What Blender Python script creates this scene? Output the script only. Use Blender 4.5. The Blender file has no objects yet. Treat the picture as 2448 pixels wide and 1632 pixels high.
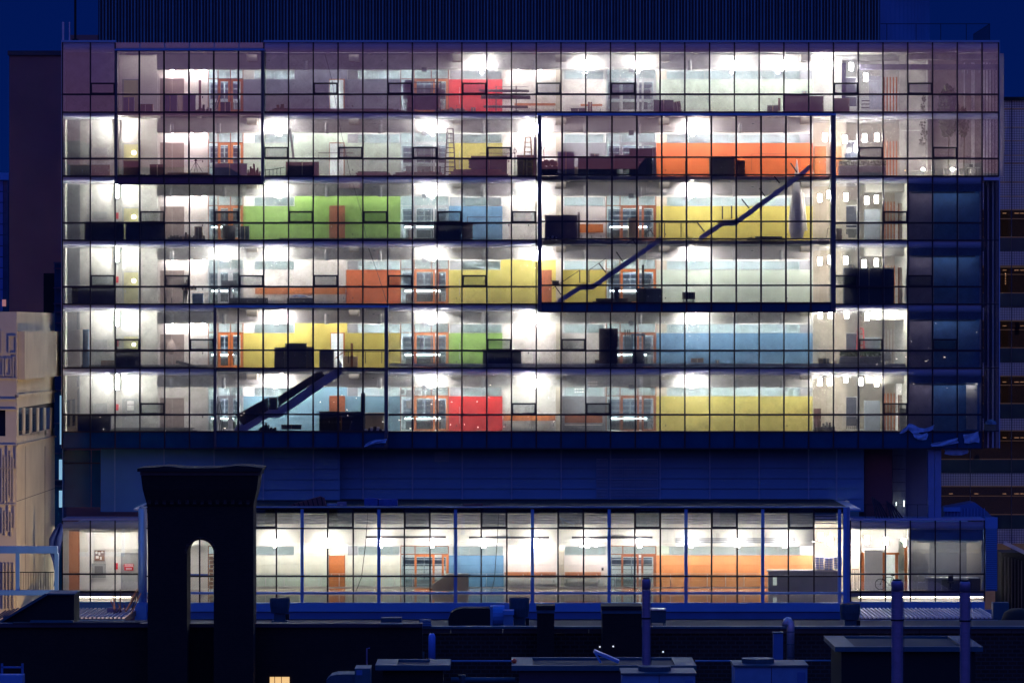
import bpy, bmesh, math, random
from mathutils import Vector, Matrix
random.seed(7)
C = bpy.context.scene.collection
S = bpy.context.scene
R = math.radians
# ---------------------------------------------------------------- camera
SC, D0, HX, HY = 35.6, 300.0, 1224.0, 790.0      # px per metre on the facade plane, distance, eye-line
ZC = 31.6
cd = bpy.data.cameras.new('camera'); cam = bpy.data.objects.new('camera', cd); C.objects.link(cam)
cam.location = (0, -D0, ZC); cam.rotation_euler = (R(90), 0, 0)
cd.sensor_width = 36; cd.lens = 36*SC*D0/2448; cd.shift_y = (HY-816)/2448
cd.clip_start = 1; cd.clip_end = 6000
S.camera = cam
# ---------------------------------------------------------------- dusk sky
w = bpy.data.worlds.new('World'); S.world = w; w.use_nodes = True
nt = w.node_tree; N = nt.nodes; LK = nt.links
bg = N['Background']; outw = N['World Output']
sk = N.new('ShaderNodeTexSky'); sk.sky_type = 'NISHITA'; sk.sun_disc = False
sk.sun_elevation = R(-3.0); sk.sun_rotation = R(180); sk.altitude = 60
tint = N.new('ShaderNodeMix'); tint.data_type = 'RGBA'; tint.blend_type = 'MULTIPLY'; tint.inputs[0].default_value = 1
LK.new(sk.outputs[0], tint.inputs[6]); tint.inputs[7].default_value = (0.45, 0.34, 2.1, 1)
LK.new(tint.outputs[2], bg.inputs[0]); bg.inputs[1].default_value = 1.0
tc = N.new('ShaderNodeTexCoord'); sx = N.new('ShaderNodeSeparateXYZ'); LK.new(tc.outputs['Generated'], sx.inputs[0])
rp = N.new('ShaderNodeValToRGB'); LK.new(sx.outputs[2], rp.inputs[0])
rp.color_ramp.elements[0].position = 0.0; rp.color_ramp.elements[0].color = (0.0006, 0.010, 0.092, 1)
rp.color_ramp.elements[1].position = 1.0; rp.color_ramp.elements[1].color = (0.001, 0.072, 0.36, 1)
e_ = rp.color_ramp.elements.new(0.10); e_.color = (0.0004, 0.0070, 0.083, 1); e_ = rp.color_ramp.elements.new(0.40); e_.color = (0.0006, 0.058, 0.30, 1)
bg2 = N.new('ShaderNodeBackground'); LK.new(rp.outputs[0], bg2.inputs[0]); bg2.inputs[1].default_value = 1.0
ad = N.new('ShaderNodeAddShader'); LK.new(bg.outputs[0], ad.inputs[0]); LK.new(bg2.outputs[0], ad.inputs[1])
LK.new(ad.outputs[0], outw.inputs[0])
S.view_settings.view_transform = 'Standard'; S.view_settings.look = 'None'
S.view_settings.exposure = 0; S.view_settings.gamma = 1; S.view_settings.use_curve_mapping = False
S.render.engine = 'CYCLES'
S.cycles.use_denoising = True; S.cycles.max_bounces = 7; S.cycles.diffuse_bounces = 4
S.cycles.glossy_bounces = 3; S.cycles.transparent_max_bounces = 12; S.cycles.transmission_bounces = 4
S.cycles.sample_clamp_indirect = 6; S.cycles.caustics_reflective = False; S.cycles.caustics_refractive = False
# ---------------------------------------------------------------- materials
MATS = {}
def mat(name, col, rough=0.6, metal=0.0, var=0.12, scale=1.5, emit=0, ecol=None, bump=0, brick=None, spec=None):
    if name in MATS: return MATS[name]
    m = bpy.data.materials.new(name); m.use_nodes = True; t = m.node_tree; n = t.nodes; l = t.links
    b = n['Principled BSDF']
    b.inputs['Roughness'].default_value = rough; b.inputs['Metallic'].default_value = metal
    if spec is not None: b.inputs['Specular IOR Level'].default_value = spec
    c4 = (*col, 1)
    if var:
        co = n.new('ShaderNodeNewGeometry'); nz = n.new('ShaderNodeTexNoise'); nz.inputs['Scale'].default_value = scale
        nz.inputs['Detail'].default_value = 5; l.new(co.outputs['Position'], nz.inputs['Vector'])
        mx = n.new('ShaderNodeMix'); mx.data_type = 'RGBA'
        mx.inputs[6].default_value = (*[c*(1-var*1.6) for c in col], 1); mx.inputs[7].default_value = (*[min(1, c*(1+var*1.2)) for c in col], 1)
        l.new(nz.outputs[0], mx.inputs[0]); src = mx.outputs[2]
        if brick:
            br = n.new('ShaderNodeTexBrick'); br.inputs['Scale'].default_value = 1
            br.inputs['Brick Width'].default_value = brick[0]; br.inputs['Row Height'].default_value = brick[1]; br.inputs['Mortar Size'].default_value = brick[2]
            mp = n.new('ShaderNodeCombineXYZ'); sp = n.new('ShaderNodeSeparateXYZ'); l.new(co.outputs['Position'], sp.inputs[0])
            ax = n.new('ShaderNodeMath'); l.new(sp.outputs[0], ax.inputs[0]); l.new(sp.outputs[1], ax.inputs[1])
            l.new(ax.outputs[0], mp.inputs[0]); l.new(sp.outputs[2], mp.inputs[1]); l.new(mp.outputs[0], br.inputs['Vector'])
            br.inputs['Color1'].default_value = (*[c*.7 for c in col], 1); br.inputs['Color2'].default_value = (*[c*1.3 for c in col], 1)
            br.inputs['Mortar'].default_value = (*brick[3], 1)
            m2 = n.new('ShaderNodeMix'); m2.data_type = 'RGBA'; m2.blend_type = 'MULTIPLY'; m2.inputs[0].default_value = .6
            nz2 = n.new('ShaderNodeTexNoise'); nz2.inputs['Scale'].default_value = .7; l.new(co.outputs['Position'], nz2.inputs['Vector'])
            l.new(br.outputs[0], m2.inputs[6]); l.new(nz2.outputs[0], m2.inputs[7]); src = m2.outputs[2]
        l.new(src, b.inputs['Base Color'])
        if bump:
            bp = n.new('ShaderNodeBump'); bp.inputs['Strength'].default_value = bump; l.new(nz.outputs[0], bp.inputs['Height']); l.new(bp.outputs[0], b.inputs['Normal'])
    else: b.inputs['Base Color'].default_value = c4
    if emit:
        b.inputs['Emission Color'].default_value = (*(ecol or col), 1); b.inputs['Emission Strength'].default_value = emit
    MATS[name] = m; return m
def glass(name, tcol=(.86, .88, .88), refl=.13, dots=True, frit=0, rough=0.0):
    if name in MATS: return MATS[name]
    m = bpy.data.materials.new(name); m.use_nodes = True; t = m.node_tree; n = t.nodes; l = t.links
    n.remove(n['Principled BSDF']); o = n['Material Output']
    tr = n.new('ShaderNodeBsdfTransparent'); gl = n.new('ShaderNodeBsdfGlossy'); gl.inputs['Roughness'].default_value = rough
    gl.inputs[0].default_value = (1, .98, 1, 1)
    co = n.new('ShaderNodeTexCoord'); geo = n.new('ShaderNodeNewGeometry')
    mx = n.new('ShaderNodeMix'); mx.data_type = 'RGBA'; mx.inputs[6].default_value = (*[c*(.80 if dots else .95) for c in tcol], 1); mx.inputs[7].default_value = (*tcol, 1)
    nz = n.new('ShaderNodeTexNoise'); nz.inputs['Scale'].default_value = 1.9; nz.inputs['Detail'].default_value = 2; l.new(geo.outputs['Position'], nz.inputs['Vector'])
    if dots:   # printed dot grid, 0.36 m clusters
        sp = n.new('ShaderNodeSeparateXYZ'); l.new(geo.outputs['Position'], sp.inputs[0])
        def wv(idx):
            a = n.new('ShaderNodeMath'); a.operation = 'MULTIPLY'; a.inputs[1].default_value = 2*math.pi/.36; l.new(sp.outputs[idx], a.inputs[0])
            s = n.new('ShaderNodeMath'); s.operation = 'SINE'; l.new(a.outputs[0], s.inputs[0]); return s
        p = n.new('ShaderNodeMath'); p.operation = 'MULTIPLY'; l.new(wv(0).outputs[0], p.inputs[0]); l.new(wv(2).outputs[0], p.inputs[1])
        q = n.new('ShaderNodeMath'); q.operation = 'MULTIPLY_ADD'; q.inputs[1].default_value = .06; l.new(p.outputs[0], q.inputs[0]); l.new(nz.outputs[0], q.inputs[2])
        l.new(q.outputs[0], mx.inputs[0])
    else: l.new(nz.outputs[0], mx.inputs[0])
    l.new(mx.outputs[2], tr.inputs[0])
    ms = n.new('ShaderNodeMixShader'); fr = n.new('ShaderNodeLayerWeight'); fr.inputs[0].default_value = .25
    ma = n.new('ShaderNodeMath'); ma.operation = 'MULTIPLY_ADD'; ma.inputs[1].default_value = .6; ma.inputs[2].default_value = refl; ma.use_clamp = True
    l.new(fr.outputs[0], ma.inputs[0]); l.new(ma.outputs[0], ms.inputs[0]); l.new(tr.outputs[0], ms.inputs[1]); l.new(gl.outputs[0], ms.inputs[2])
    last = ms
    if dots:
        vd = n.new('ShaderNodeBsdfDiffuse'); vd.inputs[0].default_value = (.5, .5, .52, 1); vt = n.new('ShaderNodeBsdfTranslucent'); vt.inputs[0].default_value = (.6, .6, .62, 1); va = n.new('ShaderNodeAddShader'); l.new(vd.outputs[0], va.inputs[0]); l.new(vt.outputs[0], va.inputs[1])
        vm = n.new('ShaderNodeMixShader'); vm.inputs[0].default_value = .032; l.new(ms.outputs[0], vm.inputs[1]); l.new(va.outputs[0], vm.inputs[2]); last = vm; ms = vm
    if frit:   # white ceramic print fading downwards from the head of the pane (local z, origin at pane centre)
        s2 = n.new('ShaderNodeSeparateXYZ'); l.new(co.outputs['Object'], s2.inputs[0])
        mr = n.new('ShaderNodeMapRange'); mr.inputs[1].default_value = frit-.62; mr.inputs[2].default_value = frit-.05; mr.inputs[3].default_value = 0; mr.inputs[4].default_value = .9
        l.new(s2.outputs[2], mr.inputs[0])
        df = n.new('ShaderNodeBsdfDiffuse'); df.inputs[0].default_value = (.36, .40, .46, 1); tl = n.new('ShaderNodeBsdfTranslucent'); tl.inputs[0].default_value = (.45, .45, .5, 1)
        a2 = n.new('ShaderNodeAddShader'); l.new(df.outputs[0], a2.inputs[0]); l.new(tl.outputs[0], a2.inputs[1])
        m3 = n.new('ShaderNodeMixShader'); l.new(mr.outputs[0], m3.inputs[0]); l.new(ms.outputs[0], m3.inputs[1]); l.new(a2.outputs[0], m3.inputs[2]); last = m3
    l.new(last.outputs[0], o.inputs[0]); MATS[name] = m; return m
M = dict(
 mull=mat('dark_bronze_mullion', (.018, .016, .02), .45, .3, .1), bluemetal=mat('painted_steel', (.24, .40, .52), .42, .2, .15),
 skirt=mat('dark_spandrel_glass', (.006, .07, .15), .12, 0, .25, .8), skirtp=mat('bay_spandrel_glass', (.07, .05, .10), .15, 0, .2, .8),
 slab=mat('slab_edge', (.42, .46, .52), .6, 0, .15), ceil=mat('ceiling_white', (.72, .71, .69), .8, 0, .08), white=mat('white_wall', (.74, .73, .71), .8, 0, .07, .9),
 pinkw=mat('warm_white_wall', (.76, .70, .69), .8, 0, .07, .9), conc=mat('concrete', (.50, .49, .47), .85, 0, .2, 1.1, bump=.1), beige=mat('beige_concrete', (.56, .50, .43), .85, 0, .16, 1.1),
 bulk=mat('grey_bulkhead', (.62, .60, .62), .85, 0, .1), floor=mat('floor_concrete', (.48, .46, .44), .3, 0, .15), polish=mat('polished_floor', (.60, .57, .52), .06, 0, .08, spec=.9),
 lav=mat('lavender_wall', (.34, .36, .48), .8, 0, .13), green=mat('green_wall', (.25, .42, .10), .7, 0, .13), orange=mat('orange_wall', (.70, .16, .045), .7, 0, .13),
 lorange=mat('light_orange_wall', (.80, .32, .13), .7, 0, .13), yellow=mat('yellow_wall', (.60, .51, .13), .7, 0, .13), blue=mat('blue_wall', (.12, .26, .45), .7, 0, .13), red=mat('red_wall', (.66, .03, .03), .6, 0, .13),
 pgreen=mat('pale_green_wall', (.52, .60, .52), .7, 0, .13), cream=mat('cream_wall', (.72, .73, .64), .7, 0, .13), lblue=mat('light_blue_wall', (.20, .37, .50), .7, 0, .13),
 grey=mat('grey_wall', (.30, .31, .35), .7, 0, .06), taupe=mat('taupe_steel', (.30, .23, .22), .5, .2, .1), wood=mat('orange_wood', (.55, .17, .05), .5, 0, .2, 6), dwood=mat('brown_wood', (.30, .10, .05), .5, 0, .2, 6),
 ply=mat('plywood', (.60, .45, .28), .7, 0, .15, 5), dark=mat('dark_laminate', (.035, .03, .045), .6, 0, .15), navy=mat('navy_cabinet', (.03, .04, .09), .5, 0, .15), maroon=mat('maroon_board', (.16, .07, .075), .7, 0, .15),
 lavbox=mat('lavender_carton', (.20, .19, .30), .8, 0, .12), gbox=mat('grey_carton', (.17, .17, .18), .8, 0, .12), brownbox=mat('brown_carton', (.26, .15, .11), .85, 0, .12), junk=mat('dark_clutter', (.05, .035, .045), .7, 0, .3, 7),
 metal=mat('galvanised_metal', (.55, .55, .58), .35, .7, .12, 4), lampoff=mat('unlit_opal_shade', (.66, .66, .68), .5, 0, .04), lampon=mat('lit_opal_shade', (1, .97, .92), .5, 0, 0, emit=250, ecol=(1, .95, .88)),
 tube=mat('fluorescent_tube', (1, 1, 1), .5, 0, 0, emit=260, ecol=(.93, .97, 1)), glow=mat('bright_bench_tube', (1, 1, 1), .5, 0, 0, emit=45, ecol=(.95, .98, 1)), down=mat('downlight_lens', (1, 1, 1), .5, 0, 0, emit=520, ecol=(1, .88, .84)),
 warm=mat('warm_bulb', (1, .6, .3), .5, 0, 0, emit=2, ecol=(1, .55, .3)), spot=mat('floodlight_lens', (1, 1, 1), .5, 0, 0, emit=1500, ecol=(1, .86, .74)), door=mat('steel_door', (.36, .37, .38), .6, 0, .05),
 ydoor=mat('yellowish_door', (.48, .46, .26), .5, 0, .05), redp=mat('red_paint', (.65, .02, .04), .5, 0, .05), stair=mat('stair_blue_steel', (.74, .74, .84), .5, .1, .12), brownst=mat('stair_brown_guard', (.17, .12, .105), .6, 0, .2),
 cloth=mat('pale_cloth', (.84, .80, .82), .9, 0, .1, 3), bcloth=mat('blue_tarpaulin', (.04, .10, .36), .75, 0, .25, 3, bump=.4), leaf=mat('foliage', (.05, .09, .03), .8, 0, .4, 9), dleaf=mat('indoor_tree_leaf', (.06, .08, .035), .8, 0, .4, 9), bark=mat('bark', (.10, .07, .05), .9, 0, .2, 8),
 film=glass('blue_film', (.70, .76, .86), .34, False, 0, .12), brick=mat('dark_brick', (.05, .024, .014), .9, 0, .2, 2, brick=(.48, .22, .03, (.07, .06, .055))), brick2=mat('sooty_brick', (.018, .010, .006), .9, 0, .2, 2, brick=(.24, .11, .014, (.016, .014, .014))),
 tar=mat('tar_roof', (.018, .03, .035), .8, 0, .3, 1.2), stone=mat('brownstone', (.08, .06, .05), .85, 0, .15, 2), coping=mat('copper_coping', (.025, .10, .13), .6, .1, .2, 2), black=mat('black_steel', (.006, .006, .007), .8, 0, .1), hvac=mat('hvac_sheet_metal', (.03, .085, .11), .6, .2, .25, 2),
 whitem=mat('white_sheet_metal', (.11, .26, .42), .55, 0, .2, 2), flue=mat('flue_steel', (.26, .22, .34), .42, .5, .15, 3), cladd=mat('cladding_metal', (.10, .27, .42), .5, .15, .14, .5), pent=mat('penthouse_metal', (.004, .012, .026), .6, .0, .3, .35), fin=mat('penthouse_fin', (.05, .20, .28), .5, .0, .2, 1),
 pentsheen=mat('penthouse_sky_sheen_metal', (.04, .17, .36), .5, .0, .25, .4), purple=mat('purple_brick', (.24, .11, .105), .95, 0, .15, .3), conbei=mat('precast_concrete', (.60, .55, .38), .85, 0, .14, .6), deep=mat('deep_recess', (.03, .03, .035), .9, 0, .1), bgmetal=mat('background_frame', (.05, .05, .08), .5, .2, .1),  # penthouse curve is the same metal, sky reflection put into lighter blue
 bgglow=mat('background_room_glow', (.40, .24, .15), .8, 0, .4, .9, emit=.03, ecol=(1, .6, .55)), pcol=mat('painted_column', (.16, .26, .46), .5, .1, .12), lobbyblue=mat('lobby_blue_steel', (.12, .32, .62), .4, .2, .12), orangel=mat('orange_beacon', (.9, .12, .03), .4, 0, .1), amber=mat('lit_amber_window', (1, .7, .3), .5, 0, .2, 3, emit=.9, ecol=(1, .62, .22)),  # background room surface glows faintly to stand in for room light
 skin=mat('skin', (.5, .3, .22), .6, 0, .05), hair=mat('dark_hair', (.02, .015, .012), .7, 0, .1), lblind=mat('white_louvre', (.62, .60, .66), .5, .1, .06), cyanw=mat('lit_cyan_window', (.6, .9, 1), .5, 0, .1, 2, emit=.55, ecol=(.4, .8, 1)),
 ladder_y=mat('fibreglass_yellow', (.26, .13, .03), .5, 0, .1), ladder_g=mat('aluminium_ladder', (.05, .045, .05), .5, .3, .1), bchair=mat('blue_plastic', (.05, .12, .62), .45, 0, .08), paper=mat('white_paper', (.8, .8, .78), .8, 0, .02), bluestep=mat('blue_edge_beam', (.10, .32, .62), .5, .1, .1, .6), bluestep2=mat('lower_blue_beam', (.05, .16, .36), .5, .1, .15, .6),
 pane=glass('bay_glass', (.90, .90, .90), .12, False), vpane=glass('fritted_glass', (.86, .88, .87), .13, True), lowpane=glass('fritted_low_glass', (.84, .86, .85), .14, True), lobglass=glass('lobby_glass', (.95, .95, .94), .07, False), intglass=glass('interior_glass', (.88, .95, .96), .06, False), sashglass=glass('sash_glass', (.80, .82, .84), .10, False),
)
def perf_mat():
    m = bpy.data.materials.new('perforated_panel'); m.use_nodes = True; t = m.node_tree; n = t.nodes; l = t.links; b = n['Principled BSDF']; b.inputs['Roughness'].default_value = .6
    g = n.new('ShaderNodeNewGeometry'); sp = n.new('ShaderNodeSeparateXYZ'); l.new(g.outputs['Position'], sp.inputs[0]); pr = []
    for i in (0, 2):
        a = n.new('ShaderNodeMath'); a.operation = 'MULTIPLY'; a.inputs[1].default_value = math.pi/.125; l.new(sp.outputs[i], a.inputs[0])
        s = n.new('ShaderNodeMath'); s.operation = 'SINE'; l.new(a.outputs[0], s.inputs[0]); q = n.new('ShaderNodeMath'); q.operation = 'ABSOLUTE'; l.new(s.outputs[0], q.inputs[0]); pr.append(q)
    mn = n.new('ShaderNodeMath'); mn.operation = 'MINIMUM'; l.new(pr[0].outputs[0], mn.inputs[0]); l.new(pr[1].outputs[0], mn.inputs[1])
    gt = n.new('ShaderNodeMath'); gt.operation = 'GREATER_THAN'; gt.inputs[1].default_value = .42; l.new(mn.outputs[0], gt.inputs[0])
    mx = n.new('ShaderNodeMix'); mx.data_type = 'RGBA'; mx.inputs[6].default_value = (.03, .03, .05, 1); mx.inputs[7].default_value = (.62, .55, .60, 1)
    l.new(gt.outputs[0], mx.inputs[0]); l.new(mx.outputs[2], b.inputs['Base Color']); return m
M['perf'] = perf_mat()
# ---------------------------------------------------------------- helpers
WP = {}
def P(px, py, Y=0.0):
    k = (D0+Y)/D0/SC
    return Vector(((px-HX)*k, Y, ZC-(py-HY)*k))
def tag(o, label=None, cat=None, group=None, kind=None):
    if label: o['label'] = label
    if cat: o['category'] = cat
    if group: o['group'] = group
    if kind: o['kind'] = kind
    return o
def link(o, pos, parent=None):
    C.objects.link(o); pos = Vector(pos); WP[o.name] = pos
    if parent: o.parent = parent; o.location = pos-WP[parent.name]
    else: o.location = pos
    return o
def empty(name, pos, parent=None):
    o = bpy.data.objects.new(name, None); o.empty_display_size = .3; return link(o, pos, parent)
def thing(name, pos, label, cat, group=None):
    return tag(empty(name, pos), label, cat, group)
BOXC = {}
BF = [(0, 3, 2, 1), (4, 5, 6, 7), (0, 1, 5, 4), (1, 2, 6, 5), (2, 3, 7, 6), (3, 0, 4, 7)]
def cube(name, m, parent, lo, hi):
    lo = Vector(lo); hi = Vector(hi); c = (lo+hi)/2; d = hi-lo
    key = (round(d.x, 3), round(d.y, 3), round(d.z, 3), m.name)
    me = BOXC.get(key)
    if me is None:
        x, y, z = d/2; me = bpy.data.meshes.new(name)
        me.from_pydata([(-x, -y, -z), (x, -y, -z), (x, y, -z), (-x, y, -z), (-x, -y, z), (x, -y, z), (x, y, z), (-x, y, z)], [], BF)
        me.materials.append(m); BOXC[key] = me
    return link(bpy.data.objects.new(name, me), c, parent)
def box(name, m, parent, x0, x1, y0, y1, Y, dep, zb=None):
    """front face measured on the photo at depth Y, running back by dep"""
    a = P(x0, y1, Y); b = P(x1, y0, Y)
    return cube(name, m, parent, (a.x, Y, a.z if zb is None else zb), (b.x, Y+dep, b.z))
def mesh(name, m, parent, verts, faces, pos=None, smooth=False):
    vs = [Vector(v) for v in verts]
    if pos is None:
        pos = Vector(((min(v.x for v in vs)+max(v.x for v in vs))/2, (min(v.y for v in vs)+max(v.y for v in vs))/2, min(v.z for v in vs)))
    me = bpy.data.meshes.new(name); me.from_pydata([v-pos for v in vs], [], faces); me.materials.append(m)
    bm = bmesh.new(); bm.from_mesh(me); bmesh.ops.recalc_face_normals(bm, faces=bm.faces); bm.to_mesh(me); bm.free()
    if smooth:
        for p in me.polygons: p.use_smooth = True
    return link(bpy.data.objects.new(name, me), pos, parent)
class MB:
    def __init__(s): s.v = []; s.f = []
    def add(s, vs, fs): k = len(s.v); s.v += [Vector(v) for v in vs]; s.f += [tuple(i+k for i in f) for f in fs]; return s
    def cube(s, lo, hi):
        (a, b, c), (d, e, f) = lo, hi
        return s.add([(a, b, c), (d, b, c), (d, e, c), (a, e, c), (a, b, f), (d, b, f), (d, e, f), (a, e, f)], BF)
    def pbox(s, x0, x1, y0, y1, Y, dep): a = P(x0, y1, Y); b = P(x1, y0, Y); return s.cube((a.x, Y, a.z), (b.x, Y+dep, b.z))
    def tube(s, pts, r, n=6):
        pts = [Vector(p) for p in pts]; base = len(s.v); rr = r if isinstance(r, (list, tuple)) else [r]*len(pts)
        for i, p in enumerate(pts):
            d = (pts[min(i+1, len(pts)-1)]-pts[max(i-1, 0)]).normalized()
            u = d.cross(Vector((0, 0, 1)) if abs(d.z) < .9 else Vector((0, 1, 0))).normalized(); v = d.cross(u)
            for j in range(n):
                t = 2*math.pi*j/n; s.v.append(p+(u*math.cos(t)+v*math.sin(t))*rr[i])
        for i in range(len(pts)-1):
            for j in range(n):
                a = base+i*n+j; b = base+i*n+(j+1) % n; s.f.append((a, b, b+n, a+n))
        s.f.append(tuple(base+j for j in range(n))[::-1]); s.f.append(tuple(base+(len(pts)-1)*n+j for j in range(n))); return s
    def beam(s, a, b, wd, dp):
        """square bar from a to b, wd in the x-z plane, dp along y"""
        a = Vector(a); b = Vector(b); d = (b-a).normalized(); n_ = Vector((-d.z, 0, d.x))*wd/2; y = Vector((0, dp/2, 0))
        return s.add([a-n_-y, b-n_-y, b-n_+y, a-n_+y, a+n_-y, b+n_-y, b+n_+y, a+n_+y], BF)
    def prism(s, poly, Y, dep):
        """poly: list of (px,py) measured at depth Y"""
        n = len(poly); f = [P(x, y, Y) for x, y in poly]; b = [v+Vector((0, dep, 0)) for v in f]
        return s.add(f+b, [tuple(range(n)), tuple(range(2*n-1, n-1, -1))]+[(i, (i+1) % n, (i+1) % n+n, i+n) for i in range(n)])
    def lathe(s, prof, c, n=16):
        c = Vector(c); base = len(s.v)
        for r, z in prof:
            for j in range(n): t = 2*math.pi*j/n; s.v.append(c+Vector((r*math.cos(t), r*math.sin(t), z)))
        for i in range(len(prof)-1):
            for j in range(n): a = base+i*n+j; b = base+i*n+(j+1) % n; s.f.append((a, b, b+n, a+n))
        s.f.append(tuple(base+j for j in range(n))[::-1]); s.f.append(tuple(base+(len(prof)-1)*n+j for j in range(n))); return s
    def out(s, name, m, parent=None, pos=None, smooth=False): return mesh(name, m, parent, s.v, s.f, pos, smooth)
# ---------------------------------------------------------------- setting: ground and far skyline (seen mirrored in the glass)
g = mesh('ground', mat('asphalt_ground', (.05, .05, .05), .9, 0, .2, .05), None, [(-3000, -3000, 0), (3000, -3000, 0), (3000, 3000, 0), (-3000, 3000, 0)], [(0, 1, 2, 3)]); tag(g, kind='structure')
sm = MB(); x = -700
while x < 700:
    wdt = random.uniform(25, 60); h = random.uniform(69, 81); sm.cube((x, -980+random.uniform(-30, 30), 0), (x+wdt-2, -900, h)); x += wdt
tag(sm.out('distant_skyline', mat('far_city', (.10, .10, .11), .9, 0, .2, .1)), kind='structure')
rr = random.Random(11); f = MB()
def far(px, py, w_, h_): x = (px-1224)/8.9; z = ZC+(790-py)/8.9; f.cube((x, -899.6, z), (x+w_, -899.4, z+h_))
for k in range(30): far(rr.uniform(2120, 2345), rr.choice((rr.uniform(735, 900), rr.uniform(900, 1050))), rr.uniform(.08, .5), rr.uniform(.08, .16))
for k in range(60): far(rr.uniform(150, 1400), rr.gauss(1000, 45), rr.uniform(.12, .5), rr.uniform(.1, .25))
for k in range(8): far(1378+6*(k % 4), 905+7*(k//4), .22, .22)
tag(f.out('city_window_lights', mat('city_light', (1, .9, .8), .5, 0, 0, emit=7, ecol=(1, .86, .72))), kind='stuff')
# ================================================================= MAIN BUILDING
FL = [268.5, 421.5, 574.5, 727, 879.5, 1031.5]
TR = [226, 379.5, 533, 685.5, 838, 991]
UP = [100]+FL[:-1]
BB = [165, 316, 467, 619, 771, 923.5]             # lower edge of the corridor bulkhead
CB = [190, 342, 492.6, 644.7, 795.7, 946.5]       # sill of the clerestory windows
BW = 3.5
FZ = [P(0, y).z for y in FL]
ORD = ['top', 'second', 'third', 'fourth', 'fifth', 'sixth']
bld = thing('glass_building', P(1224, 1440, 4), 'long glass-fronted laboratory building lit up at dusk, seen square on', 'building')
bld.location = P(1224, 1440, 4); 
def part(name, pos): return empty(name, pos, bld)
XL, XR = 149.0, 2387.5
# slabs, roof
for i in range(6):
    for (xa, xb, ya, yb) in ((149, 1944, .12, 10.0), (1944, 2386 if i < 1 else 2349, .12, 12.0)):
        if i == 0 and xa > 1900: xb = 2148        # the right-hand lounge is two floors high
        a = P(xa, 0); b = P(xb, 0)
        cube('floor_slab', M['floor'], bld, (a.x, ya, FZ[i]-.28), (b.x, yb, FZ[i]-.01))
    if i < 5:
        cube('ceiling', M['ceil'], bld, (P(149, 0).x, .45, FZ[i]-.31), (P(2148 if i == 0 else 2349, 0).x, 11.5, FZ[i]-.285))
ztop = P(0, 99.5).z
cube('roof_slab', M['conc'], bld, (P(150, 0).x, .1, ztop-.72), (P(2386, 0).x, 12, ztop-.12))
for xa, xb in ((147, 277), (630, 1290), (1290, 1990), (1990, 2389)):
    box('roof_coping', M['bluemetal'], bld, xa, xb-.4, 96.5, 101.5, -.14, .9)
cube('end_wall', M['conc'], bld, (P(149, 0).x-.02, .5, P(0, 1071).z), (P(149, 0).x+.12, 12, ztop-.2))
# bay definitions: x0,x1,y0,y1, mullion list, transom list
BY = -1.5
BAYS = [dict(x=(275, 630), y=(117, 440), mx=[333, 392, 451.6, 511, 570], ty=[226, 268.5, 379.5, 421.5], rows=[(122, 226), (226, 268.5), (268.5, 379.5), (379.5, 421.5)], sp=(421.5, 440), m='skirtp', fl=(0, 1)),
        dict(x=(1285, 1998), y=(271, 745), mx=[1344, 1403.5, 1463, 1522.5, 1582, 1641.3, 1700.7, 1760.2, 1819.5, 1879, 1938.5], ty=[376, 418, 529.5, 571, 682, 724], rows=[(277, 376), (376, 418), (418, 529.5), (529.5, 571), (571, 682), (682, 724)], sp=(724, 745), m='skirt', fl=(1, 2, 3)),
        dict(x=(512, 927), y=(730, 1070), mx=[569.5, 629, 688.5, 748.5, 808.3, 867.6], ty=[837, 880, 990, 1031], rows=[(736, 837), (837, 880), (880, 990), (990, 1031)], sp=(1031, 1070), m='skirt', fl=(4, 5))]
VX = [149.0]+[275.2+59.22*k for k in range(-1, 36)]+[2387.5]
def mod_x(k): return 275.2+59.22*k
def inbay(xa, row):
    for b in BAYS:
        if row in b['fl'] and b['x'][0]-6 < xa < b['x'][1]-12: return True
    return False
# panes
for i in range(6):
    last = len(VX)-1 if i < 2 else len(VX)-2
    for j in range(last):
        if inbay(VX[j], i): continue
        xa, xb = VX[j]+1.6, VX[j+1]-1.6
        up = (100 if i == 0 else FL[i-1])+2; h = (TR[i]-up)/SC
        gm = glass('fritted_glass_tall' if i else 'fritted_glass_head', (.86, .88, .87), .13, True, h/2+ (0.05 if i else .0))
        for o in (box('window_pane', gm, bld, xa, xb, up, TR[i]-2, 0, .025), box('lower_pane', M['lowpane'], bld, xa, xb, TR[i]+2, FL[i]-1.6, 0, .025)): o.rotation_euler = (random.gauss(0, .0022), 0, random.gauss(0, .0022))
for j in range(len(VX)-2):
    if inbay(VX[j], 5): continue
    box('skirt_panel', M['skirt'], bld, VX[j]+1.2, VX[j+1]-1.2, 1033, 1070.5, -.01, .05)
# header strip panes over bay A
for k in range(6): box('header_pane', M['lowpane'], bld, mod_x(k)+1.5, mod_x(k+1)-1.5, 102, 115, 0, .025)
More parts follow.
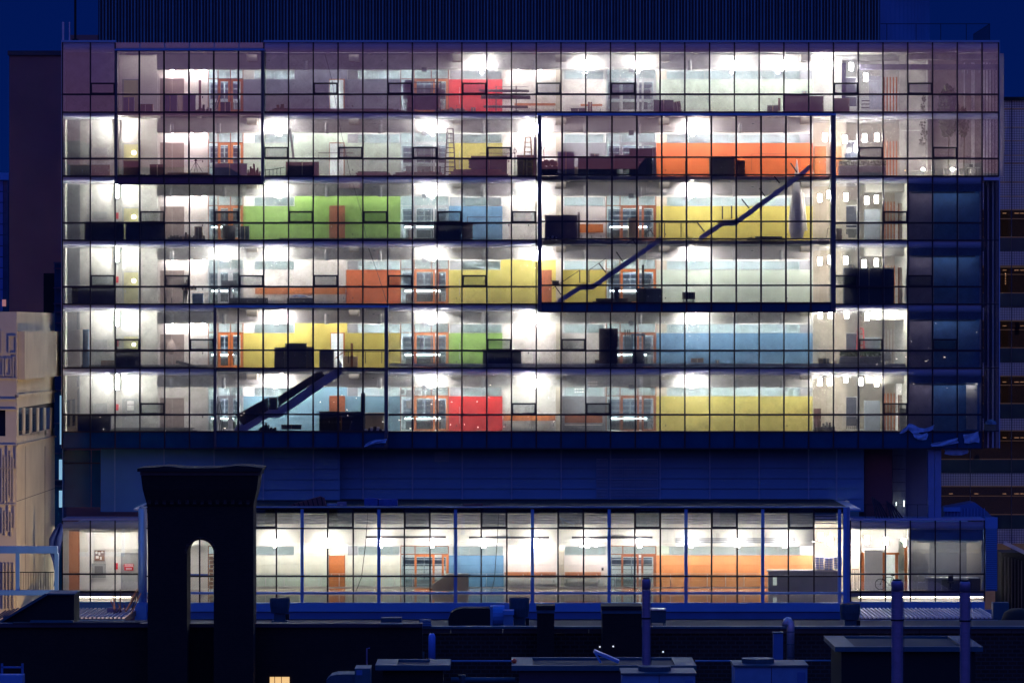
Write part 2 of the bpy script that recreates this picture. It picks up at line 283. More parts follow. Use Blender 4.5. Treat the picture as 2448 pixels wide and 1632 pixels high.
# mullions
for j, xv in enumerate(VX):
    segs = [];
    for i in range(6):
        if j == len(VX)-1 and i > 1: continue
        hid = inbay(xv, i) and inbay(xv-20, i) and j > 0
        y0 = 101.5 if i == 0 else FL[i-1]; y1 = FL[i] if i < 5 else 1071
        if hid: continue
        if segs and abs(segs[-1][1]-y0) < .1: segs[-1][1] = y1
        else: segs.append([y0, y1])
    for y0, y1 in segs: box('mullion', M['mull'], bld, xv-1.55, xv+1.55, y0, y1-.2, -.07, .2)
def hsegs(i):
    out = []; cur = VX[0]; end = XR if i < 2 else VX[-2]
    for b in BAYS:
        if i in b['fl']: out.append((cur, b['x'][0])); cur = b['x'][1]
    out.append((cur, end)); return [(a, b) for a, b in out if b-a > 5]
for i in range(6):
    for a, b in hsegs(i):
        box('transom', M['mull'], bld, a, b, TR[i]-2.2, TR[i]+2.0, -.09, .2)
        box('floor_rail', M['mull'], bld, a, b, FL[i]-1.7, FL[i]+1.9, -.085, .2)
        if i < 5: box('slab_edge_panel', M['slab'], bld, a, b, FL[i]+2, FL[i]+10.5, .27, .06)
for a, b in ((149, 512), (927, 2350)): box('base_rail', M['mull'], bld, a, b, 1070.4, 1073, -.1, .3)
# thin light trims at the ends of the facade
box('corner_trim', M['metal'], bld, 146.5, 148.6, 97, 226, -.05, .2); box('corner_trim', M['metal'], bld, 146.5, 148.6, 228, 1071, -.03, .16)
box('corner_trim', M['bluemetal'], bld, 2388, 2390.6, 97, 421, -.05, .2)
for j, xv in enumerate(VX[1:-2]):
    if xv > 1990 or j % 3 == 1: box('inner_return', M['metal'], bld, xv+1.9, xv+3.0, FL[1]+12 if xv > 1990 else 130, 1029, .16, .05) if not any(b['x'][0]-6 < xv < b['x'][1]+6 for b in BAYS) else None
# operable sashes
SASH = [[-1, 8, 11, 14, 17, 20, 29, 32], [6, 9, 12, 15, 30, 33], [1, 4, 7, 10, 13, 16, 31], [-1, 2, 5, 8, 11, 14, 29, 32], [0, 3, 15, 18, 30, 33], [1, 16, 19, 31]]
for i, ks in enumerate(SASH):
    for k in ks:
        xa, xb = mod_x(k)+.4, mod_x(k+1)-.4; y1 = TR[i]-.5; y0 = y1-27.5
        s = part('vent_sash', P((xa+xb)/2, y1, -.13)); f = MB(); t = 3.6
        f.pbox(xa, xb, y0, y0+t, -.13, .1); f.pbox(xa, xb, y1-t, y1, -.13, .1); f.pbox(xa, xa+t, y0+t, y1-t, -.13, .1); f.pbox(xb-t, xb, y0+t, y1-t, -.13, .1)
        f.out('frame', M['mull'], s); box('pane', M['sashglass'], s, xa+t, xb-t, y0+t, y1-t, -.09, .02)
# bays
for b in BAYS:
    (x0, x1), (y0, y1) = b['x'], b['y']; bay = part('projecting_bay', P((x0+x1)/2, y1, BY))
    xs = [x0+4]+b['mx']+[x1-4]; top = b['rows'][0][0]
    for r0, r1 in b['rows']:
        for a, c in zip(xs[:-1], xs[1:]): box('pane', M['pane'], bay, a+2.2, c-2.2, r0+1.5, r1-1.5, BY+.03, .025)
    for a, c in zip(xs[:-1], xs[1:]): box('spandrel', M[b['m']], bay, a+1.2, c-1.2, b['sp'][0]+1.5, b['sp'][1]-1.5, BY+.02, .05)
    for xm in b['mx']: box('mullion', M['mull'], bay, xm-2.1, xm+2.1, top, y1, BY-.06, .16)
    for ty in b['ty']: box('transom', M['mull'], bay, x0+4, x1-4, ty-1.9, ty+1.9, BY-.075, .15)
    sd = M['bluemetal'] if b is not BAYS[2] else M['pcol']
    for xa, xb in ((x0, x0+5), (x1-6, x1)):
        wd = 5 if b is BAYS[1] else 2 if b is BAYS[2] and xa > x0 else 0
        box('corner_post', mat('bay_edge', (.06, .065, .085), .5, .1, .1), bay, xa-(wd if xa > x0 else 0), xb+(wd if xa == x0 else 0), y0+5, y1, BY-.08, 1.4)
    box('head_beam', M['lobbyblue'], bay, x0-1, x1+1, y0, top-1, BY-.12, 1.5)
    box('base_rail', M['mull'], bay, x0, x1, y1-1.5, y1+1.6, BY-.08, .2)
    a, c = P(x0, 0, BY), P(x1, 0, BY)
    for i in b['fl']:
        if b is BAYS[1] or i != b['fl'][-1] or True:
            zt = FZ[i]; cube('bay_floor', M['floor'], bay, (a.x+.1, BY+.15 if b is BAYS[0] else -.3, zt-.26), (c.x-.1, .11, zt-.01))
    cube('soffit', M['slab'], bay, (a.x, BY+.1, P(0, y1, BY).z+.03), (c.x, 0, P(0, y1, BY).z+.08))
    cube('bay_roof', M['ceil'], bay, (a.x+.1, BY+.1, P(0, top, BY).z-.02), (c.x-.1, 0.1, P(0, top, BY).z+.1))
# ---- corridor interiors
def wallpart(name, m, x0, x1, y0, y1, Y=BW, dep=.12): return box(name, m, bld, x0, x1, y0, y1, Y, dep)
def clere(i, x0, x1, yt=None):
    yb = CB[i]; yt = yt or yb-21.5
    c = part('clerestory_window', P((x0+x1)/2, yb, BW)); f = MB(); t = 1.1
    f.pbox(x0, x1, yt, yt+t, BW-.03, .12); f.pbox(x0, x1, yb-t, yb, BW-.03, .12)
    n = max(1, round((x1-x0)/48))
    for k in range(n+1): xx = x0+(x1-x0)*k/n; f.pbox(max(x0, xx-.6), min(x1, xx+.6), yt+t, yb-t, BW-.03, .12)
    f.out('frame', M['metal'], c)
    for k in range(n): box('pane', M['intglass'], c, x0+(x1-x0)*k/n+.6, x0+(x1-x0)*(k+1)/n-.6, yt+t, yb-t, BW+.02, .02)
def seg(i, x0, x1, m, cl=None, full=None):
    """wall of colour m; cl = (x0,x1) clerestory above it; full = colour carried up to the bulkhead beside the clerestory"""
    top = BB[i]-1; yb = FL[i]+.5
    if cl:
        yt = CB[i]-21.5
        wallpart('wall_panel', m, x0, x1, CB[i]+.2, yb); hm = full or M['white']
        wallpart('wall_header', M['white'] if not full else full, x0, x1, top, yt-.2)
        if cl[0] > x0+1: wallpart('wall_pier', hm, x0, cl[0], yt, CB[i])
        if cl[1] < x1-1: wallpart('wall_pier', hm, cl[1], x1, yt, CB[i])
        clere(i, cl[0], cl[1])
    else: wallpart('wall_panel', m, x0, x1, top, yb)
def leaf(par, x0, x1, y0, y1, m, glassy=True, Y=BW):
    d = empty('door', P((x0+x1)/2, y1, Y), par); t = 4.2; f = MB()
    f.pbox(x0, x1, y0, y0+t, Y, .06); f.pbox(x0, x1, y1-t*1.3, y1, Y, .06); f.pbox(x0, x0+t, y0+t, y1-t*1.3, Y, .06); f.pbox(x1-t, x1, y0+t, y1-t*1.3, Y, .06)
    f.out('leaf_frame', m, d); box('pane', M['intglass'], d, x0+t, x1-t, y0+t, y1-t*1.3, Y+.02, .02)
def opening(i, x0, x1, wood, side='r', doors=None):
    """glazed lab entrance: transom lights, posts and framed doors"""
    yt = BB[i]+3; yb = FL[i]+.3; g0 = CB[i]-1
    o = part('glazed_screen', P((x0+x1)/2, yb, BW)); f = MB()
    f.pbox(x0, x1, yt-3.5, yt-1, BW, .1); f.pbox(x0, x1, g0-1, g0+1, BW, .08)
    ps = [x0, x0+(x1-x0)*.28, x0+(x1-x0)*.64, x1]
    for xx in ps: f.pbox(xx-1, xx+1, yt-1, yb, BW, .1)
    f.out('frame', M['metal'] if not wood else M['dwood'], o)
    for a, b in zip(ps[:-1], ps[1:]): box('transom_pane', M['intglass'], o, a+1, b-1, yt-1, g0-1, BW+.03, .02)
    box('side_pane', M['intglass'], o, ps[0]+1, ps[1]-1, g0+1, yb, BW+.03, .02)
    w_ = M['wood'] if wood == 1 else M['dwood'] if wood == 2 else M['metal']
    for k, (a, b) in enumerate(doors or [(ps[1]+1, ps[2]-1), (ps[2]+1, ps[3]-1)]):
        d = empty('door', P((a+b)/2, yb, BW), o); t = 5.0; g = MB()
        g.pbox(a, b, g0+1, g0+1+t, BW-.02, .06); g.pbox(a, b, yb-t-1.5, yb, BW-.02, .06); g.pbox(a, a+t, g0+1+t, yb-t-1.5, BW-.02, .06); g.pbox(b-t, b, g0+1+t, yb-t-1.5, BW-.02, .06)
        g.out('stile', w_, d); box('pane', M['intglass'], d, a+t, b-t, g0+1+t, yb-t-1.5, BW+.0, .02)
        box('push_bar', M['metal'], d, a+t, b-t, yb-30, yb-28.6, BW-.06, .03)
SEG12 = ['lav', 'pgreen', 'green', 'pinkw', 'yellow', 'lblue']
SEG2 = [None, None, None, 'orange', None, None]
SEG3 = ['red', 'yellow', 'blue', 'yellow', 'green', 'red']
SEGF = ['pinkw', 'pinkw', 'pinkw', 'yellow', 'pinkw', 'white']
SEGG = ['pinkw', 'grey', 'pinkw', 'yellow', 'pinkw', 'grey']
SEGI = ['pgreen', 'orange', 'yellow', 'pgreen', 'blue', 'yellow']
DOOR1 = [(787, 824), (787, 824), (787, 825), None, (790, 824), (787, 825)]
for i in range(6):
    y0b = 128 if i == 0 else FL[i-1]+10; yb = FL[i]
    # bulkhead and its lower trim
    box('bulkhead', M['bulk'], bld, 375, 1941, y0b-3, BB[i]-3.5, 2.0, .35)
    box('bulkhead_trim', M['ceil'], bld, 375, 1941, BB[i]-3.2, BB[i]+1.5, 1.97, .4)
    for xb in (590, 834, 1082, 1329, 1576, 1915):
        box('ceiling_beam', M['beige'], bld, xb, xb+24, y0b, y0b+18, .6, 1.35)
        f = MB(); f.prism([(xb+24.5, y0b), (xb+58, y0b), (xb+26, y0b+19)] if xb > 1224 else [(xb-.5, y0b), (xb-34, y0b), (xb-2, y0b+19)], 1.7, .28); f.out('haunch', M['bulk'], bld)
    # stair core on the left
    if i == 0:
        box('fritted_liner', mat('liner_grey', (.36, .31, .36), .8, 0, .08), bld, 151, 273, 104, 266, 1.0, .1)
        box('core_wall', M['pinkw'], bld, 276, 377, 124, yb, BW, .15)
    else:
        box('core_wall', M['grey'], bld, 151, 191, y0b, yb, 2.2, .1); box('core_wall', M['conc'], bld, 191, 377, y0b, yb, BW, .2)
    dp = part('door', P(313, yb, BW)); f = MB(); dt = yb-76
    f.pbox(292, 334, dt-3, dt, BW-.08, .07); f.pbox(292, 296, dt, yb, BW-.08, .07); f.pbox(330, 334, dt, yb, BW-.08, .07); f.out('frame', M['door'], dp)
    box('leaf', M['ydoor'] if i < 5 else M['door'], dp, 296, 330, dt, yb, BW-.05, .04); box('push_plate', M['metal'], dp, 298, 301, yb-34, yb-28, BW-.09, .03)
    if i: box('hose_cabinet', M['door'], bld, 223, 256, yb-68, yb-50 if i < 4 else yb-38, BW-.12, .1)
    if i > 1: box('alarm_panel', M['redp'], bld, 276, 283.5, yb-66, yb-51, BW-.06, .05)
    # lift lobby
    wallpart('wall_panel', M['pinkw'], 377, 498, BB[i]-1, yb, BW+.9)
    lf = part('lift_door', P(411, yb, BW+.8)); lt = yb-78.5
    f = MB(); f.pbox(383, 440, lt-2, lt, BW+.78, .1); f.pbox(383, 385.5, lt, yb, BW+.78, .1); f.pbox(437.5, 440, lt, yb, BW+.78, .1); f.out('frame', M['taupe'], lf)
    for xa, xb in ((385.5, 411.3), (411.8, 437.5)): box('leaf', M['taupe'], lf, xa, xb, lt, yb, BW+.82, .04)
    for xx in (412, 458, 488): 
        if i != 5: box('downlight', M['down'], bld, xx-2.5, xx+2.5, BB[i]+3, BB[i]+4.2, BW+.52, .12)
    opening(i, 498, 581, [1, 1, 1, 0, 1, 0][i])
    # coloured corridor walls
    m12 = M[SEG12[i]]; m2 = M[SEG2[i]] if SEG2[i] else m12; dr = DOOR1[i]
    fullc = m12 if i in (2, 4) else (M['lav'] if i == 0 else M['lblue'] if i == 5 else None)
    box('wall_pier', M['white'], bld, 582, 607, CB[i]-21, CB[i], BW, .12)
    wallpart('wall_header', M['white'], 582, 704, BB[i]-1, CB[i]-21.7); clere(i, 608, 703)
    wallpart('wall_panel', m12, 582, 704, CB[i]+.2, yb+.5)
    if dr:
        wallpart('wall_panel', m12, 704.2, dr[0], BB[i]-1, yb+.5); wallpart('wall_panel', m12, dr[0], dr[1], BB[i]-1, CB[i]-1.2); wallpart('wall_panel', m12, dr[1], 830, BB[i]-1, yb+.5)
        d = part('door', P(805, yb, BW)); f = MB(); f.pbox(dr[0], dr[1], CB[i]-1, CB[i]+1, BW-.03, .14); f.pbox(dr[0], dr[0]+1.2, CB[i]+1, yb, BW-.03, .14); f.pbox(dr[1]-1.2, dr[1], CB[i]+1, yb, BW-.03, .14)
        f.out('frame', M['wood'] if i in (0, 4) else M['dwood'], d)
        if i in (2, 5): box('leaf', M['dwood'], d, dr[0]+1.2, dr[1]-1.2, CB[i]+1, yb, BW+.02, .05); box('handle', M['metal'], d, dr[0]+4, dr[0]+7, yb-34, yb-32, BW-.04, .05)
        else: a = P(dr[1]-1.4, yb, BW); cube('leaf', M['wood'] if i in (0, 4) else M['ply'], d, (a.x-.05, BW+.1, FZ[i]), (a.x, BW+1.0, P(0, CB[i]+1, BW).z))
    else: wallpart('wall_panel', m12, 704.2, 828, BB[i]-1, yb+.5)
    wallpart('wall_header', M['white'] if i not in (2, 0) else m2, 830, 957, BB[i]-1, CB[i]-21.7); wallpart('wall_panel', m2, 828.2 if not SEG2[i] else 826, 957, CB[i]+.2, yb+.5)
    if i == 2: wallpart('wall_panel', m12, 830.2, 957, CB[i]-21.5, CB[i])
    else: box('wall_pier', M['grey'], bld, 831, 855, CB[i]-21.5, CB[i], BW+.1, .1); clere(i, 855, 955)
    opening(i, 958, 1072, [1, 0, 0, 1, 1, 1][i], doors=[(991, 1040), (1043, 1071)])
    wallpart('wall_header', M['white'], 1073, 1201, BB[i]-1, CB[i]-21.7)
    if i == 3: wallpart('wall_panel', M['yellow'], 1197, 1329, BB[i]-1, yb+.5); wallpart('wall_panel', M['yellow'], 1073, 1196.8, CB[i]+.2, yb+.5); clere(i, 1104, 1196)
    else:
        wallpart('wall_panel', M[SEG3[i]], 1073, 1201, CB[i]+.2, yb+.5); clere(i, 1104, 1199); wallpart('wall_panel', M[SEGF[i]], 1201.2, 1329, BB[i]-1, yb+.5, BW+.3)
        if i != 5:
            for xx in (1240, 1292): box('downlight', M['down'], bld, xx-2.5, xx+2.5, BB[i]+3, BB[i]+4.2, BW+.02, .12)
    box('wall_pier', M['grey'], bld, 1076, 1103, CB[i]-21.5, CB[i], BW+.1, .1)
    box('column', M['beige'], bld, 1329, 1344, y0b, yb, BW-.5, .45)
    wallpart('wall_header', M['white'], 1344, 1448, BB[i]-1, CB[i]-21.7); wallpart('wall_panel', M[SEGG[i]], 1344, 1448, CB[i]+.2, yb+.5); clere(i, 1349, 1442)
    opening(i, 1449, 1568, [0, 0, 2, 1, 2, 2][i], doors=[(1484, 1528), (1534, 1567)])
    wallpart('wall_header', M['white'], 1569, 1943, BB[i]-1, CB[i]-21.7); wallpart('wall_panel', M[SEGI[i]], 1569, 1943, CB[i]+.2, yb+.5)
    box('wall_pier', M['beige'], bld, 1569, 1594, CB[i]-21.5, CB[i], BW+.06, .1); clere(i, 1594, 1912); box('wall_pier', M['grey'], bld, 1912, 1941, CB[i]-21.5, CB[i], BW+.06, .1)
    # rooms behind: rear wall, lab furniture, lamps
    box('rear_wall', mat('lab_rear_wall', (.74, .77, .77), .8, 0, .06), bld, 377, 1960, y0b, yb, 9.5, .2)
    for xx in (583, 830, 1073, 1201, 1448, 1569): a = P(xx, yb, 5); cube('partition', M['white'], bld, (a.x, BW+1.1, FZ[i]), (a.x+.12, 9.4, FZ[i]+3.9))
    for xx in range(400, 1930, 88):
        box('strip_light', M['tube'], bld, xx, xx+44, BB[i]-7, BB[i]-5, 6.2, .25)
    for a, b in ((500, 572), (962, 1066), (1453, 1560)):
        f = MB()
        for k in range(5): f.pbox(a, b, CB[i]+10+k*12, CB[i]+11.5+k*12, 7.4, .4)
        f.pbox(a, a+2, CB[i]+8, yb, 7.4, .4); f.pbox(b-2, b, CB[i]+8, yb, 7.4, .4); f.pbox((a+b)/2-1, (a+b)/2+1, CB[i]+8, yb, 7.4, .4)
        f.out('lab_shelving', M['grey'], bld)
        box('lab_cupboard', mat('lab_slate', (.10, .13, .19), .6, 0, .3, 3), bld, a+1, b-1, CB[i]+8, yb-32, 7.85, .1)
        box('lab_bench', M['white'], bld, a+3, b-6, yb-27, yb-25, 6.4, .7); box('lab_bench_front', M['gbox'], bld, a+8, b-12, yb-24, yb, 6.8, .3)
        if i in (2, 3, 4, 5) or a > 1400 and i > 1: box('bench_light', M['glow'], bld, a+6, b-14, yb-33, yb-30.6, 6.7, .08)
# ================================================================= END ZONE on the right
for i in range(6):
    yb = FL[i]; y0b = 128 if i == 0 else FL[i-1]+10
    if i: box('end_wall_panel', M['beige'], bld, 1944, 2023, y0b, yb, 4.5, .15)
    else: box('end_wall_panel', M['white'], bld, 1944, 2012, y0b, yb, 4.5, .15)
    box('rear_wall', M['beige'] if i else M['white'], bld, 2023, 2175, y0b, yb, 10.0, .15)
    fr = part('window_screen', P(2036, yb, 4.6)); f = MB(); f.pbox(2022, 2050, yb-84, yb-82, 4.5, .1); f.pbox(2048, 2050.5, yb-82, yb, 4.5, .1); f.pbox(2022, 2048, yb-38, yb-36, 4.5, .1); f.out('frame', M['metal'], fr)
    box('pane', mat('dark_room_glass', (.05, .06, .10), .1, 0, .2), fr, 2022.5, 2048, yb-82, yb-38, 4.55, .03)
    box('pane', mat('dark_room_glass', (.05, .06, .10), .1, 0, .2), fr, 2022.5, 2048, yb-36, yb-14, 4.55, .03)
    if i > 1:
        box('duct_bulkhead', M['conc'], bld, 2070, 2168, y0b, y0b+27, 2.4, 1.5)
        box('service_core', mat('pale_blue_core', (.30, .35, .42), .6, 0, .1), bld, 2068, 2104, yb-74, yb, 3.0, 1.0)
    # timber slat screen
    n0, n1 = (2112, 2150) if i < 2 else (2114, 2142); x = n0
    sc = part('slat_screen', P((n0+n1)/2, yb, 5.0))
    while x < n1: box('slat', M['wood'] if i != 4 else M['pinkw'], sc, x, x+3.0, yb-92 + (8 if i < 2 else 0), yb-2, 5.0, .12); x += 7.5
    if i > 1 and i != 4:
        box('timber_frame', M['dwood'], bld, 2147, 2150, yb-88, yb-1, 3.9, .1); box('wall_panel', M['beige'], bld, 2150.5, 2160, yb-88, yb-1, 4.0, .1); box('timber_frame', M['dwood'], bld, 2160.5, 2163, yb-88, yb-1, 3.9, .1)
        box('wall_panel', M['taupe'], bld, 2163.5, 2170, yb-88, yb-1, 3.9, .1)
    # pipes under the ceiling
    f = MB()
    for k in range(3): z = P(0, y0b+5+k*3.5, 2).z; f.tube([(P(1950, 0).x, 2+k*.5, z), (P(2058 if i > 1 else 2150, 0).x, 2+k*.5, z)], .035, 5)
    for xx in range(1962, 2060, 14): f.tube([P(xx, y0b, 2.2), P(xx, y0b+12, 2.2)], .012, 4)
    f.out('ceiling_pipes', M['metal'], bld)
    # partition to the corner room, thin bright edge
    xa = P(2171, 0).x if i > 1 else P(2150, 0).x
    if i > 1:
        cube('partition', M['ceil'], bld, (xa-.05, .2, FZ[i]), (xa+.05, 10, P(0, y0b).z))
        box('corner_header', mat('blue_header', (.14, .32, .62), .5, 0, .1), bld, 2174, 2347, FL[i-1]+4, FL[i-1]+36, .5, .1)
        box('corner_wall', mat('corner_plaster', (.42, .36, .44), .8, 0, .15), bld, 2174, 2228, FL[i-1]+30, yb, 1.5, .1); box('corner_wall', mat('blue_partition', (.10, .26, .58), .7, 0, .15), bld, 2228, 2349, FL[i-1]+30, yb, 1.4, .1)
        box('frame_post', M['metal'], bld, 2342, 2347, FL[i-1]+34, yb, .6, .1)
        f = MB(); f.pbox(2180, 2202, yb-52, yb-49, 2.38, .1); f.pbox(2198, 2202, yb-49, yb, 2.38, .1); f.out('door_frame', M['dwood'], bld)
# two-storey lounge, rows 0-1
box('lounge_wall', M['conc'], bld, 2150, 2172, 128, 421, 3.2, .2); box('lounge_wall', M['conc'], bld, 2172, 2215, 128, 421, 5.5, .2)
box('lounge_wall', mat('lounge_plaster', (.36, .31, .33), .8, 0, .15), bld, 2215, 2400, 128, 421, 6.5, .2)
box('lounge_fin', M['white'], bld, 2214, 2218, 128, 412, 4.5, .2)
for xx, ww in ((2304, 3), (2322, 8), (2350, 4), (2358, 3), (2366, 2)): box('curtain', M['cloth'], bld, xx, xx+ww, 150, 421, 4.0, .1)
box('lounge_beam', M['lavbox'], bld, 2056, 2386, 154, 167, 1.6, .4); box('lounge_duct', M['bulk'], bld, 2172, 2386, 129, 142, 1.2, .6)
box('wall_shelf', M['white'], bld, 2156, 2200, 311, 313, 2.9, .2)
for xx in (2290, 2300, 2312, 2326, 2340): box('track_spot', M['metal'], bld, xx, xx+2, 167, 176, 1.8, .1)
a = P(2387, 0); cube('end_pane', M['pane'], bld, (a.x-.03, .1, P(0, 421).z), (a.x, 6, P(0, 102).z))
# notch right of the facade, rows 2-5
nb = part('corner_glazing', P(2368, 1071, .3))
box('cap', mat('pale_cap', (.50, .48, .62), .5, 0, .05), nb, 2351.5, 2389, 421.8, 431, -.05, 2.5)
box('panel', mat('notch_panel', (.20, .15, .22), .5, .1, .15), nb, 2352, 2388, 432, 1070, 2.3, .1)
for xx, ww, mm in ((2361, 2.5, 'metal'), (2372, 4, 'bulk'), (2380, 6, 'taupe')): box('vertical_rib', M[mm], nb, xx, xx+ww, 432, 1070, 1.9, .3)
for yy in (574, 727, 879, 1030): box('ledge', M['mull'], nb, 2352, 2390, yy-1, yy+1.5, .0, .1)
for y0_, y1_ in zip((432, 575.5, 728.5, 880.5), (573, 726, 878, 1029)): box('pane', M['pane'], nb, 2352.5, 2389, y0_, y1_, .02, .02)
box('edge', M['bluemetal'], nb, 2388.5, 2390.5, 421, 1071, -.02, .1)
# ---- pendants
LIT = [[1151, 1401, 1527, 1757, 1868], [661, 1031, 1280, 1661], [660, 1031, 1275, 1656], [533, 660, 1031, 1280, 1657], [661, 1031, 1277, 1657], [659, 1030, 1275, 1653]]
OFF = [[730, 1275, 1649], [411, 523, 781, 909, 1155, 1400, 1528, 1769, 1878], [411, 536, 782, 909, 1155, 1401, 1530, 1757], [411, 781, 908, 1155, 1400, 1757, 1868], [411, 536, 781, 908, 1155, 1405, 1530, 1757, 1868], [410, 535, 908, 1155, 1405, 1528, 1760, 1869]]
NTH = ['first', 'second', 'third', 'fourth', 'fifth', 'sixth', 'seventh', 'eighth', 'ninth', 'tenth', 'eleventh', 'twelfth']
def pendant(px, yc, ytop, Y, lit, label, r=.135, h=.62, group='cylinder pendant lamps hung along the corridors', m=None):
    p = P(px, yc, Y); t = thing('pendant_lamp', p-Vector((0, 0, h/2)), label, 'lamp', group); zt = P(px, ytop, Y).z
    MB().tube([p+Vector((0, 0, h/2)), (p.x, p.y, zt)], .012, 4).out('cord', M['metal'], t)
    MB().lathe([(r, -h/2), (r, h/2)], p, 12).out('shade', m or (M['lampon'] if lit else M['lampoff']), t, smooth=False)
    MB().lathe([(r*1.04, h/2), (r*1.04, h/2+.05)], p, 12).out('cap', M['metal'], t)
for i in range(6):
    y0b = 128 if i == 0 else FL[i-1]+10; yc = BB[i]-8
    for n_, px in enumerate(LIT[i]): pendant(px, yc, y0b, 1.5, True, f'{NTH[n_]} lit cylinder pendant from the left in the {ORD[i]} glazed storey corridor')
    for n_, px in enumerate(OFF[i]): pendant(px, yc+1, y0b, 1.35, False, f'{NTH[n_]} unlit white cylinder pendant from the left in the {ORD[i]} glazed storey corridor')
ENDP = {0: [(1960, 40), (1985, 55), (2035, 60), (2070, 85)], 1: [(1972, 60), (2020, 65), (2067, 62), (2048, 85), (2096, 60)], 2: [(1960, 52), (1982, 44), (2022, 50), (2072, 58), (2095, 55)], 3: [(1960, 52), (1984, 48), (2022, 50), (2066, 58), (2095, 55)], 4: [(1961, 25), (1985, 25), (2024, 25), (2073, 30), (2100, 26), (2138, 24)], 5: [(1960, 33), (1983, 33), (2022, 25), (2058, 32), (2096, 35)]}
for i, l in ENDP.items():
    y0b = 128 if i == 0 else FL[i-1]+10; top = 100 if i == 0 else FL[i-1]
    for n_, (px, dy) in enumerate(l):
        yy = top+ (dy if dy > 36 or i in (5, 4) else dy)
        pendant(px, yy if i not in (2, 3) else FL[i-1]+dy-(2 if i == 3 else 0), y0b, 1.2+.5*(n_ % 3), True, f'{NTH[n_]} bright pendant from the left in the {ORD[i]} storey social area beside the timber slats', .13, .5, 'bright pendants in the social areas at the right end', mat('social_lamp', (1, 1, 1), .5, 0, 0, emit=(200, 150, 110, 110, 110, 90)[i], ecol=(1, .93, .82)) if i > 1 else mat('social_lamp_top', (1, 1, 1), .5, 0, 0, emit=190, ecol=(1, .94, .88)))
for i in range(6):
    for px in ((645, 893, 1166, 1797) if i else (646, 916, 1207, 1797)):
        px += (i*13) % 7-3; y = BB[i]-20; box('ceiling_speaker', M['lampoff'], bld, px-4.5, px+4.5, y-3, y+3, 1.93, .05); box('speaker_grille', M['grey'], bld, px-2.8, px+2.8, y-1.2, y+1.2, 1.91, .02)
    if i:
        for k in range(6): x = 1618+k*11+(k*i) % 3; box('hanging_rod', M['lampoff'], bld, x, x+2, FL[i-1]+13, FL[i-1]+25+(k*5+i) % 7, 1.6, .06)
    for px in (1014, 1509):
        box('hanging_speaker', M['grey'], bld, px-6, px+6, BB[i]-4, BB[i]+8, 1.5, .3); box('speaker_cord', M['metal'], bld, px-.4, px+.4, BB[i]-34, BB[i]-4, 1.6, .02)
    for px, w_ in ((1098, 4), (1556, 5)): box('conduit', M['metal'], bld, px, px+1, FL[i]-60, FL[i]-20, BW-.03, .02)
    for px in (842, 1090, 1462, 1590, 1880): box('wall_socket', M['dark'], bld, px, px+2.4, FL[i]-16, FL[i]-13, BW-.02, .02)
    for px in (483, 1215, 1262): box('light_switch', M['dark'], bld, px, px+2.6, FL[i]-38, FL[i]-33.5, BW+(.28 if px > 500 else .88), .02)
# ---- linear lamps hidden behind the corridor bulkheads; further fill tubes added elsewhere
CV = [mat('unseen_light_tube_%s' % n_, (1, 1, 1), .5, 0, 0, emit=e, ecol=(1, .96, .90)) for n_, e in (('faint', 17), ('low', 62), ('mid', 108), ('high', 135))]
for i in range(6):
    x = 380
    while x < 1930:
        if i == 0: lv = 0 if x < 1060 else 2 if x < 1450 else 3
        elif i == 1: lv = 1 if x < 480 else 2
        else: lv = 1 if 690 < x < 930 or 1330 < x < 1560 else 2
        if i == 5 and x < 480: lv = 1
        box('unseen_linear_light', CV[lv], bld, x, x+74, BB[i]-7, BB[i]-5, 2.62, .08); x += 98
    if i:
        for lv, xa, xb, Y_ in ((1, 196, 250, 2.4), (2, 300, 365, 2.4), (0, 155, 185, 1.4)):  # fill tubes added to brighten the stair core, with baffles hiding them
            box('unseen_linear_light', CV[lv], bld, xa, xb, FL[i-1]+12, FL[i-1]+14, Y_, .08); box('added_baffle', M['ceil'], bld, xa-2, xb+2, FL[i-1]+10.5, FL[i-1]+15, Y_-.12, .04)
    else: box('unseen_linear_light', CV[0], bld, 290, 365, 130, 132, 2.2, .08); box('added_baffle', M['ceil'], bld, 288, 367, 128.5, 133, 2.08, .04)  # added fill tube and baffle for the top storey core
    if i > 1: box('unseen_linear_light', mat('added_fill_dim', (1, 1, 1), .5, 0, 0, emit=9, ecol=(.9, .85, 1)), bld, 2180, 2330, FL[i-1]+38, FL[i-1]+39.5, .75, .05); box('added_baffle', M['grey'], bld, 2178, 2332, FL[i-1]+36.2, FL[i-1]+41, .68, .03)  # faint fill tube and baffle added to lift the dark corner rooms
for lv, xa, xb, ya, Y_ in ((2, 2225, 2330, 131, 4.2), (1, 2176, 2210, 145, 3.8), (3, 200, 330, 1268, 1.6), (0, 2190, 2340, 1293, 1.4)):  # fill tubes and baffles added to brighten the lounge and both wings
    box('unseen_linear_light', CV[lv], bld, xa, xb, ya, ya+2, Y_, .08); box('added_baffle', M['ceil'], bld, xa-2, xb+2, ya-2, ya+3.5, Y_-.12, .04)
PM = mat('added_fill_tube', (1, 1, 1), .5, 0, 0, emit=6.5, ecol=(.97, .97, 1)); PF = mat('added_fill_tube_faint', (1, 1, 1), .5, 0, 0, emit=3.5, ecol=(.9, .88, 1))
for i in range(6):
    x = 385 if i else 300; yy = FL[i-1]+12 if i else 129
    while x < 1930: box('added_fill_light', PM if (i or x > 1060) else PF, bld, x, x+86, yy, yy+1.6, .42, .06); box('added_baffle', M['slab'], bld, x-1, x+87, yy-1.4, yy+2, .35, .03); x += 98  # weak fill tubes added to light the bulkhead front, baffles hide them
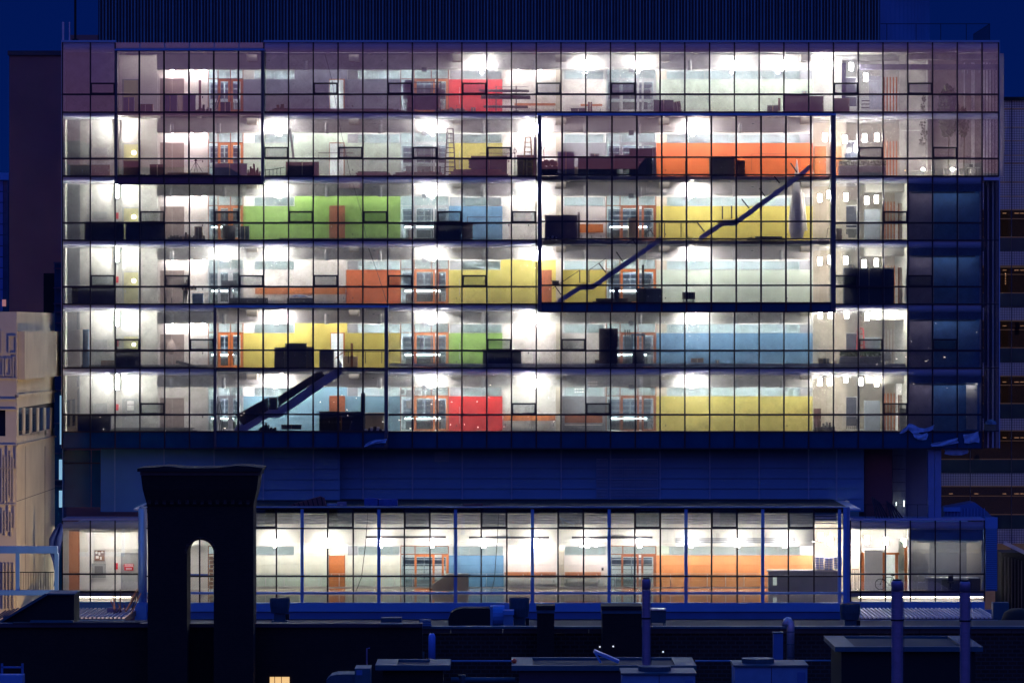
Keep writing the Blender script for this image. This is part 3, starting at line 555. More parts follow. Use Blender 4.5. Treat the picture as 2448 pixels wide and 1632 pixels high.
# ---- stairwell wall lamps
for i in range(1, 6):
    t = thing('wall_lamp', P(281, FL[i-1]+34, BW-.2), f'glaring vertical wall lamp on the stair core concrete, {ORD[i]} glazed storey', 'lamp', 'stair core wall lamps')
    box('tube', mat('core_tube', (1, 1, 1), .5, 0, 0, emit=620, ecol=(1, .97, .90)), t, 277, 283, FL[i-1]+16, FL[i-1]+50, BW-.55, .1); box('back_plate', M['metal'], t, 275.5, 284.5, FL[i-1]+14, FL[i-1]+52, BW-.42, .04)
    if i < 5:
        t = thing('bulkhead_lamp', P(320, FL[i]-56, BW-.2), f'small round warm lamp glowing against the stair door, {ORD[i]} glazed storey', 'lamp', 'round door lamps')
        MB().lathe([(.05, -.13), (.13, -.09), (.15, 0), (.13, .09), (.05, .13)], P(320, FL[i]-56, BW-.28), 12).out('globe', mat('globe_glow', (1, 1, .8), .5, 0, 0, emit=14, ecol=(1, .93, .62)), t)
# ================================================================= PENTHOUSE, ROOF
pent = part('rooftop_penthouse', P(1170, 99, 3)); za = ztop-.1; zb_ = za+7
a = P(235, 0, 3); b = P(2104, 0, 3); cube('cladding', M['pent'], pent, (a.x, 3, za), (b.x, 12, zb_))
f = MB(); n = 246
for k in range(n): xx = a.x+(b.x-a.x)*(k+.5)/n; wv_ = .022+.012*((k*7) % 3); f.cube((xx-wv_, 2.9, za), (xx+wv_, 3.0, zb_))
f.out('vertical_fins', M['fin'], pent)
tag(bpy.data.objects['vertical_fins'], kind='stuff')
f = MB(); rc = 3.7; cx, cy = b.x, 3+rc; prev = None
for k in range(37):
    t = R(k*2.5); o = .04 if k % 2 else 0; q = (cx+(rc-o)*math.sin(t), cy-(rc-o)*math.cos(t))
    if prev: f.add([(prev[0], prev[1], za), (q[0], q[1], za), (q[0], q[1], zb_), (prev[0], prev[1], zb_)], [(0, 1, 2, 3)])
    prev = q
f.out('curved_corner', M['pentsheen'], pent)
box('stair_head', M['purple'], pent, 165, 234, 84, 99, 3, 3)
for xa, xb, ya, lab in ((148, 154, 53, 'thicker'), (164.5, 168, 53, 'thinner')):
    t = thing('roof_pipe', P((xa+xb)/2, 97, .6), f'{lab} of two short silver pipes on the top left corner of the roof', 'pipe', 'silver pipes on the roof corner')
    r = (xb-xa)/2/SC; c = P((xa+xb)/2, 97, .6); h = (97-ya)/SC
    MB().lathe([(r, 0), (r, h)], c, 10).out('shaft', M['metal'], t, smooth=False); MB().lathe([(r*1.15, 0), (r*1.15, .08)], c+Vector((0, 0, h*.62)), 10).out('collar', M['metal'], t)
t = thing('roof_mast', P(180, 98, 2), 'tall dark mast rising out of frame beside the penthouse', 'mast'); MB().tube([P(180, 98, 2), P(180, -60, 2)], .08, 8).out('pole', M['black'], t); MB().lathe([(.22, 0), (.22, .12)], P(180, 98, 2), 8).out('base', M['black'], t)
t = thing('roof_railing', P(2230, 97, .4), 'thin roof railing at the top right corner with one side running back', 'railing')
f = MB(); f.tube([P(2105, 57.5, .4), P(2367, 57.5, .4)], .022, 4); f.out('top_rail', M['black'], t)
for px in (2120, 2190, 2249, 2310, 2366): MB().tube([P(px, 98, .4), P(px, 57, .4)], .02, 4).out('post', M['black'], t)
c0 = P(2366, 57.5, .4); c1 = P(2366, 98, .4); f = MB(); f.tube([c0, (c0.x, 11, c0.z)], .022, 4)
for k in range(22): f.tube([(c0.x, .4+k*.5, c0.z), (c0.x, .4+k*.5, c1.z)], .016, 4)
f.out('side_balusters', M['black'], t)
# ================================================================= MECHANICAL STOREY
mech = part('louvred_storey', P(1224, 1215, 2))
cube('soffit', M['conc'], bld, (P(149, 0).x, .05, P(0, 1072).z-.02), (P(2350, 0).x, 11, P(0, 1072).z+.03))
def clad(x0, x1, ys, Y, xs):
    for r0, r1 in zip(ys[:-1], ys[1:]):
        for a_, b_ in zip(xs[:-1], xs[1:]):
            p0 = P(a_+.5, r0, Y); p1 = P(b_-.5, r1+.8, Y)
            f = MB(); f.add([(p0.x, Y+.14, p0.z), (p1.x, Y+.14, p0.z), (p1.x, Y, p1.z), (p0.x, Y, p1.z), (p0.x, Y+.2, p0.z), (p1.x, Y+.2, p0.z), (p1.x, Y+.2, p1.z), (p0.x, Y+.2, p1.z)], BF[:0]+[(0, 1, 2, 3), (4, 7, 6, 5), (0, 4, 5, 1), (3, 2, 6, 7), (0, 3, 7, 4), (1, 5, 6, 2)])
            f.out('cladding_panel', M['cladd'], mech)
    for xx in xs[1:-1]: box('joint_strip', M['bluemetal'], mech, xx-1.6, xx+1.6, ys[0], ys[-1], Y-.03, .05)
clad(240, 815, [1073, 1094, 1119.5, 1144.5, 1169, 1193.5, 1222], 1.6, [240, 274, 392, 512, 629.5, 749, 813])
clad(815, 2068, [1073, 1092, 1117.5, 1142, 1166.5, 1191, 1222], 3.0, [812, 868, 986, 1105, 1223, 1341.5, 1459.5, 1578, 1697, 1815, 1933, 2000, 2066])
def vent(x0, x1, y0, y1, Y, st):
    v = empty('air_vent', P((x0+x1)/2, y1, Y), mech); WP[v.name] = P((x0+x1)/2, y1, Y); f = MB(); y = y0
    while y < y1: f.pbox(x0, x1, y, y+st*.45, Y, .04); y += st
    f.out('vent_blades', M['bluemetal'], v)
    f = MB(); f.pbox(x0-1, x0, y0, y1, Y-.01, .06); f.pbox(x1, x1+1, y0, y1, Y-.01, .06); f.pbox(x0-1, x1+1, y0-1, y0, Y-.01, .06); f.out('frame', M['bluemetal'], v)
for a_, b_ in ((1427, 1452), (1459, 1488), (1492, 1518), (1522, 1572)):
    for r0, r1 in ((1097, 1116), (1121, 1140), (1145, 1164), (1169, 1189)): vent(a_, b_, r0, r1, 2.92, 3.4)
vent(1040, 1072, 1081, 1103, 2.92, 3.4)
box('dark_glass_panel', M['skirt'], mech, 150, 217, 1075, 1212, 1.9, .1); box('dark_glass_panel', M['skirt'], mech, 219, 240, 1075, 1212, 1.9, .1); box('panel_rail', M['mull'], mech, 150, 240, 1105, 1108, 1.85, .05)
box('corner_trim', M['bluemetal'], mech, 148.5, 151, 1073, 1240, 1.6, .1)
box('mech_core', M['purple'], mech, 2067, 2133, 1072, 1240, 4, 5); box('recess_wall', M['grey'], mech, 2133, 2230, 1072, 1240, 9, .2)
f = MB(); prev = None
for k in range(9):
    t_ = R(-70+k*17.5); c = P(2149, 0, 6); q = (c.x+.5*math.sin(t_), 6-.5*math.cos(t_))
    if prev: f.add([(prev[0], prev[1], P(0, 1238, 6).z), (q[0], q[1], P(0, 1238, 6).z), (q[0], q[1], P(0, 1073, 6).z), (prev[0], prev[1], P(0, 1073, 6).z)], [(0, 1, 2, 3)])
    prev = q
f.out('curved_stair_glass', M['intglass'], mech, smooth=False)
box('stair_lamp', mat('stair_tube', (1, 1, 1), .5, 0, 0, emit=5, ecol=(.9, 1, .95)), mech, 2160, 2162, 1196, 1210, 6.6, .05)
box('stair_lamp', mat('stair_tube', (1, 1, 1), .5, 0, 0, emit=5, ecol=(.9, 1, .95)), mech, 2142, 2143.5, 1200, 1208, 6.6, .05)
box('stair_lining', M['conc'], mech, 2134, 2165, 1073, 1238, 7.2, .1)
for yy in (1088, 1120, 1152, 1172): box('glass_joint', M['mull'], mech, 2134, 2164, yy, yy+1, 5.45, .03)
box('wing_column', M['pcol'], bld, 2219, 2234, 1072.5, 1238, .6, .7); box('wing_column', M['pcol'], bld, 2235, 2250, 1072.5, 1238, .62, .7)
# ================================================================= LOBBY STOREY
LF = 14.04; LY = -11.5; lob = part('glass_lobby', P(1180, 1440, LY))
lx = [722+61.2*k for k in range(-6, 22)]; lx = [x for x in lx if x > 350]+[2018]
def zl(py, Y): return P(0, py, Y).z
cube('lobby_floor', M['polish'], bld, (P(340, 0, LY).x, LY+.02, LF-.3), (P(2030, 0, LY).x, 0, LF)); cube('lobby_floor', M['polish'], bld, (P(149, 0).x, .02, LF-.28), (P(2352, 0).x, 10, LF-.003))
cube('lobby_roof', M['tar'], bld, (P(333, 0, LY).x, LY, zl(1213, LY)-.35), (P(2030, 0, LY).x, 3.4, zl(1213, LY)-.02))
box('roof_edge', M['bluemetal'], lob, 333, 2031, 1210.5, 1213.8, LY-.12, .5)
MAJ = [722+183.6*k for k in range(0, 8)]
for k, (a_, b_) in enumerate(zip(lx[:-1], lx[1:])):
    if b_ < 350: continue
    for r0, r1 in ((1215, 1261), (1264, 1375), (1378.5, 1415), (1419, 1439.5)): box('pane', M['lobglass'], lob, a_+2, b_-2, r0, r1, LY, .03)
    lv = part('louvre_blind', P((a_+b_)/2, 1250, LY+.3)); yy = 1217
    while yy < 1250:
        p0 = P(a_+3, yy, LY+.25); p1 = P(b_-3, yy+3.2, LY+.25)
        f = MB(); f.add([(p0.x, LY+.25, p1.z), (p1.x, LY+.25, p1.z), (p1.x, LY+.43, p0.z), (p0.x, LY+.43, p0.z)], [(0, 1, 2, 3)]); f.out('slat', M['lblind'], lv); yy += 6.2
for x in lx[:-1]:
    mj = min(abs(x-m_) for m_ in MAJ+[m-183.6 for m in MAJ[:2]]) < 4
    if mj: box('mullion', M['lobbyblue'], lob, x-3.8, x+3.8, 1214, 1440, LY-.2, .3)
    else: box('mullion', M['mull'], lob, x-1.8, x+1.8, 1214, 1440, LY-.08, .15)
for y_, t_, m_ in ((1262.5, 1.6, 'mull'), (1376.7, 1.9, 'mull'), (1416.8, 2.4, 'lobbyblue'), (1214.5, 1.5, 'mull')): box('transom', M[m_], lob, 350, 2020, y_-t_, y_+t_, LY-.24, .2)
for k in range(-1, 7):
    xa = 722+183.6*k+61.2; xb = xa+61.2
    s = part('vent_sash', P((xa+xb)/2, 1262, LY)); f = MB(); t_ = 4
    f.pbox(xa, xb, 1213, 1213+t_, LY-.13, .1); f.pbox(xa, xb, 1262-t_, 1262, LY-.13, .1); f.pbox(xa-1, xa+t_-1, 1213+t_, 1262-t_, LY-.13, .1); f.pbox(xb-t_+1, xb+1, 1213+t_, 1262-t_, LY-.13, .1)
    f.out('frame', M['mull'], s); box('pane', M['sashglass'], s, xa+t_-1, xb-t_+1, 1213+t_, 1262-t_, LY-.09, .02)
c = P(338, 1480, LY-.3); f = MB(); f.lathe([(.2, 0), (.2, P(0, 1214, LY).z-c.z)], c, 14); f.out('round_column', M['lobbyblue'], lob, smooth=True)
box('column_sleeve', M['pcol'], lob, 344, 351, 1214, 1440, LY-.1, .2); box('column_base', M['bluestep'], lob, 322, 350, 1440, 1482, LY-.6, .5)
box('end_post', M['lobbyblue'], lob, 2016, 2025, 1212, 1441, LY-.25, .5); box('end_post', M['pcol'], lob, 2025.5, 2031.5, 1212, 1441, LY-.15, .6)
box('edge_beam', M['bluestep'], bld, 351, 2008, 1440.3, 1461, LY-.35, .5); box('lower_beam', M['bluestep2'], bld, 351, 2008, 1462, 1479, LY-.2, .4); box('base_wall', M['deep'], bld, 330, 2008, 1479.5, 1700, LY+.1, .4)
# lobby back wall
LB = 3.5; yb = 1409
def lw(name, m, x0, x1, y0, y1, Y=LB, dep=.12): return box(name, M[m], bld, x0, x1, y0, y1, Y, dep)
box('bulkhead', M['ceil'], bld, 352, 1943, 1212, 1297, 2.0, .4); box('bulkhead_trim', M['white'], bld, 352, 1943, 1297.3, 1303, 1.97, .45)
cube('lobby_ceiling', M['ceil'], bld, (P(352, 0).x, 2.42, zl(1225, 2)), (P(2033, 0).x, 12, zl(1222, 2))); cube('lobby_ceiling', M['ceil'], bld, (P(352, 0, 0).x, LY+.7, zl(1218, LY+.7)-.02), (P(2030, 0, -1).x, 2.0, zl(1218, LY+.7)+.08))
def lcl(x0, x1):
    c = part('clerestory_window', P((x0+x1)/2, 1326, LB)); f = MB()
    f.pbox(x0, x1, 1304.5, 1306, LB-.03, .12); f.pbox(x0, x1, 1325, 1326.5, LB-.03, .12); n = max(1, round((x1-x0)/48))
    for k in range(n+1): xx = x0+(x1-x0)*k/n; f.pbox(max(x0, xx-.6), min(x1, xx+.6), 1306, 1325, LB-.03, .12)
    f.out('frame', M['metal'], c)
    for k in range(n): box('pane', M['intglass'], c, x0+(x1-x0)*k/n+.6, x0+(x1-x0)*(k+1)/n-.6, 1306, 1325, LB+.02, .02)
lw('wall_panel', 'white', 352, 497, 1303, yb); lw('wall_panel', 'cream', 582, 786, 1326.7, yb); lw('wall_header', 'cream', 704, 829, 1303, 1304.3); lw('wall_pier', 'cream', 704, 830, 1304.3, 1326.5); lcl(608, 703)
lw('wall_panel', 'cream', 825, 957, 1326.7, yb); lcl(856, 955); lw('wall_pier', 'grey', 831, 855, 1304.3, 1326.5, LB+.1)
def lscreen(x0, x1, wood, doors):
    o = part('glazed_screen', P((x0+x1)/2, yb, LB)); f = MB(); f.pbox(x0, x1, 1303, 1305, LB, .1); f.pbox(x0, x1, 1323, 1325, LB, .08)
    for xx in (x0, x0+(x1-x0)*.3, x1): f.pbox(xx-1, xx+1, 1305, yb, LB, .1)
    f.out('frame', M['dwood'], o); box('transom_pane', M['intglass'], o, x0+1, x1-1, 1305, 1323, LB+.03, .02); box('side_pane', M['intglass'], o, x0+1, x0+(x1-x0)*.3-1, 1325, yb, LB+.03, .02)
    for a_, b_ in doors:
        d = empty('door', P((a_+b_)/2, yb, LB), o); t = 5; g = MB()
        g.pbox(a_, b_, 1325, 1330, LB-.02, .06); g.pbox(a_, b_, yb-7, yb, LB-.02, .06); g.pbox(a_, a_+t, 1330, yb-7, LB-.02, .06); g.pbox(b_-t, b_, 1330, yb-7, LB-.02, .06); g.out('stile', M[wood], d)
        box('pane', M['intglass'], d, a_+t, b_-t, 1330, yb-7, LB, .02)
lscreen(498, 581, 'wood', [(524, 560)]); lscreen(958, 1072, 'wood', [(991, 1039), (1056, 1072)]); lscreen(1455, 1568, 'dwood', [(1485, 1527), (1533, 1567)])
d = part('door', P(805, yb, LB)); box('leaf', M['wood'], d, 787.5, 823.5, 1327, yb, LB+.0, .06); f = MB(); f.pbox(786, 787.5, 1325, yb, LB-.04, .1); f.pbox(823.5, 825, 1325, yb, LB-.04, .1); f.out('frame', M['dwood'], d); box('handle', M['metal'], d, 791, 794, 1372, 1374, LB-.06, .06)
lw('wall_panel', 'blue', 1073, 1204, 1326.7, yb); lcl(1082, 1203); lw('wall_panel', 'pinkw', 1204.2, 1330, 1303, yb, LB+.3); lw('column', 'beige', 1333, 1349, 1247, yb, LB-.5, .4)
lw('wall_panel', 'pinkw', 1349, 1454, 1326.7, yb); lcl(1350, 1448); lw('wall_panel', 'lorange', 1569, 1943, 1326.7, yb); lcl(1600, 1912); lw('wall_pier', 'pgreen', 1569, 1600, 1304.3, 1326.5, LB+.06); lw('wall_pier', 'grey', 1912, 1943, 1304.3, 1326.5, LB+.06)
for xx in (1240, 1292, 1390, 1425): box('downlight', M['down'], bld, xx-2, xx+2, 1304, 1305, LB-.1, .1)
lw('wall_panel', 'beige', 1944, 2034, 1246, yb, 6.5)
for a_, b_, y_ in ((874, 1066, 1283), (1121, 1313, 1284), (1367, 1560, 1284)): box('slot_diffuser', M['dark'], bld, a_, b_, y_-2.5, y_+2.5, 1.93, .06)
for q in range(3): box('slot_diffuser', M['grey'], bld, 1615, 1901, 1285+q*4.4, 1288.6+q*4.4, 1.93, .06)
box('rear_wall', MATS['lab_rear_wall'], bld, 352, 1960, 1262, yb, 9.5, .2)
for xx in range(380, 1930, 88): box('strip_light', mat('lobby_tube', (1, 1, 1), .5, 0, 0, emit=55, ecol=(.93, .97, 1)), bld, xx, xx+44, 1295, 1297, 6.2, .25)
for a, b in ((502, 572), (962, 1066), (1460, 1560)):
    f = MB()
    for k in range(5): f.pbox(a, b, 1336+k*12, 1337.5+k*12, 7.4, .4)
    f.pbox(a, a+2, 1330, yb, 7.4, .4); f.pbox((a+b)/2-1, (a+b)/2+1, 1330, yb, 7.4, .4); f.out('lab_shelving', M['grey'], bld); box('lab_bench_front', M['gbox'], bld, a+8, b-12, yb-24, yb, 6.8, .3); box('lab_cupboard', MATS['lab_slate'], bld, a+1, b-1, 1332, 1352, 7.85, .1)
for n_, px in enumerate((658, 783, 910, 1033, 1156, 1281, 1404, 1529, 1652, 1764, 1876)): pendant(px, 1297, 1262, 1.2, True, f'{NTH[n_]} bright pendant from the left along the ground lobby ceiling', .12, .6, 'bright pendants in the lobby', mat('lobby_lamp', (1, 1, 1), .5, 0, 0, emit=130, ecol=(1, .96, .88)))
for n_, (px, py) in enumerate(((1962, 1282), (1985, 1292), (2045, 1285), (2072, 1290), (2118, 1292), (2160, 1296))): pendant(px, py, 1262, 2.5+n_*.4, True, f'{NTH[n_]} glaring pendant from the left beyond the lobby, next to the end wing', .13, .5, 'glaring lamps at the lobby end')
pendant(430, 1290, 1262, 1.2, True, 'bright pendant seen above the arch of the black brick tower', .12, .6, 'bright pendants in the lobby', mat('lobby_lamp', (1, 1, 1), .5, 0, 0, emit=130, ecol=(1, .96, .88)))
cube('lobby_end_wall', M['ceil'], bld, (P(2033, 0).x-.1, 0.4, zl(1266, 0)-.02), (P(2033, 0).x, 12, zl(1213, LY)-.06))
for xx in range(600, 1930, 98): box('unseen_linear_light', CV[1], bld, xx, xx+74, 1293, 1295, 2.7, .08)  # unseen fill tubes added to brighten the lower half of the lobby
# balustrade near the back wall
t = thing('glass_balustrade', P(1270, 1408, 1.5), 'long clear glass balustrade with white posts in the lobby', 'balustrade')
box('hand_rail', M['metal'], t, 582, 2010, 1370, 1371.2, 1.5, .05); box('bottom_rail', M['white'], t, 582, 2010, 1402, 1405.5, 1.5, .05)
for xx in range(590, 2010, 44): box('post', M['metal'], t, xx, xx+1.6, 1371.2, 1402, 1.5, .05)
for xx in range(592, 1980, 44): box('pane', M['intglass'], t, xx, xx+42, 1373, 1401, 1.52, .015)
# wings flush with the upper facade
for (x0, x1, top, ms) in ((149, 332, 1243, [215.8, 275]), (2033, 2354, 1243, [2057.6, 2117, 2176.5, 2236, 2295.5])):
    wg = part('end_wing', P((x0+x1)/2, 1415, 0)); xs = [x0]+ms+[x1]
    for a_, b_ in zip(xs[:-1], xs[1:]):
        box('pane', glass('wing_glass', (.92, .92, .90), .09, False, (1370-1246)/SC/2+.02), wg, a_+1.5, b_-1.5, 1246, 1370, 0, .025)
        for r0, r1 in ((1373.5, 1411.5), (1416.5, 1437)): box('pane', M['lobglass'], wg, a_+1.5, b_-1.5, r0, r1, 0, .025)
    for xx in xs: box('mullion', M['mull'], wg, xx-1.5, xx+1.5, top, 1438, -.07, .14)
    for y_ in (1371.5, 1413.5): box('transom', M['mull'], wg, x0, x1, y_-2, y_+2, -.09, .15)
    box('coping', mat('lavender_coping', (.42, .42, .60), .5, .1, .08), wg, x0, x1, top-4.5, top+.2, -.25, 3.2); box('sill_beam', M['bluestep'], wg, x0, x1, 1437.5, 1456, -.25, .4)
    cube('wing_roof', M['ceil'], wg, (P(x0, 0).x, .35, P(0, 1266).z), (P(x1, 0).x, 12, P(0, 1262).z))
    box('lower_room_wall', M['white'], wg, x0+2, x1-4, 1425.5, 1470, 1.8, .1); box('lower_lamp', mat('lower_tube', (1, 1, 1), .5, 0, 0, emit=26, ecol=(1, .9, .75)), wg, x0+20, (x1-20 if x0 < 400 else 2350), 1426, 1427.2, .8, .1)
box('core_wall', M['dwood'], bld, 165, 190, 1270, yb, 3.3, .1); box('core_wall', M['grey'], bld, 151, 164.6, 1262, yb, 3.2, .1); box('core_wall', M['white'], bld, 190, 352, 1262, yb, 3.5, .15)
box('hose_cabinet', M['door'], bld, 219, 253, 1346, 1380, 3.35, .14); box('hose_cabinet_door', M['gbox'], bld, 226, 246, 1352, 1374, 3.31, .03); box('alarm_panel', M['redp'], bld, 273, 282, 1345, 1360, 3.42, .06)
d = part('door', P(310, yb, 3.4)); f = MB(); f.pbox(289, 333, 1321, 1324, 3.38, .1); f.pbox(289, 293, 1324, yb, 3.38, .1); f.pbox(329, 333, 1324, yb, 3.38, .1); f.out('frame', M['grey'], d); box('leaf', M['door'], d, 293, 329, 1324, yb, 3.42, .04)
t = thing('notice_board', P(238, 1342, 3.4), 'small framed notice board with pinned brown papers left of the alarm panel', 'notice board'); box('frame', M['metal'], t, 224, 252, 1313, 1342, 3.42, .05); box('board', M['brownbox'], t, 226, 250, 1315, 1340, 3.4, .02)
for (a_, b_, c_, d_) in ((228, 233, 1317, 1323), (235, 240, 1319, 1326), (242, 247, 1317, 1321), (229, 236, 1328, 1334), (239, 243, 1330, 1337)): box('paper', M['paper'], t, a_, b_, c_, d_, 3.385, .01)
t = thing('danger_sign', P(308, 1362, 3.35), 'red and white warning sign on the grey door in the left wing', 'sign'); box('plate', M['paper'], t, 297, 319, 1346.5, 1362.5, 3.36, .02); box('red_field', M['redp'], t, 298, 318, 1354, 1361.5, 3.345, .012); box('white_strip', M['paper'], t, 301, 315, 1357, 1360, 3.335, .008)
f = MB()
for (a_, b_, c_, d_) in ((297, 319, 1346.5, 1347.6), (297, 319, 1361.4, 1362.5), (297, 298, 1347.6, 1361.4), (318, 319, 1347.6, 1361.4)): f.pbox(a_, b_, c_, d_, 3.34, .02)
f.out('border', M['redp'], t)
# text on the sign
fc = bpy.data.curves.new('lettering', 'FONT'); fc.body = 'DANGER'; fc.size = .19; fc.align_x = 'CENTER'; fc.extrude = .003; fc.materials.append(M['redp']); fo = bpy.data.objects.new('lettering', fc); C.objects.link(fo); bpy.context.view_layer.update(); me = bpy.data.meshes.new_from_object(fo); bpy.data.objects.remove(fo); fo = bpy.data.objects.new('lettering', me); fo.rotation_euler = (R(90), 0, 0); link(fo, P(308, 1353.2, 3.33), t)
# right wing interior
box('end_wall_panel', M['beige'], bld, 2034, 2060, 1262, yb, 5.0, .1); box('rear_wall', M['white'], bld, 2050, 2176, 1262, yb, 8.5, .1); cube('partition', M['ceil'], bld, (P(2174, 0).x-.04, .2, LF), (P(2174, 0).x+.04, 1.0, P(0, 1262).z))
box('corner_header', MATS['blue_header'], bld, 2178, 2351, 1248, 1291, .4, .1); box('corner_wall', M['conc'], bld, 2178, 2222, 1285, yb, 2.0, .1); box('corner_wall', M['grey'], bld, 2222, 2311, 1285, yb, 3.2, .1); box('corner_wall', M['beige'], bld, 2311, 2348, 1285, yb, 2.6, .1); box('frame_post', M['white'], bld, 2347, 2352, 1290, yb, .5, .1)
box('lobby_core', M['white'], bld, 2067, 2109, 1313, yb, 3.0, .8); box('timber_frame', M['wood'], bld, 2059, 2066, 1320, yb, 3.2, .2)
fr = part('timber_doorway', P(2140, yb, 3.5)); box('lintel', M['wood'], fr, 2110, 2150, 1320, 1325, 3.5, .1)
for a_, b_ in ((2110, 2117), (2140, 2147), (2162, 2170)): box('jamb', M['wood'], fr, a_, b_, 1325 if a_ < 2150 else 1305, yb, 3.5, .1)
box('glazing', M['intglass'], fr, 2118, 2139, 1326, yb, 3.53, .02); box('wall_panel', M['pgreen'], bld, 2148, 2161, 1293, yb, 3.6, .1)
lt = part('louvre_tower', P(2370, 1410, -.2)); yy = 1262
box('tower_body', M['bluestep2'], lt, 2356, 2384, 1237, 1412, .05, 2)
while yy < 1408: box('louvre', M['bluestep'], lt, 2357, 2383, yy, yy+2.6, -.08, .1); yy += 4.6
box('tower_cap', M['lobbyblue'], lt, 2355, 2385, 1236, 1262, -.1, .12); box('tower_foot', M['bluestep2'], bld, 2033, 2370, 1456.5, 1800, .1, .3)
# roof clutter on the lobby roof (roof plane at y 1213, set back)
ZR = zl(1213, LY)-.02
def rb(name, m, par, x0, x1, y0, Y, dep, y1=None): return box(name, m, par, x0, x1, y0, y1 or 1213, Y, dep, ZR if y1 is None else None)
t = thing('pallet_stack', P(735, 1213, -8), 'tilted brown slatted pallet stack lying on the lobby roof', 'pallet stack'); pl = [(690, 1210), (700, 1204), (765, 1186), (775, 1190), (780, 1212), (690, 1213)]
MB().prism(pl, -8, .8).out('load', M['maroon'], t)
for k in range(7): x = 702+k*11; MB().beam(P(x, 1203-(k*2.6), -8.05), P(x+5, 1212, -8.05), .05, .06).out('slat', M['black'], t)
t = thing('blue_crate', P(910, 1213, -8), 'wide blue tarpaulin-covered crate on the lobby roof', 'crate'); rb('cover', M['bcloth'], t, 873, 950, 1193, -8, 1.2); rb('fold', M['bcloth'], t, 871, 903, 1191, -8.1, 1.0); rb('strap', M['black'], t, 903, 905, 1192, -8.12, .02)
t = thing('equipment_box', P(817, 1213, -8), 'small lavender equipment box beside the pallets on the lobby roof', 'box'); rb('body', M['lavbox'], t, 806, 828, 1199, -8, .6); rb('door', M['grey'], t, 813, 820, 1204, -8.03, .02, 1211)
t = thing('equipment_box', P(794, 1213, -8), 'low pale blue box between pallets and lavender box', 'box'); rb('body', M['bluestep'], t, 782, 805, 1205, -7.8, .6); rb('lid', M['bluemetal'], t, 781, 806, 1203.5, -7.85, .7, 1205)
t = thing('timber_bundle', P(1130, 1213, -8), 'low dark bundle of timber on the lobby roof', 'timber'); 
for k in range(4): rb('plank', M['maroon'], t, 1105+k*2, 1155-k, 1204+k*2, -8+k*.01, .7-.1*k, 1205.7+k*2)
for t_, (xa, xb, ya) in (('left', (2085, 2112, 1187)), ('right', (2120, 2140, 1197))):
    t = thing('board_pile', P((xa+xb)/2, 1238, -.5), f'dark leaning boards and frames piled on the end wing roof, {t_} pile', 'board pile')
    for k in range(5): MB().beam(P(xa+k*4, ya+k*3, .4+k*.1), P(xa+10+k*7, 1238, .4+k*.1), .07, .5).out('board', M['dark'], t)
t = thing('roof_railing', P(2180, 1238, .3), 'low black railing on the end wing roof beside the blue column', 'railing'); box('top_rail', M['black'], t, 2066, 2218, 1205, 1206, .5, .04)
for xx in range(2068, 2219, 25): box('post', M['black'], t, xx, xx+1, 1206, 1238, .5, .04)
t = thing('roof_shed', P(2280, 1238, 1), 'blue corrugated shed roof behind the end wing coping', 'shed'); MB().prism([(2255, 1238), (2262, 1213), (2330, 1200), (2360, 1222), (2375, 1238)], 3, 3).out('roof', M['bluestep2'], t); box('skylight', M['bluestep'], t, 2256, 2296, 1212, 1222, 2.6, .5)
for xx in range(2265, 2360, 8): box('rib', M['lobbyblue'], t, xx, xx+1.2, 1214, 1238, 2.9, .08)
# ================================================================= NEIGHBOURS
def cyl(name, m, par, px, y0, y1, r, Y, n=14, r2=None):
    a = P(px, y1, Y); h = P(px, y0, Y).z-a.z; return MB().lathe([(r, 0), (r if r2 is None else r2, h)], a, n).out(name, m, par)
t = thing('brick_tower_block', P(83, 700, 40), 'plain windowless dark purple brick block behind the left end of the glass building', 'building')
a = P(22, 133, 40); b = P(150, 133, 40); cube('wall', M['purple'], t, (a.x, 40, 0), (b.x+6, 60, a.z)); cube('parapet_cap', M['dark'], t, (a.x-.1, 39.8, a.z), (b.x+6, 60, a.z+.35))
t = thing('glazed_tower', P(5, 800, 90), 'narrow sliver of a blue glazed tower at the far left edge', 'building')
a = P(-70, 413, 90); b = P(20, 413, 90); cube('core', M['skirt'], t, (a.x, 91, 0), (b.x, 100, a.z)); box('top_band', M['bluestep'], t, -70, 20, 413, 430, 89.6, .3)
y = 433
while y < 760:
    for xa, xb in ((-30, -10), (-9, 7), (8, 19)): box('pane', M['skirt'] if xb > 10 else mat('bright_blue_glass', (.03, .16, .45), .2, 0, .3, .3), t, xa, xb, y, y+24, 90, .2)
    y += 26
box('lamp', mat('dim_red_lamp', (.5, .2, .2), .5, 0, 0, emit=.35, ecol=(.9, .4, .35)), t, 5, 14, 716, 732, 89.5, .1)
t = thing('rear_annex', P(125, 900, 14), 'dark stepped annex with thin ledges squeezed between precast building and glass facade', 'building')
a = P(104, 653, 14); b = P(134, 653, 14); cube('wall', M['black'], t, (a.x, 14, 0), (b.x, 20, a.z)); a = P(130, 626, 12); b = P(152, 626, 12); cube('stair_wall', M['skirt'], t, (a.x, 12, 0), (b.x, 14, a.z))
for yy in (626, 640, 686, 724, 744, 770, 836, 880, 932, 1010, 1082, 1146, 1160): box('ledge', M['navy'], t, 128, 150, yy, yy+3.5, 11.2, .7)
for y0, y1, xa in ((945, 1062, 143), (1098, 1146, 141), (1172, 1212, 141)): box('lit_window', M['cyanw'], t, xa, 149, y0, y1, 11.0, .1)
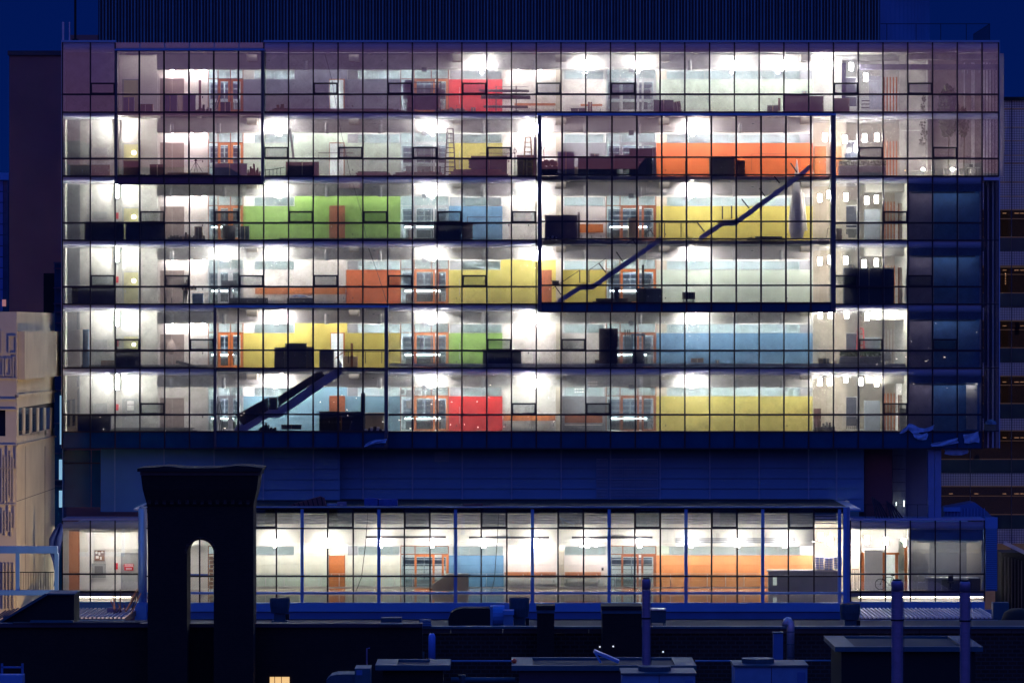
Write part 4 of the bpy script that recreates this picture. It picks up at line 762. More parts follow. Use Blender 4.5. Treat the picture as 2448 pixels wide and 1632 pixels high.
# precast building, front face at Y=-20 and side wall running back at x=XS
t = thing('precast_building', (P(0, 1000, -20).x-3, -20, 0), 'pale brown precast concrete building with relief panels and deep window slots, far left', 'building')
XS = P(40, 0, -20).x
def Q(px, py):
    Y = (D0-20)*(HX-40)/(HX-px)-D0; return Vector((XS, Y, P(0, py, Y).z))
def sidebox(name, m, p0, p1, y0, y1, off=0.0, dp=.5):
    p0 = max(p0, 42.6) if off <= 0 else p0
    """box on the side wall: px range p0..p1, py range y0..y1 read at p0; stands off the wall by off"""
    a = Q(p0, y1); b = Q(p1, y1); zt = Q(p0, y0).z; return cube(name, m, t, (XS-dp, a.y, a.z), (XS+off, b.y, zt))
sidebox('upper_wall', M['conbei'], 40, 131, 745, 975); sidebox('lower_wall', M['conbei'], 40, 131, 1041, 1800); sidebox('window_back', M['deep'], 40, 131, 975, 1041, -.9, .1)
sidebox('projecting_panel', M['conbei'], 42, 134, 792, 907, .45, .1)
for pa in (40, 56.5, 73, 90, 106, 122): sidebox('window_fin', M['conbei'], pa, pa+4.4, 975, 1041, 0, .9)
for pa in (45, 61.5, 78, 94.5, 110.5): sidebox('window_sill', M['conbei'], pa, pa+11.5, 1030, 1041, -.3, .6); sidebox('window_pane', M['skirt'], pa, pa+11.5, 975, 1030, -.62, .05)
sidebox('string_course', M['conbei'], 40, 131.5, 943, 950, .12, .1); sidebox('string_course', M['conbei'], 40, 131.5, 1062, 1066, .1, .1)
sidebox('joint', M['dark'], 40, 131, 1197, 1198.5, .01, .01); sidebox('joint', M['dark'], 107, 107.6, 1066, 1400, .01, .01); sidebox('joint', M['dark'], 60, 60.4, 1066, 1400, .01, .01)
xl = P(-60, 0, -20).x; cube('body', M['conbei'], t, (xl, -19.4, 0), (XS-.95, 3.6, P(0, 748, -20).z)); 
def fb(name, m, x0, x1, y0, y1, Y=-20, dp=.6): return box(name, m, t, x0, x1, y0, y1, Y, dp)
fb('front_wall', M['conbei'], -60, 39.7, 745, 980); fb('front_wall', M['conbei'], 13, 39.7, 980, 1042); fb('front_wall', M['conbei'], -60, 39.7, 1042, 1700); fb('window_pane', M['deep'], -40, 13, 980, 1042, -19.6, .1)
def relief(x0, x1, y0, y1):
    f = MB(); Yf = -20.1
    f.pbox(x0, x1, y0, y0+2.5, Yf, .1); f.pbox(x0, x1, y1-2.5, y1, Yf, .1); f.pbox(x0, x0+2.5, y0+2.5, y1-2.5, Yf, .1); f.pbox(x1-2.5, x1, y0+2.5, y1-2.5, Yf, .1); f.out('relief_frame', M['conbei'], t)
for q in ((-20, 4, 790, 845), (20, 40, 802, 845), (-15, 8, 856, 898), (12, 27, 856, 898), (30, 40, 852, 907)): relief(*q)
for xx, y0, y1 in ((3, 1075, 1200), (10, 1090, 1205), (17, 1066, 1200), (24, 1080, 1190), (30, 1095, 1200), (37, 1068, 1117), (4, 1215, 1275), (11, 1222, 1280), (19, 1206, 1270), (25, 1225, 1282), (33, 1210, 1262), (6, 1345, 1455), (14, 1345, 1455), (22, 1345, 1455), (31, 1345, 1455)): fb('relief_rib', M['conbei'], xx, xx+2.6, y0, y1, -20.12, .12)
for yy in (903, 953, 977, 1062, 1118, 1204): fb('joint_ledge', M['conbei'], -60, 40, yy, yy+2.2, -20.12, .12)
# street lamp lighting it
t = thing('street_lamp', (-12, -34, 0), 'warm sodium street lamp lighting the precast building from below', 'street lamp')
MB().tube([(-12, -34, 0), (-12, -34, 9.6), (-12.6, -33.4, 10.4)], [.11, .08, .06], 8).out('pole', M['black'], t); MB().lathe([(.1, 0), (.28, .06), (.28, .2), (.08, .34)], (-12.7, -33.3, 10.3), 10).out('lamp_head', M['warm'], t)
ld = bpy.data.lights.new('lamp_light', 'SPOT'); ld.energy = 14000; ld.spot_size = R(66); ld.spot_blend = .5; ld.color = (1, .66, .34); ld.shadow_soft_size = .3; lo = bpy.data.objects.new('lamp_light', ld); link(lo, (-13.1, -32.9, 11.0), t); lo.rotation_euler = Vector((-24, 16, 13)).to_track_quat('-Z', 'Y').to_euler()
# blue steel walkway in front of it
t = thing('steel_walkway', P(60, 1410, -24), 'blue painted steel walkway frame with wire railing at the left edge', 'walkway')
for y0, y1 in ((1305, 1322), (1410, 1422)): box('beam', M['lobbyblue'], t, -40, 137, y0, y1, -24, .5)
for xx in (37, 130): box('post', M['lobbyblue'], t, xx, xx+9, 1322, 1410, -23.9, .35)
for xa, xb in ((-20, 36), (47, 129)):
    r_ = empty('railing', P((xa+xb)/2, 1410, -24), t); box('hand_rail', M['black'], r_, xa, xb, 1366, 1368, -23.6, .05)
    for k in range(int((xb-xa)/4)): box('bar', M['black'], r_, xa+k*4+1, xa+k*4+1.7, 1368, 1409, -23.6, .03)
f = MB(); ys = [1250, 1268, 1290, 1315, 1345, 1375, 1400]; xs0 = [139, 128, 117, 118, 128, 132, 127]; xs1 = [149, 149, 147, 145, 142, 140, 138]
vs = []
for y_, a_, b_ in zip(ys, xs0, xs1):
    for k in range(7): vs.append(P(a_+(b_-a_)*k/6, y_+random.uniform(-2, 2), -12)+Vector((0, .35*math.sin(k*2.1+y_*.05), 0)))
fs = [(r_*7+k, r_*7+k+1, r_*7+k+8, r_*7+k+7) for r_ in range(6) for k in range(6)]
ob = mesh('hanging_tarpaulin', M['bcloth'], None, vs, fs, smooth=True); tag(ob, 'crumpled blue tarpaulin hanging at the left corner of the lower wing', 'tarpaulin')
md = ob.modifiers.new('thick', 'SOLIDIFY'); md.thickness = .03
# perforated building on the right
t = thing('perforated_building', P(2500, 1200, 30), 'dark building on the right with perforated metal bands and amber-lit floors', 'building')
BYR = 30.0
def pb(name, m, x0, x1, y0, y1, Y=BYR, dp=.2): return box(name, M[m] if isinstance(m, str) else m, t, x0, x1, y0, y1, Y, dp)
a = P(2150, 240, BYR); b = P(2640, 240, BYR); cube('core', M['bgglow'], t, (a.x, BYR+5, 0), (b.x, BYR+20, a.z)); pb('roof_edge', 'black', 2150, 2640, 232, 240, BYR-.3, 20)
cols = [(2150, 2319), (2320.5, 2417.5), (2419, 2519), (2521, 2640)]
bands = [(239, 258), (262, 303), (306, 335), (338, 370), (373, 389), (392, 434), (437, 468), (471, 500), (601, 634), (735, 765), (867, 897), (1000, 1028), (1131, 1160), (1264, 1298)]
wins = [(503, 522, 'a'), (524, 566, 'a'), (568, 600, 'b'), (640, 655, 'a'), (657, 699, 'a'), (701, 732, 'b'), (768, 787, 'a'), (789, 830, 'a'), (832, 865, 'b'), (900, 919, 'a'), (921, 963, 'a'), (965, 998, 'b'), (1030, 1052, 'a'), (1054, 1096, 'a'), (1098, 1129, 'b'), (1163, 1184, 'a'), (1186, 1228, 'a'), (1230, 1262, 'b')]
dg = mat('smoky_spandrel', (.04, .06, .07), .15, 0, .2, .3); sg = glass('smoky_glass', (.42, .40, .40), .10, False)
for ca, cb in cols:
    for y0, y1 in bands:
        if cb > 2400 or y0 > 1050: pb('perforated_panel', 'perf', ca, cb, y0, y1)
    for y0, y1, k in wins:
        if cb > 2400 or y0 > 1000: pb('window_pane', sg if k == 'a' else dg, ca, cb, y0, y1, BYR, .05)
for ca, cb in cols: box('mullion', M['bgmetal'], t, cb-.2, cb+1.7, 240, 1700, BYR-.1, .2)
for n_, (y0, _) in enumerate(((500, 0), (634, 0), (765, 0), (897, 0), (1028, 0), (1160, 0))):
    a = P(2150, y0+100, BYR); b = P(2640, y0, BYR); cube('floor_slab', M['dark'], t, (a.x, BYR+.3, a.z-.2), (b.x, BYR+5, a.z+.1))
    for px, w_ in ((2426, 10), (2440, 8), (2462, 12), (2398, 8), (2330, 9), (2270, 8)): 
        box('ceiling_lamp', M['warm'], t, px, px+w_, y0+9+n_*2, y0+10.5+n_*2, BYR+1.5+n_*.3, .3)
for yy in (652, 658, 664, 670, 676): box('lamp_stack', M['warm'], t, 2403, 2405, yy, yy+3.5, BYR+.7, .1)
pb('curtain', M['wood'], 2426, 2436, 770, 800, BYR+2, .1); pb('curtain', M['ply'], 2329, 2341, 1088, 1118, BYR+1, .1)
t = thing('side_shed', P(2440, 1400, 8), 'dark low structure with a sloping metal roof at the lower right edge', 'shed'); a = P(2394, 1320, 8)
cube('wall', M['black'], t, (a.x, 8, 0), (a.x+12, 12, a.z)); MB().beam(P(2400, 1296, 7), P(2470, 1330, 7), .25, .5).out('roof_beam', M['metal'], t)
for k in range(7): box('post', M['dark'], t, 2402+k*8, 2404+k*8, 1330+k*2, 1500, 7.6, .2)
t = thing('duct_bend', P(2415, 1500, -30), 'black rounded duct mouth at the lower right roof edge', 'duct'); MB().lathe([(1.0, 0), (1.0, .6), (.8, 1.1), (.4, 1.35)], P(2432, 1500, -34)-Vector((0, 0, .2)), 18).out('bend', M['black'], t, smooth=True); MB().lathe([(1.08, -.1), (1.08, .12)], P(2432, 1500, -34), 18).out('flange', M['hvac'], t); box('outlet_panel', M['coping'], t, 2374, 2412, 1440, 1490, -20, 1)
# ================================================================= COURT AND NEAR ROOFS
def roofsheet(x0, x1, name, lab, Yb=-10.6, Yf=-20):
    t = thing(name, P((x0+x1)/2, 1478, Yf), lab, 'roof'); z = P(0, 1478, Yf).z; a = P(x0, 0, Yf).x; b = P(x1, 0, Yf).x
    cube('deck', M['dark'], t, (a, Yf, z-.3), (b, Yb, z)); cube('gutter', M['bluestep2'], t, (a, Yf-.2, z-.9), (b, Yf-.05, z-.05)); x = a+.1
    while x < b: cube('rib', mat('pale_roof_rib', (.70, .66, .66), .5, .1, .1), t, (x, Yf+.02, z+.005), (x+.11, Yb, z+.10)); x += .26
    return t
roofsheet(2056, 2385, 'ribbed_roof', 'pale ribbed metal roof lit by the right wing, behind the tall flue pipes'); roofsheet(150, 300, 'ribbed_roof', 'small ribbed metal roof strewn with debris under the left wing', -10.6, -20)
ZN = 14.9; nr = thing('near_roof_building', (P(1500, 0, -60).x, -58, 0), 'long dark brick building across the foreground with copper coping over brownstone blocks', 'building')
zc = P(0, 1496, -60).z; cube('roof_deck', M['tar'], nr, (-60, -59.2, ZN-.3), (60, -42, ZN))
xr0 = P(1010, 0, -60).x; xr1 = P(2700, 0, -60).x; x0 = 1010
cube('coping', M['coping'], nr, (xr0, -60.25, P(0, 1501.5, -60).z), (xr1, -59.5, zc))
for w_ in [68, 124, 96, 110, 90, 123, 120, 125, 118, 110, 104, 122, 98, 126, 110, 116, 124, 122]:
    box('stone_block', M['stone'], nr, x0+.6, min(x0+w_, 2700)-.6, 1502, 1513, -60.12, .6); x0 += w_
cube('brick_wall', M['brick'], nr, (xr0, -60, 0), (xr1, -59.4, P(0, 1513.5, -60).z))
nl = thing('near_brick_range', (P(500, 0, -66).x, -64, 0), 'almost black brick building range in the left foreground', 'building')
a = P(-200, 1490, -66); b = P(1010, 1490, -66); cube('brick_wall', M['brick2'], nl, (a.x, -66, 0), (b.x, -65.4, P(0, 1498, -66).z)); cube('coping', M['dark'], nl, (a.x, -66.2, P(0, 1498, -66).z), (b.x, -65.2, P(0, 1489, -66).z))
cube('roof_deck', M['tar'], nl, (a.x, -65, 14.0), (b.x, -60.3, 14.4))
for xa, xb in ((30, 150), (150, 335)): box('coping_slab', M['stone'], nl, xa, xb-1, 1487, 1489.5, -66.25, .5)
t = part_ = empty('lit_window', P(668, 1632, -66.1), nl); box('pane', M['amber'], t, 645, 692, 1617, 1660, -66.06, .03)
for xx in (656, 672): box('glazing_bar', M['dwood'], t, xx, xx+1.5, 1617, 1660, -66.1, .03)
# arched brick tower
tw = thing('brick_bell_tower', (P(479, 0, -68).x, -66.5, 0), 'black brick chimney tower with flared top and tall round-arched opening', 'tower')
YT = -68; DT = 2.6
def prof(y): return (353.5, 605.5)
f = MB(); za = 1480; rads = 32; cxp = 479; ysp = 1322
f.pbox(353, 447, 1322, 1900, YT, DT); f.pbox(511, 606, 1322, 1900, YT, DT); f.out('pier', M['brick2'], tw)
f = MB(); n = 16
for k in range(n):
    a0 = math.pi-math.pi*k/n; a1 = math.pi-math.pi*(k+1)/n; xa, ya = cxp+rads*math.cos(a0), ysp-rads*math.sin(a0); xb, yb_ = cxp+rads*math.cos(a1), ysp-rads*math.sin(a1)
    f.prism([(xa, ya), (xb, yb_), (xb, 1210), (xa, 1210)], YT, DT)
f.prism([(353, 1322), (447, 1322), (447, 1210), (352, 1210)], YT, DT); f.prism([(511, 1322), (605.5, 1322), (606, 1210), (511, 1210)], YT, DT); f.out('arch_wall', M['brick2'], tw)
box('arch_back', M['brick2'], tw, 440, 520, 1497, 1900, YT+DT+.1, .3)
f = MB()
for k in range(n):
    a0 = math.pi-math.pi*k/n; a1 = math.pi-math.pi*(k+1)/n
    f.prism([(cxp+rr*math.cos(aa), ysp-rr*math.sin(aa)) for rr, aa in ((32, a0), (32, a1), (39, a1), (39, a0))], YT-.06, .06)
f.out('arch_ring', M['brick'], tw)
lev = [(1210, 352, 606, 0), (1200, 350, 607, .1), (1185, 346, 611, .2), (1168, 342, 615, .3), (1150, 340, 617, .35), (1135.5, 338.5, 619, .4)]
f = MB(); vs = []
for y_, a_, b_, o_ in lev:
    p0, p1 = P(a_, y_, YT), P(b_, y_, YT); vs += [(p0.x, YT-o_, p0.z), (p1.x, YT-o_, p1.z), (p1.x, YT+DT+o_, p1.z), (p0.x, YT+DT+o_, p0.z)]
fs = [(0, 1, 2, 3), tuple(range(len(vs)-4, len(vs)))]
for k in range(len(lev)-1):
    for j in range(4): fs.append((k*4+j, k*4+(j+1) % 4, k*4+4+(j+1) % 4, k*4+4+j))
f.add(vs, fs).out('corbelled_head', M['brick2'], tw)
box('stone_band', M['stone'], tw, 335, 622, 1127, 1135.4, YT-.45, DT+.9); 
f = MB(); top = [(328, 1127), (328, 1119), (345, 1117.5), (372, 1116), (392, 1113.8), (410, 1115), (430, 1117.5), (470, 1118.5), (520, 1117.5), (545, 1115), (565, 1112.5), (585, 1113.5), (610, 1115.5), (628, 1118), (624, 1127)]
f.prism(top, YT-.6, DT+1.2).out('cap_slab', M['black'], tw)
for k in range(14): xx = 352+k*18.2; box('dentil', M['brick'], tw, xx, xx+8, 1190, 1206, YT-.14-.0*k, .12)
# sloped hood at the left
t = thing('sloped_roof_hood', P(100, 1488, -64), 'black sloping rooftop hood with a blue metal ridge, left foreground', 'roof hood')
MB().prism([(-40, 1515), (8, 1482), (110, 1421), (177, 1421), (177, 1490), (-40, 1516)], -64.5, 3).out('body', M['black'], t); MB().beam(P(2, 1484, -64.6), P(111, 1419.5, -64.6), .13, .3).out('verge', M['coping'], t); box('ridge', M['coping'], t, 111, 179, 1418, 1421, -64.7, 3); box('upstand', M['coping'], t, 72, 175, 1483, 1488, -66.4, .4)
for k in range(4): MB().beam(P(-20+k*9, 1482-k*2, -60), P(15+k*10, 1458-k*2, -60), .07, .1).out('batten', M['coping'], t)
# roof exhaust fans
def fan(x0, x1, ytop, ybase, Y, lab):
    t = thing('roof_fan', P((x0+x1)/2, ybase, Y), lab, 'exhaust fan', 'bucket-shaped roof exhaust fans'); c = P((x0+x1)/2, ytop, Y); k = (D0+Y)/D0/SC; r = (x1-x0)/2*k; h = (ybase-ytop)*k
    MB().lathe([(r*.97, 0), (r, -.04), (r*.98, -h*.35), (r*.86, -h*.66), (r*.6, -h*.68)], c, 20).out('bucket', M['hvac'], t, smooth=False); MB().lathe([(r*.9, .0), (r*.9, .02)], c, 20).out('damper_plate', M['black'], t)
    cube('pedestal', M['hvac'], t, (c.x-r*.56, Y-r*.56, c.z-h), (c.x+r*.56, Y+r*.56, c.z-h*.68)); cube('curb', M['coping'], t, (c.x-r*.8, Y-r*.8, c.z-h-.15), (c.x+r*.8, Y+r*.8, c.z-h+.0)); cube('motor_box', M['black'], t, (c.x+r*.6, Y-r*.5, c.z-h*.95), (c.x+r*.95, Y+.1, c.z-h*.7))
fan(645, 693, 1429, 1482, -48, 'bucket-shaped exhaust fan standing alone just right of the brick tower'); fan(1217, 1266, 1428, 1497, -56, 'bucket-shaped exhaust fan next to the pale blue duct box in the middle'); fan(2008, 2057, 1443, 1498, -56, 'bucket-shaped exhaust fan between hooked vent and ribbed roof on the right')
# plant on the near roof
t = thing('duct_hood', P(1122, 1497, -56), 'black round-cornered duct hood with a blue drum beside it', 'duct'); MB().prism([(1072, 1497), (1072, 1478), (1078, 1464), (1090, 1456), (1105, 1453), (1168, 1453), (1172, 1458), (1172, 1496)], -57, 1.6).out('hood', M['black'], t); box('flange', M['whitem'], t, 1172, 1178, 1450, 1497, -57, 1.6)
c = P(1192, 1471, -56.4); k = (D0-56)/D0/SC
f = MB(); ring = 18
for s_ in (0, 1):
    for j in range(ring): a_ = 2*math.pi*j/ring; f.v.append(Vector((c.x+(-14+28*s_)*k, c.y+26*k*math.cos(a_), c.z+26*k*math.sin(a_))))
f.f += [(j, (j+1) % ring, (j+1) % ring+ring, j+ring) for j in range(ring)]+[tuple(range(ring)), tuple(range(2*ring-1, ring-1, -1))]
f.out('drum', M['bluestep'], t, smooth=False)
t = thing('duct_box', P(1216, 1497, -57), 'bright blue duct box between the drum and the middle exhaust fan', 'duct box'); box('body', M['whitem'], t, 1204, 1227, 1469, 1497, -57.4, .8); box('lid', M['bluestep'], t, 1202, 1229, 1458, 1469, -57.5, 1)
t = thing('louvred_vent', P(1017, 1497, -59), 'small striped louvre vent at the corner of the copper coping', 'vent')
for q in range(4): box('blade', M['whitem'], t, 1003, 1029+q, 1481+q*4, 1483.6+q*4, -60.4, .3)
box('body', M['black'], t, 1002, 1030, 1480, 1497, -60.1, .6)
t = thing('low_vent', P(935, 1490, -64), 'low dark green vent box on the left range', 'vent'); box('body', M['hvac'], t, 911, 960, 1476, 1490, -65, .8); box('flashing', M['coping'], t, 909, 962, 1490, 1493, -66.4, .5)
def stack(x0, x1, yt, yb_, Y, dep, lab, cap=10):
    t = thing('brick_chimney', P((x0+x1)/2, yb_, Y), lab, 'chimney'); box('shaft', M['brick2'], t, x0+2, x1-2, yt+cap*1.9, yb_, Y, dep); box('cap', M['black'], t, x0, x1, yt, yt+cap, Y-.1, dep+.2); box('flashing_band', M['coping'], t, x0+1, x1-1, yt+cap+.3, yt+cap*1.8, Y-.05, dep+.1)
    return t
stack(1282, 1327, 1447, 1590, -62, 1.6, 'narrow black chimney stack with dull metal band, centre foreground'); stack(1438, 1536, 1448, 1590, -62.5, 2.5, 'wide black chimney stack left of the tall steel flue')
for px, py in ((1434, 1545), (1466, 1544), (1585, 1557)):
    t = thing('pin_light', P(px, py, -62.8), {1434: 'tiny white pin light left of the wide chimney', 1466: 'tiny white pin light on the wide chimney face', 1585: 'tiny pin light on a bracket right of the steel flue'}[px], 'lamp'); MB().lathe([(.03, -.04), (.05, 0), (.03, .04)], P(px, py, -62.75), 8).out('bulb', mat('pin_glow', (1, 1, 1), .5, 0, 0, emit=.8), t); box('bracket', M['black'], t, px-1, px+1, py+2, py+12, -62.65, .1)
t = thing('metal_cabinet', P(1575, 1496, -57), 'dark teal cabinet on thin legs with a bright lid, right of the flue', 'cabinet'); box('body', M['hvac'], t, 1556, 1592, 1459, 1488, -57.5, 1); box('lid', M['metal'], t, 1554, 1593, 1455, 1458.6, -57.6, 1.2)
for xx in (1558, 1585, 1589): box('leg', M['coping'], t, xx, xx+2, 1488, 1497, -57.4, .06)
t = thing('storage_tank', P(1032, 1574, -80), 'short bright blue vertical gas cylinder with tapered top', 'cylinder'); k = (D0-80)/D0/SC; c = P(1032.5, 1580, -80); MB().lathe([(8.5*k, 0), (8.5*k, 58*k), (7.4*k, 63*k), (5*k, 67*k)], c, 18).out('body', mat('tank_blue', (.12, .30, .75), .4, .1, .1), t, smooth=True); MB().lathe([(2*k, 0), (1.2*k, 4*k)], c+Vector((0, 0, 67*k)), 8).out('valve', M['black'], t)
def flue(px, w_, yt, Y, lab, ybot=1700, ribs=True):
    k = (D0+Y)/D0/SC; r = w_/2*k; c = P(px, ybot, Y); h = (ybot-yt)*k; t = thing('flue_pipe', c, lab, 'flue', 'tall steel flue pipes'); z = 0; pr = []
    n = int(h/.22)
    for q in range(n): zz = q*.22; pr += [(r, zz), (r, zz+.19), (r*.955, zz+.2), (r*.955, zz+.215)]
    pr.append((r, h-26*k)); MB().lathe([p_ for p_ in pr if p_[1] < h-25*k], c, 20).out('pipe', M['flue'], t, smooth=False)
    MB().lathe([(r*1.03, h-25*k), (r*1.03, h-5*k), (r*.93, h-1*k), (r*.8, h)], c, 20).out('top_section', M['flue'], t, smooth=True); MB().lathe([(r*.78, h-.02), (r*.78, h+.06)], c, 16).out('rain_cap', M['black'], t)
    MB().lathe([(r*1.1, h-96*k), (r*1.1, h-92*k)], c, 20).out('clamp', M['black'], t); MB().tube([c+Vector((r*1.12, -.05, 0)), c+Vector((r*1.12, -.05, h-40*k))], .012, 5).out('cable', M['dark'], t)
flue(1545, 20, 1383, -92, 'tall steel flue rising in front of the glazed brown door, centre', 1606); flue(2145, 28, 1387, -100, 'thicker tall steel flue in front of the bicycle in the right wing'); flue(2307, 25, 1389, -100, 'tall steel flue furthest right, in front of the end wing desk')
t = thing('hooked_vent', P(1890, 1590, -75), 'chrome hooked vent pipe with a bent top', 'vent pipe'); k = (D0-75)/D0/SC
pts = [P(1890, 1600, -75), P(1890, 1492, -75)]+[P(1884+6*math.cos(R(a_)), 1489-8*math.sin(R(a_)), -75) for a_ in (20, 60, 100, 140, 180)]+[P(1877.5, 1496, -75)]
MB().tube(pts, [9*k]*2+[8*k]*6, 12).out('pipe', M['metal'], t, smooth=True)
for yy in (1510, 1540, 1570): MB().lathe([(9.8*k, 0), (9.8*k, 2*k)], P(1890, yy, -75), 14).out('collar', M['hvac'], t)
t = thing('square_post', P(1861, 1632, -85), 'plain square navy post beside the hooked vent', 'post'); box('post', M['bluestep2'], t, 1849, 1872, 1514, 1900, -85, .6); box('cap', M['hvac'], t, 1848, 1873, 1511, 1514, -85.05, .7)
def unit(x0, x1, y0, y1, ybot, Yb, Yf, lab, m='hvac', red=False):
    """plant unit with a broad flat rim: y0 back edge of the top, y1 front edge"""
    t = thing('plant_unit', P((x0+x1)/2, ybot, (Yb+Yf)/2), lab, 'plant unit'); z = P(0, y1, Yf).z; a = P(x0, 0, Yf).x; b = P(x1, 0, Yf).x
    cube('body', M[m], t, (a+.35, Yf+.35, 11), (b-.35, Yb-.3, z-.3)); w_ = .28
    cube('rim_front', M['coping'], t, (a, Yf, z-.24), (b, Yf+w_, z)); cube('rim_back', M['coping'], t, (a, Yb-w_, z-.24), (b, Yb, z))
    cube('rim_side', M['hvac'], t, (a, Yf+w_+.002, z-.24), (a+1.0, Yb-w_-.002, z)); cube('rim_side', M['hvac'], t, (b-1.0, Yf+w_+.002, z-.24), (b, Yb-w_-.002, z)); cube('pan', M['tar'], t, (a+1.0, Yf+w_, z-.2), (b-1.0, Yb-w_, z-.12))
    return t, z
t_, z_ = unit(1223, 1665, 1569, 1590, 1632, -84, -89.5, 'broad rooftop plant unit with wide metal rim and an orange beacon, centre foreground', 'dark')
t = thing('beacon_lamp', P(1229, 1586, -88), 'round orange beacon on the left corner of the broad plant unit', 'lamp'); MB().lathe([(.06, -.1), (.12, -.05), (.13, .02), (.09, .09), (.03, .12)], P(1229, 1579, -88), 14).out('lens', M['orangel'], t, smooth=True); MB().lathe([(.13, -.16), (.13, -.1)], P(1229, 1579, -88), 14).out('base', M['black'], t)
t = thing('tilted_hatch', P(1445, 1582, -87), 'propped-open blue hatch standing on the broad plant unit', 'hatch'); MB().beam(P(1420, 1555, -87), P(1479, 1580, -87), .14, 1.0).out('lid', M['lobbyblue'], t); MB().beam(P(1421, 1556, -87.5), P(1436, 1583, -87.5), .09, .1).out('prop', M['bluestep'], t)
unit(897, 1076, 1573, 1589, 1632, -85, -89, 'rooftop plant unit with pale rim corners, left of centre', 'brick2')
unit(1996, 2350, 1514, 1545, 1632, -72, -80, 'large black rooftop unit with dull blue sloped roof between the two right flues', 'black')
for x0, x1, y0, lab in ((1488, 1662, 1605, 'white metal air unit at the foot of the central flue'), (1757, 1930, 1586, 'white metal air unit below the hooked vent')):
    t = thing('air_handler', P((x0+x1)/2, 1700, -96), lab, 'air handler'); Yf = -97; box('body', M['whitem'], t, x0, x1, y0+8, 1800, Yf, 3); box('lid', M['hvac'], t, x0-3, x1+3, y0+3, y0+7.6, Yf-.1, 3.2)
    for k in range(3): xa = x0+4+k*(x1-x0-30)/2.2; box('fan_grille', M['metal'], t, xa, xa+26, y0+1, y0+3.2, Yf+.5, 1.2)
    f = MB(); f.pbox(x1-24, x1-5, y0+20, 1700, Yf-.03, .03); f.out('access_door', M['bluestep2'], t); box('seam', M['dark'], t, (x0+x1)/2, (x0+x1)/2+1.5, y0+8, 1800, Yf-.01, .02)
    cyl('duct_stub', M['hvac'], t, (x0+x1)/2-10 if x0 < 1700 else x0+55, y0-14, y0+4, .75, Yf+1.4, 18)
t = thing('roof_pipe_run', P(1150, 1580, -70), 'long thin pale pipe running across the roofs behind the plant units', 'pipe'); MB().tube([P(1078, 1579, -70), P(1224, 1579, -70)], .05, 6).out('pipe', M['whitem'], t); MB().tube([P(1662, 1579, -70), P(1996, 1578, -70)], .05, 6).out('pipe', M['whitem'], t)
for xx in (1085, 1140, 1210, 1700, 1780, 1990): MB().tube([P(xx, 1579, -70), P(xx, 1592, -70)], .03, 5).out('bracket', M['black'], t)
t = thing('roof_pipe_run', P(1150, 1625, -88), 'thicker blue pipe with a stub valve near the bottom edge', 'pipe'); MB().tube([P(1078, 1624, -86), P(1232, 1624, -86)], .13, 10).out('pipe', M['coping'], t); cyl('valve', M['hvac'], t, 1105, 1612, 1632, .18, -86, 12)
t = thing('curved_duct', P(830, 1632, -92), 'rounded teal duct shell at the bottom edge left of centre', 'duct'); MB().prism([(778, 1680), (780, 1625), (790, 1615), (806, 1611), (850, 1611), (850, 1680)], -92, 2).out('shell', M['hvac'], t); box('box', M['coping'], t, 848, 885, 1597, 1680, -92.2, 2.2); box('hatch', M['bluestep2'], t, 852, 866, 1601, 1613, -92.25, .05)
t = thing('vent_pipe', P(878, 1600, -70), 'thin crooked vent pipe in the dark foreground', 'pipe'); MB().tube([P(877, 1605, -70), P(877, 1549, -70), P(884, 1548, -70)], .04, 6).out('pipe', M['flue'], t); MB().lathe([(.08, 0), (.08, .05)], P(877, 1604, -70), 8).out('base', M['black'], t)
t = thing('roof_bench', P(30, 1632, -92), 'blurred blue bench-like frame in the bottom left corner', 'bench'); box('seat', M['lobbyblue'], t, -10, 54, 1613, 1700, -92, 1); box('back_rail', M['bluestep2'], t, 3, 54, 1592, 1596, -91, .1)
for xx in (2, 51): box('post', M['bluestep2'], t, xx, xx+5, 1585, 1613, -91, .1)
# debris on the small ribbed roof at the left
t = thing('debris_heap', P(290, 1480, -16), 'heap of brown branches and broken boards against the blue column base', 'debris heap')
for k in range(14): a_ = P(270+k*3, 1478, -16+k*.1); MB().beam(a_, a_+Vector((random.uniform(-.6, 1.2), 0, random.uniform(.2, 1.9))), .06, .08).out('board', M['brownbox'] if k % 2 else M['dark'], t)
MB().beam(P(300, 1462, -15), P(324, 1424, -15), .12, .12).out('leaning_plank', M['dark'], t); box('tarpaulin', M['lavbox'], t, 256, 288, 1453, 1466, -15, .8)
